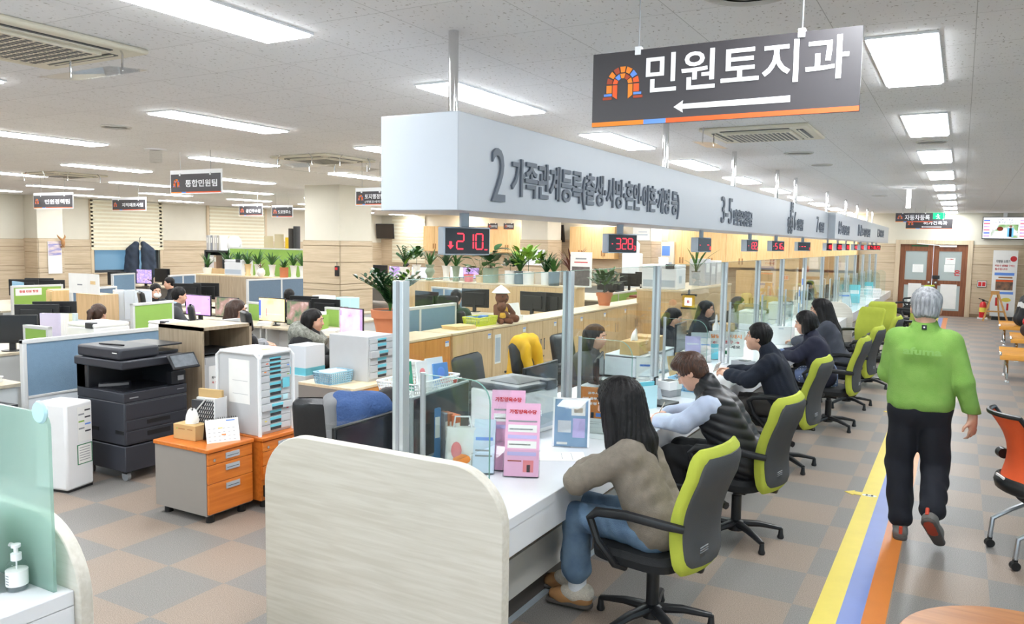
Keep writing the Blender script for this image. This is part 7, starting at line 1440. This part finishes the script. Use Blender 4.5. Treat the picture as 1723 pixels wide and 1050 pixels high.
leaflet_rack('bright cyan leaflet holder on the far counter', (-2.1, 19.8, CZ), R(0), .24, .42, M_cyan2, [(.1, .5, .9, .7, M_plow)], 6); leaflet_rack('second cyan leaflet holder farther back on the far counter', (-2.12, 23.2, CZ), R(0), .22, .36, M_cyan2, [(.1, .5, .9, .7, M_plow)], 6)
basket('white basket with a dark mark on the far counter', (-2.0, 22.0, CZ), R(10), .55, .3, .24, M_white, rows=3)
framed('tilted clear sign stand left of the cyan holder on the far counter', (-2.1, 18.6, CZ), R(40), .22, .32, M_plow, [(.1, .7, .9, .8, M_sbl)], 18)
t = thing('sticker_stand', 'yellow topped small stand on the far counter behind the dividing panel', 'stand', (-1.98, 16.6, CZ)); MB().cyl((0, 0, 0), .05, 0, .01, M_grey, 14).cyl((0, 0, 0), .01, .01, .06, M_grey, 8).build('foot', t); MB().ell((0, 0, .09), (.05, .015, .04), M_sy, 12, 8).build('yellow_top', t)
for i, y in enumerate((16.4, 18.0, 20.3, 21.6, 23.6)):
    monitor('%s black monitor behind the far part of the glass screen' % ordn[i], (-2.75, y, CZ), R(90), None, .54, .33, .06)
monitor('black monitor behind the glass beside the yellow framed lamp', (-2.8, 9.0, CZ), R(95), None, .55, .34, .04); monitor('black monitor behind the fifth glass pane', (-2.8, 11.3, CZ), R(95), None, .55, .34, .04); monitor('black monitor behind the sixth glass pane', (-2.8, 13.4, CZ), R(92), None, .55, .34, .04)
laser('white printer on the staff side behind the sixth glass pane', (-2.72, 12.4, CZ), R(90), .42, .36, .3); laser('second white printer farther along the staff side', (-2.72, 14.5, CZ), R(90), .42, .36, .3)
# clerks
M_cgrey = mat('charcoal_cardigan', (92, 92, 96), .9, var=.08)
_seat = {}
def clerk(px, py, X, lab, topm, style='bob', chair=None, rz=-88, **k):
    p = W(px, py, X=X); dz = p.z-1.30; o, F, P_ = staff(lab, (X-.16, p.y, 0), R(rz), topm, dz=dz, style=style, hh=.011, **k)
    if chair: exec_chair(chair, (X-.2, p.y, 0), R(rz), head=False)
clerk(1004, 547, -3.15, 'clerk with shoulder length black hair and a charcoal cardigan behind the glass', M_cgrey, 'long'); clerk(1190, 507, -3.3, 'clerk with long dark hair looking right behind the kraft carton', M_dk, 'long', chair='black chair of the clerk behind the kraft carton')
clerk(1244, 500, -3.3, 'clerk in grey seen faintly through several panes of glass', M_gsw, 'bob', chair='black chair of the faintly seen clerk'); clerk(1135, 520, -3.3, 'clerk bent low beside the yellow framed lamp', M_dk, 'long', pitch=-25)
clerk(1365, 472, -3.4, 'dark haired clerk at the far end behind the narrow banner', M_dk, 'short')
# chairs behind the counter
exec_chair('black leather chair with a blue jacket over its back near the end panel', (-3.12, 3.62, 0), R(28), head=False, h=1.13)
# hair of the clerk hidden by the first post
clerk(648, 656, -2.95, 'clerk whose black hair shows behind the monitor at the near end of the counter', M_dk, 'long', pitch=-35, lean=.12)
j = skin('draped_jacket', [('c', V3(.02, -.28, .99), V3(.22, -.27, .98), .055, .065, .04), ('c', V3(.14, -.33, .95), V3(.2, -.36, .64), .065, .09, .04), ('c', V3(.05, -.33, .96), V3(.08, -.36, .78), .05, .06, .04), ('c', V3(.25, -.26, .95), V3(.32, -.28, .55), .065, .08, .04), ('c', V3(.12, -.2, .96), V3(.15, -.16, .8), .05, .05, .04)], .01, mat('blue_fuzzy_jacket', (62, 88, 136), .95, var=.15, bump=.8, bscale=80), post=wrinkle(.006, 30)); j.location = (-3.07, 3.53, .13); j.rotation_euler = (0, 0, R(28)); tag(j, 'blue fuzzy jacket draped over the black leather chair', 'jacket')
skin('grey_lining', [('c', V3(-.01, -.33, .97), V3(.02, -.35, .72), .045, .05, .03), ('c', V3(-.03, -.27, .985), V3(.05, -.26, 1.0), .05, .05, .03)], .01, mat('grey_lining_fabric', (124, 124, 126), .95), j)
exec_chair('dark mesh chair at the second window with a grey jacket on it', (-3.45, 5.95, 0), R(-85), head=False, m=mat('charcoal_fabric', (62, 64, 66), .9, var=.15))
exec_chair('black chair wrapped in a bright yellow throw behind the second post', (-3.5, 7.05, 0), R(-95), head=False); 
yj = skin('yellow_throw', [('c', V3(-.12, -.31, 1.0), V3(.14, -.31, 1.0), .07, .07, .04), ('c', V3(-.1, -.34, .96), V3(-.13, -.36, .56), .085, .09, .05), ('c', V3(0, -.34, .98), V3(0, -.36, .54), .09, .09, .05), ('c', V3(.1, -.34, .96), V3(.13, -.36, .56), .085, .09, .05), ('c', V3(-.1, -.24, .95), V3(-.1, -.2, .7), .05, .05, .04), ('c', V3(.1, -.24, .95), V3(.1, -.2, .7), .05, .05, .04)], .01, mat('bright_yellow_plush', (238, 184, 40), .95, var=.06), post=wrinkle(.006, 26)); yj.location = (-3.5, 7.05, 0); yj.rotation_euler = (0, 0, R(-95)); tag(yj, 'bright yellow hooded throw hung over the black chair', 'throw')
MB().tube([(-.2, -.42, .7), (0, -.48, .68), (.2, -.42, .7)], .012, M_black, 6).ell((.03, -.37, 1.03), (.045, .02, .03), M_black, 10, 6).build('black_trim', yj)
exec_chair('dark chair behind the tissue boxes at the third window', (-3.5, 7.95, 0), R(-90), head=False)
# tall birch cabinet with a yellow framed lamp and a white box printer
a = W(1143, 490, X=-4.0); t = thing('storage_cabinet', 'birch cabinet with the yellow framed lamp, carrying a white printer and a vase', 'cabinet', (-4.0, 12.9, 0)); MB().box((-.8, 0, 0), (0, 3.2, 1.21), M_birch).build('carcass', t); MB().box((-.82, -.01, 1.21), (.01, 3.2, 1.24), M_birchtop).build('top_board', t)
p = W(1159, 507, Y=12.88); t = thing('wall_lamp', 'small yellow framed lit lamp on the end of the birch cabinet', 'lamp', (p.x, 12.9, p.z)); MB().box((-.1, -.05, -.1), (.1, 0, .1), mat('lamp_yellow', (226, 178, 50), .5)).box((-.13, -.04, .09), (.13, 0, .12), M_dgrey).box((-.13, -.04, -.13), (.13, 0, -.1), M_dgrey).lathe([(.02, .12), (.02, .16), (.008, .2), (0, .2)], M_dgrey, (0, -.02, 0), 10).build('frame', t); MB().box((-.06, -.055, -.07), (.06, -.05, .06), glow('lamp_face', (255, 246, 240), 1.6)).box((-.02, -.057, -.03), (.02, -.055, .02), M_pinkp).build('lit_face', t)
laser('white box printer on top of the birch cabinet beyond the counter', (-4.45, 13.25, 1.24), R(0), .62, .5, .42); o = sheet_stack('roll of white paper on top of the white box printer', (-4.45, 13.2, 1.664), 0, .14, .1, .12)
plant('clear vase of long reed stems on the birch cabinet', (-4.2, 14.3, 1.24), 'tall', M_acryl, 'grass', 1.3, n=12, seed=70, h=.75, k=1.2)
for i, (y, h) in enumerate(((14.9, .5), (15.3, .42), (15.7, .46))): binder('%s grey file case at the back end of the birch cabinet top' % words[i], (-4.3, y, 1.24), R(90), (190+10*i, 192+8*i, 196+6*i), .34, .3, h, name='file_case')
t = thing('red_cabinet', 'dark red box beyond the birch cabinets left of the lamp', 'cabinet', (-5.05, 14.35, 0)); MB().box((-.5, 0, 0), (.5, .4, .98), M_birch).build('base', t); MB().box((-.45, .02, .98), (.45, .38, 1.2) if 0 else (.45, .38, 1.02), mat('dark_red_box', (150, 62, 54), .5, var=.1)).build('red_box', t)

# ================================================================ WALL CUPBOARDS AT THE BACK
def cupboards(lab, px0, px1, z0, z1, n, y=YB-.05, d=.42, hy=None):
    a, b = W(px0, 420, Y=y-d), W(px1, 420, Y=y-d); t = thing('wall_cupboard', lab, 'cupboard', (a.x, y-d, z0)); w = b.x-a.x; MB().box((0, .02, 0), (w, d, z1-z0), M_honey).build('carcass', t)
    for i in range(n):
        o = MB().box((w*i/n+.004, 0, .004), (w*(i+1)/n-.004, .02, z1-z0-.004), M_honey).build('door', t, .003); x = w*(i+1)/n-.05 if i % 2 == 0 else w*i/n+.05; MB().box((x-.02, -.02, .1), (x+.02, 0, .3), M_tan).build('handle', o, .004)
    return t
cupboards('honey wood wall cupboards behind the first red number display', 712, 874, 1.6, 2.6, 8); cupboards('honey wood wall cupboards between the two back columns', 958, 1034, 1.45, 2.6, 4); cupboards('long row of honey wood wall cupboards at the back right', 1123, 1442, 1.28, 2.7, 12)
cupboards('lower honey wood cupboards under the long row at the back right', 1240, 1442, .0, 1.2, 7)
a = W(895, 433, Y=25.3); t = thing('key_cabinet', 'white wall rack of small pigeonholes on the wainscot between the cupboards', 'rack', (a.x, 25.36, a.z)); MB().box((-.5, -.06, -.28), (.5, 0, .28), M_white).build('case', t)
mb = MB()
for i in range(4):
    for k in range(2): mb.box((-.46+i*.23, -.062, -.24+k*.26), (-.27+i*.23, -.06, -.04+k*.26), M_plow).box((-.45+i*.23, -.064, -.09+k*.26), (-.28+i*.23, -.062, -.06+k*.26), M_dgrey)
mb.build('pigeonholes', t)
a = W(932, 437, Y=YB-.05); o = MB().box((-.15, 0, -.4), (.15, .01, .4), M_paper).box((-.13, -.003, .25), (.13, 0, .36), M_sbl).box((-.1, -.003, -.1), (-.02, 0, .1), M_pinkp).box((.03, -.003, -.1), (.1, 0, .1), M_pinkp).build('poster', loc=(a.x, YB-.045, a.z)); tag(o, 'narrow white poster with a blue head on the back wall', 'poster')
def wall_tv(px, py, Y, w, h, lab, rz=0):
    a = W(px, py, Y=Y); t = thing('television', lab, 'television', (a.x, Y, a.z), R(rz)); MB().cbox((0, 0, 0), (w, .05, h), M_black, Matrix.Rotation(R(8), 4, 'X')).build('housing', t, .006); MB().cbox((0, -.027, 0), (w-.06, .004, h-.06), mat('tv_off', (52, 46, 42), .2), Matrix.Rotation(R(8), 4, 'X')).build('screen', t); MB().tube([(0, .03, 0), (0, .31, .03)], .03, M_black, 8).build('bracket', t)
wall_tv(648, 389, YB-.35, .8, .62, 'black television tilted on the back wall left of the blind', 14); wall_tv(936, 393, YB-.3, .75, .64, 'black television on the back wall right of the white column', -12)
a = W(1078, 391, Y=25.3); o = MB().box((-.3, 0, -.26), (.3, .01, .26), M_paper).box((-.22, -.002, -.1), (.22, 0, -.06), M_grey2).box((-.1, -.002, .0), (.2, 0, .03), M_grey2).build('poster', loc=(a.x, 25.37, a.z)); tag(o, 'white wall print on the right hand back column', 'poster')
a = W(1117, 436, Y=26.2); t = thing('wall_notice_board', 'cream service cabinet with a blue square sign left of the long cupboards', 'cabinet', (a.x, 26.4, 0)); MB().box((-.28, 0, 0), (.28, .3, 2.1), M_ivory).build('case', t); MB().box((-.14, -.005, 1.62), (.14, 0, 1.95), M_sbl).build('blue_sign', t); MB().box((-.22, -.005, .9), (.22, 0, 1.4), M_grey2).build('vent', t)
a = W(1071, 450, Y=25.3); t = thing('vending_unit', 'white water dispenser by the right hand back column', 'appliance', (a.x, 24.9, 0)); MB().box((-.3, -.2, 0), (.3, .2, 1.7), M_white).build('body', t, .04); MB().lathe([(0, 0), (.18, 0), (.19, .3), (.1, .4), (0, .4)], M_white, (.05, 0, 1.7), 18).build('bottle', t)

# ================================================================ RIGHT SIDE
# television on the back wall
a, b = W(1654, 365, Y=26.9), W(1654, 402, Y=26.9); t = thing('television', 'large lit television high on the back wall at the right edge', 'television', (a.x, 26.93, b.z)); h = a.z-b.z; w = h*1.75
MB().box((0, -.03, 0), (w, .04, h), M_black).build('housing', t, .006); S_tv = screen('screen_call', [(226, 232, 244), (240, 242, 250)], 1.1, 3); MB().box((.02, -.033, .02), (w-.02, -.03, h-.02), S_tv).build('screen', t)
mb = MB().box((w*.2, -.035, h*.06), (w*.8, -.033, h*.66), screen('screen_scene', [(88, 116, 78), (120, 150, 104), (206, 200, 214), (214, 206, 222)], 1.0, 3)).box((w*.56, -.037, h*.1), (w*.7, -.035, h*.5), glow('figure_blue', (96, 160, 206), 1.0)).box((w*.6, -.038, h*.1), (w*.66, -.036, h*.5), M_navy).ell((w*.63, -.037, h*.57), (w*.035, .003, h*.06), M_skin, 10, 6).ell((w*.4, -.037, h*.46), (w*.07, .003, h*.1), M_sbr, 10, 6).box((w*.28, -.037, h*.1), (w*.45, -.035, h*.36), MATS['screen_call']); mb.build('picture', t)
mb = MB().text('175번 고객님', (w*.5, -.036, h*.82), (1, 0, 0), (0, 0, 1), h*.09, M_dgrey, w*.32, 'c', .02, .001).text('1 번 창구로 오십시오', (w*.5, -.036, h*.7), (1, 0, 0), (0, 0, 1), h*.09, M_dgrey, w*.5, 'c', .02, .001); mb.build('lettering', t); mb = MB()
for k in range(6): mb.box((w*.03, -.035, h*(.1+k*.14)), (w*.17, -.033, h*(.17+k*.14)), [MATS['window_red'], MATS['window_blue']][k % 2] if k % 3 else S_lav).box((w*.83, -.035, h*(.1+k*.14)), (w*.97, -.033, h*(.17+k*.14)), [MATS['window_red'], MATS['screen_lavender']][k % 2])
mb.build('side_panels', t); MB().box((w*.5-.05, -.02, h), (w*.5+.05, .05, h+.15), M_white).build('camera_box', t)
# fire extinguisher, its sign, banner and wooden step stand
a = W(1652, 478, Y=26.95); t = thing('wall_sign', 'small red and white fire equipment sign on the wainscot', 'sign', (a.x, 26.96, a.z)); MB().box((-.12, 0, -.1), (.12, .01, .1), M_paper).box((-.12, -.002, -.1), (.12, 0, -.085), M_dgrey).box((-.12, -.002, .085), (.12, 0, .1), M_dgrey).box((-.12, -.002, -.1), (-.11, 0, .1), M_dgrey).box((.11, -.002, -.1), (.12, 0, .1), M_dgrey).build('board', t); MB().box((-.09, -.004, -.06), (-.01, -.002, .06), M_red).box((.01, -.004, -.06), (.09, -.002, .06), M_red).build('symbols', t)
t = thing('fire_extinguisher', 'red fire extinguisher with a yellow band standing by the back wall', 'fire extinguisher', (.62, 26.6, 0)); M_er = mat('extinguisher_red', (206, 36, 40), .3); MB().lathe([(0, .04), (.085, .04), (.09, .06), (.09, .4), (.07, .47), (.03, .5), (0, .5)], M_er, n=20).build('cylinder', t); MB().lathe([(.0915, .2), (.0915, .33)], M_sy, n=20).build('yellow_band', t); MB().box((-.03, -.02, .5), (.03, .02, .56), M_black).tube([(-.0, 0, .56), (-.12, 0, .58)], .012, M_black, 6).build('valve', t); MB().tube([(.03, 0, .53), (.12, -.02, .5), (.12, -.03, .2)], .015, M_black, 6).build('hose', t); MB().box((-.13, -.13, 0), (.13, .13, .04), M_paper).build('stand', t)
a, b = W(1672, 421, Y=26.6), W(1668, 531, Y=26.6); t = thing('standing_banner', 'tall white fire extinguisher banner standing by the back wall', 'banner', (a.x+.3, 26.6, 0)); zt = a.z; MB().cbox((0, 0, .1+(zt-.1)/2), (.6, .01, zt-.1), M_paper).build('sheet', t); MB().box((-.25, -.2, 0), (.25, .1, .1), M_black).build('base', t)
for tx, x, z, th, mm, tw in (('차량용 소화기', -.22, .82, .085, M_dgrey, .34), ('비상시 생명을 구하는', -.24, .765, .06, M_red, .48), ('필수입니다!', -.24, .715, .065, M_red, .3)): MB().text(tx, (x, -.0065, zt*z), (1, 0, 0), (0, 0, 1), th, mm, tw, bold=.02).build('lettering', t)
for z0, z1 in ((.64, .68), (.37, .405)): MB().box((-.24, -.006, zt*z0), (.24, -.0052, zt*z1), M_sbl).build('colour_band', t)
mb = MB().lathe([(0, 0), (.08, 0), (.08, .002), (0, .002)], M_er, X=Matrix.Translation((.2, -.005, zt*.88)) @ Matrix.Rotation(PI/2, 4, 'X'), n=18); mb.build('round_mark', t)
mb = MB().box((-.2, -.006, zt*.43), (.22, -.0052, zt*.58), mat('food_photo', (150, 110, 84), .6, col2=(90, 76, 66), vscale=9)).box((-.2, -.0065, zt*.55), (.22, -.006, zt*.575), M_sr).box((-.14, -.006, zt*.6), (.2, -.0052, zt*.62), M_tan).ell((.08, -.006, zt*.29), (.12, .002, .06), M_sy, 16, 6).box((-.18, -.006, zt*.2), (-.12, -.0052, zt*.32), M_er).box((.1, -.006, zt*.14), (.15, -.0052, zt*.24), M_er); mb.build('pictures', t)
M_pine = wood('pine_stand_wood', (224, 172, 106), (208, 152, 86), .5); t = thing('easel_stand', 'small pine folding stand in front of the white banner', 'stand', (.88, 26.0, 0), R(10))
for s in (-1, 1): MB().tube([(s*.3, -.2, 0), (s*.06, .0, .82)], .028, M_pine, 4).build('leg', t); MB().tube([(s*.2, .3, 0), (s*.06, .02, .8)], .022, M_pine, 4).build('rear_leg', t)
MB().box((-.1, -.03, .74), (.1, .05, .84), M_pine).build('head_board', t); MB().box((-.22, -.17, .26), (.22, -.14, .3), M_pine).build('rung', t)
# waiting benches
M_slat = wood('amber_bench_wood', (236, 168, 74), (222, 150, 58), .25, 'x')
def bench(lab, loc, rz=0, L=1.8):
    t = thing('waiting_bench', lab, 'bench', loc, rz, 'amber waiting benches along the right side')
    prof = [(-.3, .33), (-.26, .385), (-.13, .405), (0, .415), (.13, .43), (.27, .46)]
    for i in range(5):
        (y0, z0), (y1, z1) = prof[i], prof[i+1]; mb = MB(); mb.prism([(y0+.006, z0-.012), (y1-.004, z1-.012), (y1-.004, z1+.008), (y0+.006, z0+.008)], 'x', 0, L, M_slat); mb.build('seat_slat', t, .003)
    for x in (.0, L/2, L-.02): MB().tube([(x+.01, -.27, .385), (x+.01, -.2, .412), (x+.01, .2, .385)], .018, M_chrome, 8).build('side_frame', t)
    for x in (.1, L-.25):
        MB().tube([(x, .0, .37), (x, -.3, .13), (x, -.38, .09), (x, -.4, .05)], [.03, .022, .02, .018], M_chrome, 8).tube([(x, .0, .37), (x, .3, .13), (x, .36, .05)], [.03, .022, .018], M_chrome, 8).build('leg', t)
        for y in (-.4, .36): MB().lathe([(0, 0), (.035, 0), (.03, .015), (.012, .025), (.012, .06), (0, .06)], M_chrome, (x, y, 0), 12).build('foot', t)
    MB().box((.05, -.03, .34), (L-.05, .03, .385), M_chrome).build('beam', t)
    MB().tube([(.62, -.24, .43), (.6, -.2, .56), (.6, -.05, .6), (.6, .18, .58), (.62, .24, .52)], .016, M_chrome, 8).build('armrest', t); return t
B0 = bench('nearest amber slatted waiting bench at the right edge', (.6, 14.5, 0))
for y, x, lab in ((17.2, .86, 'middle amber slatted waiting bench at the right edge'), (19.9, .78, 'farthest amber slatted waiting bench, where the person in black sits')): dup(B0, (x, y, 0), None, lab)
# person on the far bench
F = Fig(); p = Pose(pelvis=(0, 0, .56), chest=(0, .06, .84), neck=(0, .12, 1.02), shL=(-.2, .06, .95), shR=(.2, .06, .95), elL=(-.25, .22, .72), elR=(.25, .22, .72), wrL=(-.1, .42, .66), wrR=(.1, .42, .66), hipL=(-.1, 0, .53), hipR=(.1, 0, .53), knL=(-.12, .44, .52), knR=(.12, .44, .52), anL=(-.12, .44, .11), anR=(.12, .4, .11))
F.head((0, .2, 1.16), pitch=R(-20)); F.neck(p.j['neck']); p.fill(F); F.hand(p.j['wrL'], (.4, .9, 0), (0, 0, 1), 1, .6); F.hand(p.j['wrR'], (-.4, .9, 0), (0, 0, 1), -1, .6)
jk = p.torso(.045)+p.arm('L', .03, end=.95)+p.arm('R', .03, end=.95)+[('c', V3(-.09, -.02, .56), V3(.09, -.02, .56), .15, .15, .03)]
o = person('person in a black padded jacket with a grey shoulder band sitting on the far bench', F, (1.22, 19.75, 0), R(-75), h=.011, clothes=[('jacket', jk, M_parka, dict(mats=[M_parka, mat('grey_jacket_band', (196, 196, 196), .85)], pick=lambda C: (np.abs(C[:, 2]-.87+.15*np.abs(C[:, 0])) < .05).astype(int))), ('jeans', p.legs(.014), M_jean, {})], hair=F.cap(front=.03, thick=.018, back=-.08))
for e in 'LR': shoe(o, p.j['an'+e], (0, 1, 0), M_black, M_sole, .26, h=.011)
t = thing('handbag', 'red and dark bag on the bench at the right edge', 'bag', (1.12, 17.1, .435)); skin('bag', [('e', V3(0, 0, .12), V3(.12, .09, .13), None, .02)], .012, mat('dark_brown_bag', (60, 44, 40), .6), t); skin('red_top', [('e', V3(0, 0, .27), V3(.09, .07, .09), None, .02)], .012, M_er, t)
# orange mesh chair at the right edge
M_omesh = mat('orange_mesh', (240, 96, 44), .6, var=.08, bump=.3, bscale=400); M_silver = mat('silver_tube', (186, 188, 192), .3, .9)
t = thing('mesh_chair', 'orange mesh visitor chair on castors at the right edge', 'chair', (.62, 6.05, 0), R(-71.5))
def backf(i, j):
    x = (i-.5)*.44; v = j; return (x*(1-.1*v), -.24-.12*v+.10*math.sin(PI*v*.9)-.09*(1-(2*(i-.5))**2), .5+.46*v)
MB().grid(backf, 14, 14, M_omesh).grid(lambda i, j: tuple(Vector(backf(1-i, j))+Vector((0, -.006, 0))), 14, 14, M_omesh).build('mesh_back', t)
MB().tube([backf(0, k/8) for k in range(9)]+[backf(k/8, 1) for k in range(1, 9)]+[backf(1, 1-k/8) for k in range(1, 9)], .016, M_black, 8).tube([backf(k/8, 0) for k in range(9)], [.02]+[.03]*7+[.02], M_black, 8, flat=1.6).build('back_frame', t)
MB().box((-.06, -.345, .53), (.06, -.335, .55), M_paper).build('tag', t)
def sf(i, j):
    a = 2*PI*i; c, s = math.cos(a), math.sin(a); rr = [(0, .04), (.9, .035), (1, .0), (.85, -.05), (0, -.06)][min(4, int(round(j*4)))]; return (.24*rr[0]*math.copysign(abs(c)**.6, c), .0+.24*rr[0]*math.copysign(abs(s)**.6, s), .43+rr[1])
MB().grid(sf, 26, 5, M_seatb, closed_u=True).build('seat', t)
for s in (-1, 1):
    MB().tube([(s*.25, -.22, .62), (s*.27, -.1, .5), (s*.27, .0, .42)], .016, M_silver, 8).build('back_arm', t); MB().lathe([(0, -.03), (.035, -.03), (.035, .03), (0, .03)], M_black, X=Matrix.Translation((s*.25, -.24, .64)) @ Matrix.Rotation(PI/2, 4, 'Y'), n=14).build('pivot', t)
    for d in (-1, 1):
        MB().tube([(s*.2, 0, .36), (s*.2, d*.18, .27), (s*.2, d*.29, .2), (s*.2, d*.3, .07)], .016, M_silver, 8).build('leg', t)
        MB().cyl((0, 0, 0), .028, -.02, .02, M_black, 14, Matrix.Translation((s*.2, d*.3, .029)) @ Matrix.Rotation(PI/2, 4, 'Y')).box((s*.2-.012, d*.3-.012, .03), (s*.2+.012, d*.3+.012, .08), M_black).build('caster', t)
# round wooden table at the lower right corner
t = thing('round_table', 'round amber wooden table at the lower right corner', 'table', (.30, 3.15, 0)); M_rt = wood('amber_table_top', (172, 114, 62), (154, 96, 48), .35, 'x'); zt = .6; MB().lathe([(0, zt-.03), (.43, zt-.03), (.44, zt-.015), (.43, zt), (0, zt)], M_rt, n=48).build('tabletop', t); MB().lathe([(.2, 0), (.2, .02), (.04, .05), (.04, zt-.03), (0, zt-.03)], M_silver, n=20).build('pedestal', t)
# sanitizer and clear stand on the near left counter
p = W(27, 992, Z=CZ); t = thing('sanitizer_bottle', 'clear hand sanitizer pump bottle with a white pump at the lower left', 'bottle', (p.x, p.y+.005, CZ)); MB().lathe([(0, 0), (.034, 0), (.036, .01), (.036, .085), (.03, .1), (.014, .112), (0, .112)], M_acryl, n=24).build('bottle', t); MB().lathe([(0, .003), (.033, .003), (.034, .05), (0, .05)], thin_glass('sanitizer_gel', (.82, .88, .9), frost=.25, fcol=(.9, .93, .95)), n=24).build('gel', t); MB().lathe([(.0366, .02), (.0366, .075)], M_paper, n=24).build('label', t)
MB().lathe([(.018, .11), (.018, .135), (.008, .137), (.008, .155), (.016, .157), (.016, .168), (0, .17)], M_white, n=16).tube([(0, 0, .163), (-.035, 0, .162), (-.04, 0, .155)], .006, M_white, 6).build('pump', t); MB().tube([(0, 0, .11), (0, 0, .01)], .003, M_white, 6).build('tube', t)
mb = MB()
for k in range(4): a = -PI/2+.5+k*.12; mb.box((-.003, -.0375, .03+k*.01), (.014, -.0368, .033+k*.01), M_grey)
mb.build('label_print', t)
p = W(-24, 985, Z=CZ); framed('clear acrylic notice stand at the left edge beside the sanitizer bottle', (p.x, p.y-.02, CZ), R(-25), .2, .25, M_paper, [], 12)

# ================================================================ LEFT EDGE CLUTTER
desk('pale desk at the left edge with papers and the red book', -9.0, -7.05, 2.7, 3.9)
t = thing('red_book', 'red book lying on the desk at the left edge', 'book', (-7.35, 3.25, CZ), R(20)); MB().box((-.12, -.17, 0), (.12, .17, .03), M_er).box((-.115, -.165, .004), (.122, .165, .026), M_paper).build('cover', t)
sheet_stack('loose white papers on the desk at the left edge', (-7.3, 3.62, CZ), R(30), .3, .3, .05)
t = thing('paper_shredder', 'black paper shredder under the left end of the long blue partition', 'shredder', (-6.95, 3.5, 0), R(5)); MB().prism([(-.15, 0), (.15, 0), (.19, .5), (-.19, .5)], 'y', -.14, .14, M_black).build('bin', t, .01); MB().box((-.21, -.16, .5), (.21, .16, .6), M_dgrey).box((-.15, -.02, .6), (.15, .02, .605), M_black).build('cutter_head', t, .015)
for i in range(3):
    o = MB().box((-.2, -.15, 0), (.2, .15, .12), M_kraft).box((-.201, -.151, .05), (.201, .151, .07), M_cream).build('carton', loc=(-7.0+.02*i, 2.95, .121*i), rot=(0, 0, .1*i)); tag(o, '%s kraft carton of the pile at the left edge' % ['lowest', 'middle', 'top'][i], 'carton')

# ================================================================ SMALL DESK CLUTTER
def phone(px, py, z, rz, lab):
    p = W(px, py, Z=z); t = thing('desk_phone', lab, 'phone', (p.x, p.y, .72), R(rz)); MB().prism([(-.1, 0), (.1, 0), (.1, .07), (-.1, .03)], 'x', -.09, .09, M_dgrey).build('body', t, .006); MB().tube([(-.06, -.09, .07), (-.06, 0, .085), (-.06, .09, .07)], .018, M_black, 8).build('handset', t)
phone(430, 578, .78, 40, 'dark desk phone in front of the woman in the light grey sweater'); phone(690, 470, .8, 0, 'dark desk phone behind the leftmost potted plants')
def stackat(px, py, lab, w=.21, d=.3, h=.06, rz=20, z=.72): p = W(px, py, Z=z); sheet_stack(lab, (p.x, p.y, z), R(rz), w, d, h)
stackat(398, 627, 'white paper stack on the floor stand left of the parka woman', h=.1, z=.55) if 0 else None
stackat(560, 560, 'white papers under the pink screen', h=.05); stackat(452, 547, 'papers below the yellow screen', h=.06)
p = W(497, 585, Z=1.0); t = thing('document_case', 'tall white and cyan document case beside the woman in the parka', 'case', (p.x-.1, p.y+.25, .0)); MB().box((-.13, -.16, 0), (.13, .16, .72), M_ptrim).build('pedestal', t); MB().box((-.11, -.13, .72), (.11, .13, 1.0), M_plow).build('case', t, .004); MB().box((-.111, -.131, .72), (.111, .131, .79), M_cyan2).build('cyan_band', t)
o = MB().box((-.13, -.11, 0), (.13, .11, .34), mat('detergent_blue', (96, 130, 206), .5, col2=(236, 236, 244), vscale=7)).box((-.131, -.111, .1), (.131, .111, .14), M_pinkp).build('carton', loc=(-4.2, 4.72, 0), rot=(0, 0, R(20))); tag(o, 'blue and white printed carton on the floor behind the grey drawer tower', 'carton')
p = W(563, 520, Z=.98); t = thing('document_case', 'small green letter case left of the pink screen', 'case', (p.x+.1, p.y-.5, .72)); MB().box((-.13, -.12, 0), (.13, .12, .22), M_pgreen).build('case', t, .004); MB().box((-.11, -.1, .22), (.11, .1, .26), M_paper).build('papers', t)
for px, py, z, c, lab in ((545, 497, 1.0, M_white, 'small white machine on the black monitor row by the column'), (585, 500, .98, M_cyan, 'pale blue box right of the small white machine')):
    p = W(px, py, Z=z); t = thing('desk_box', lab, 'box', (p.x, p.y, .72)); MB().box((-.17, -.12, 0), (.17, .12, z-.72), c).build('body', t, .006); MB().box((-.12, -.122, .06), (-.02, -.12, .1), M_grey).box((.02, -.122, .06), (.12, -.12, .1), M_grey).build('buttons', t)
desk('pale desk before the column carrying the small white machine', -10.33, -9.11, 10.48, 11.23)
exec_chair('dark grey office chair back behind the large white printer', tuple(W(228, 535, Z=.95).xy*.9)+(0,), R(-30), head=False, m=MATS['charcoal_fabric'])
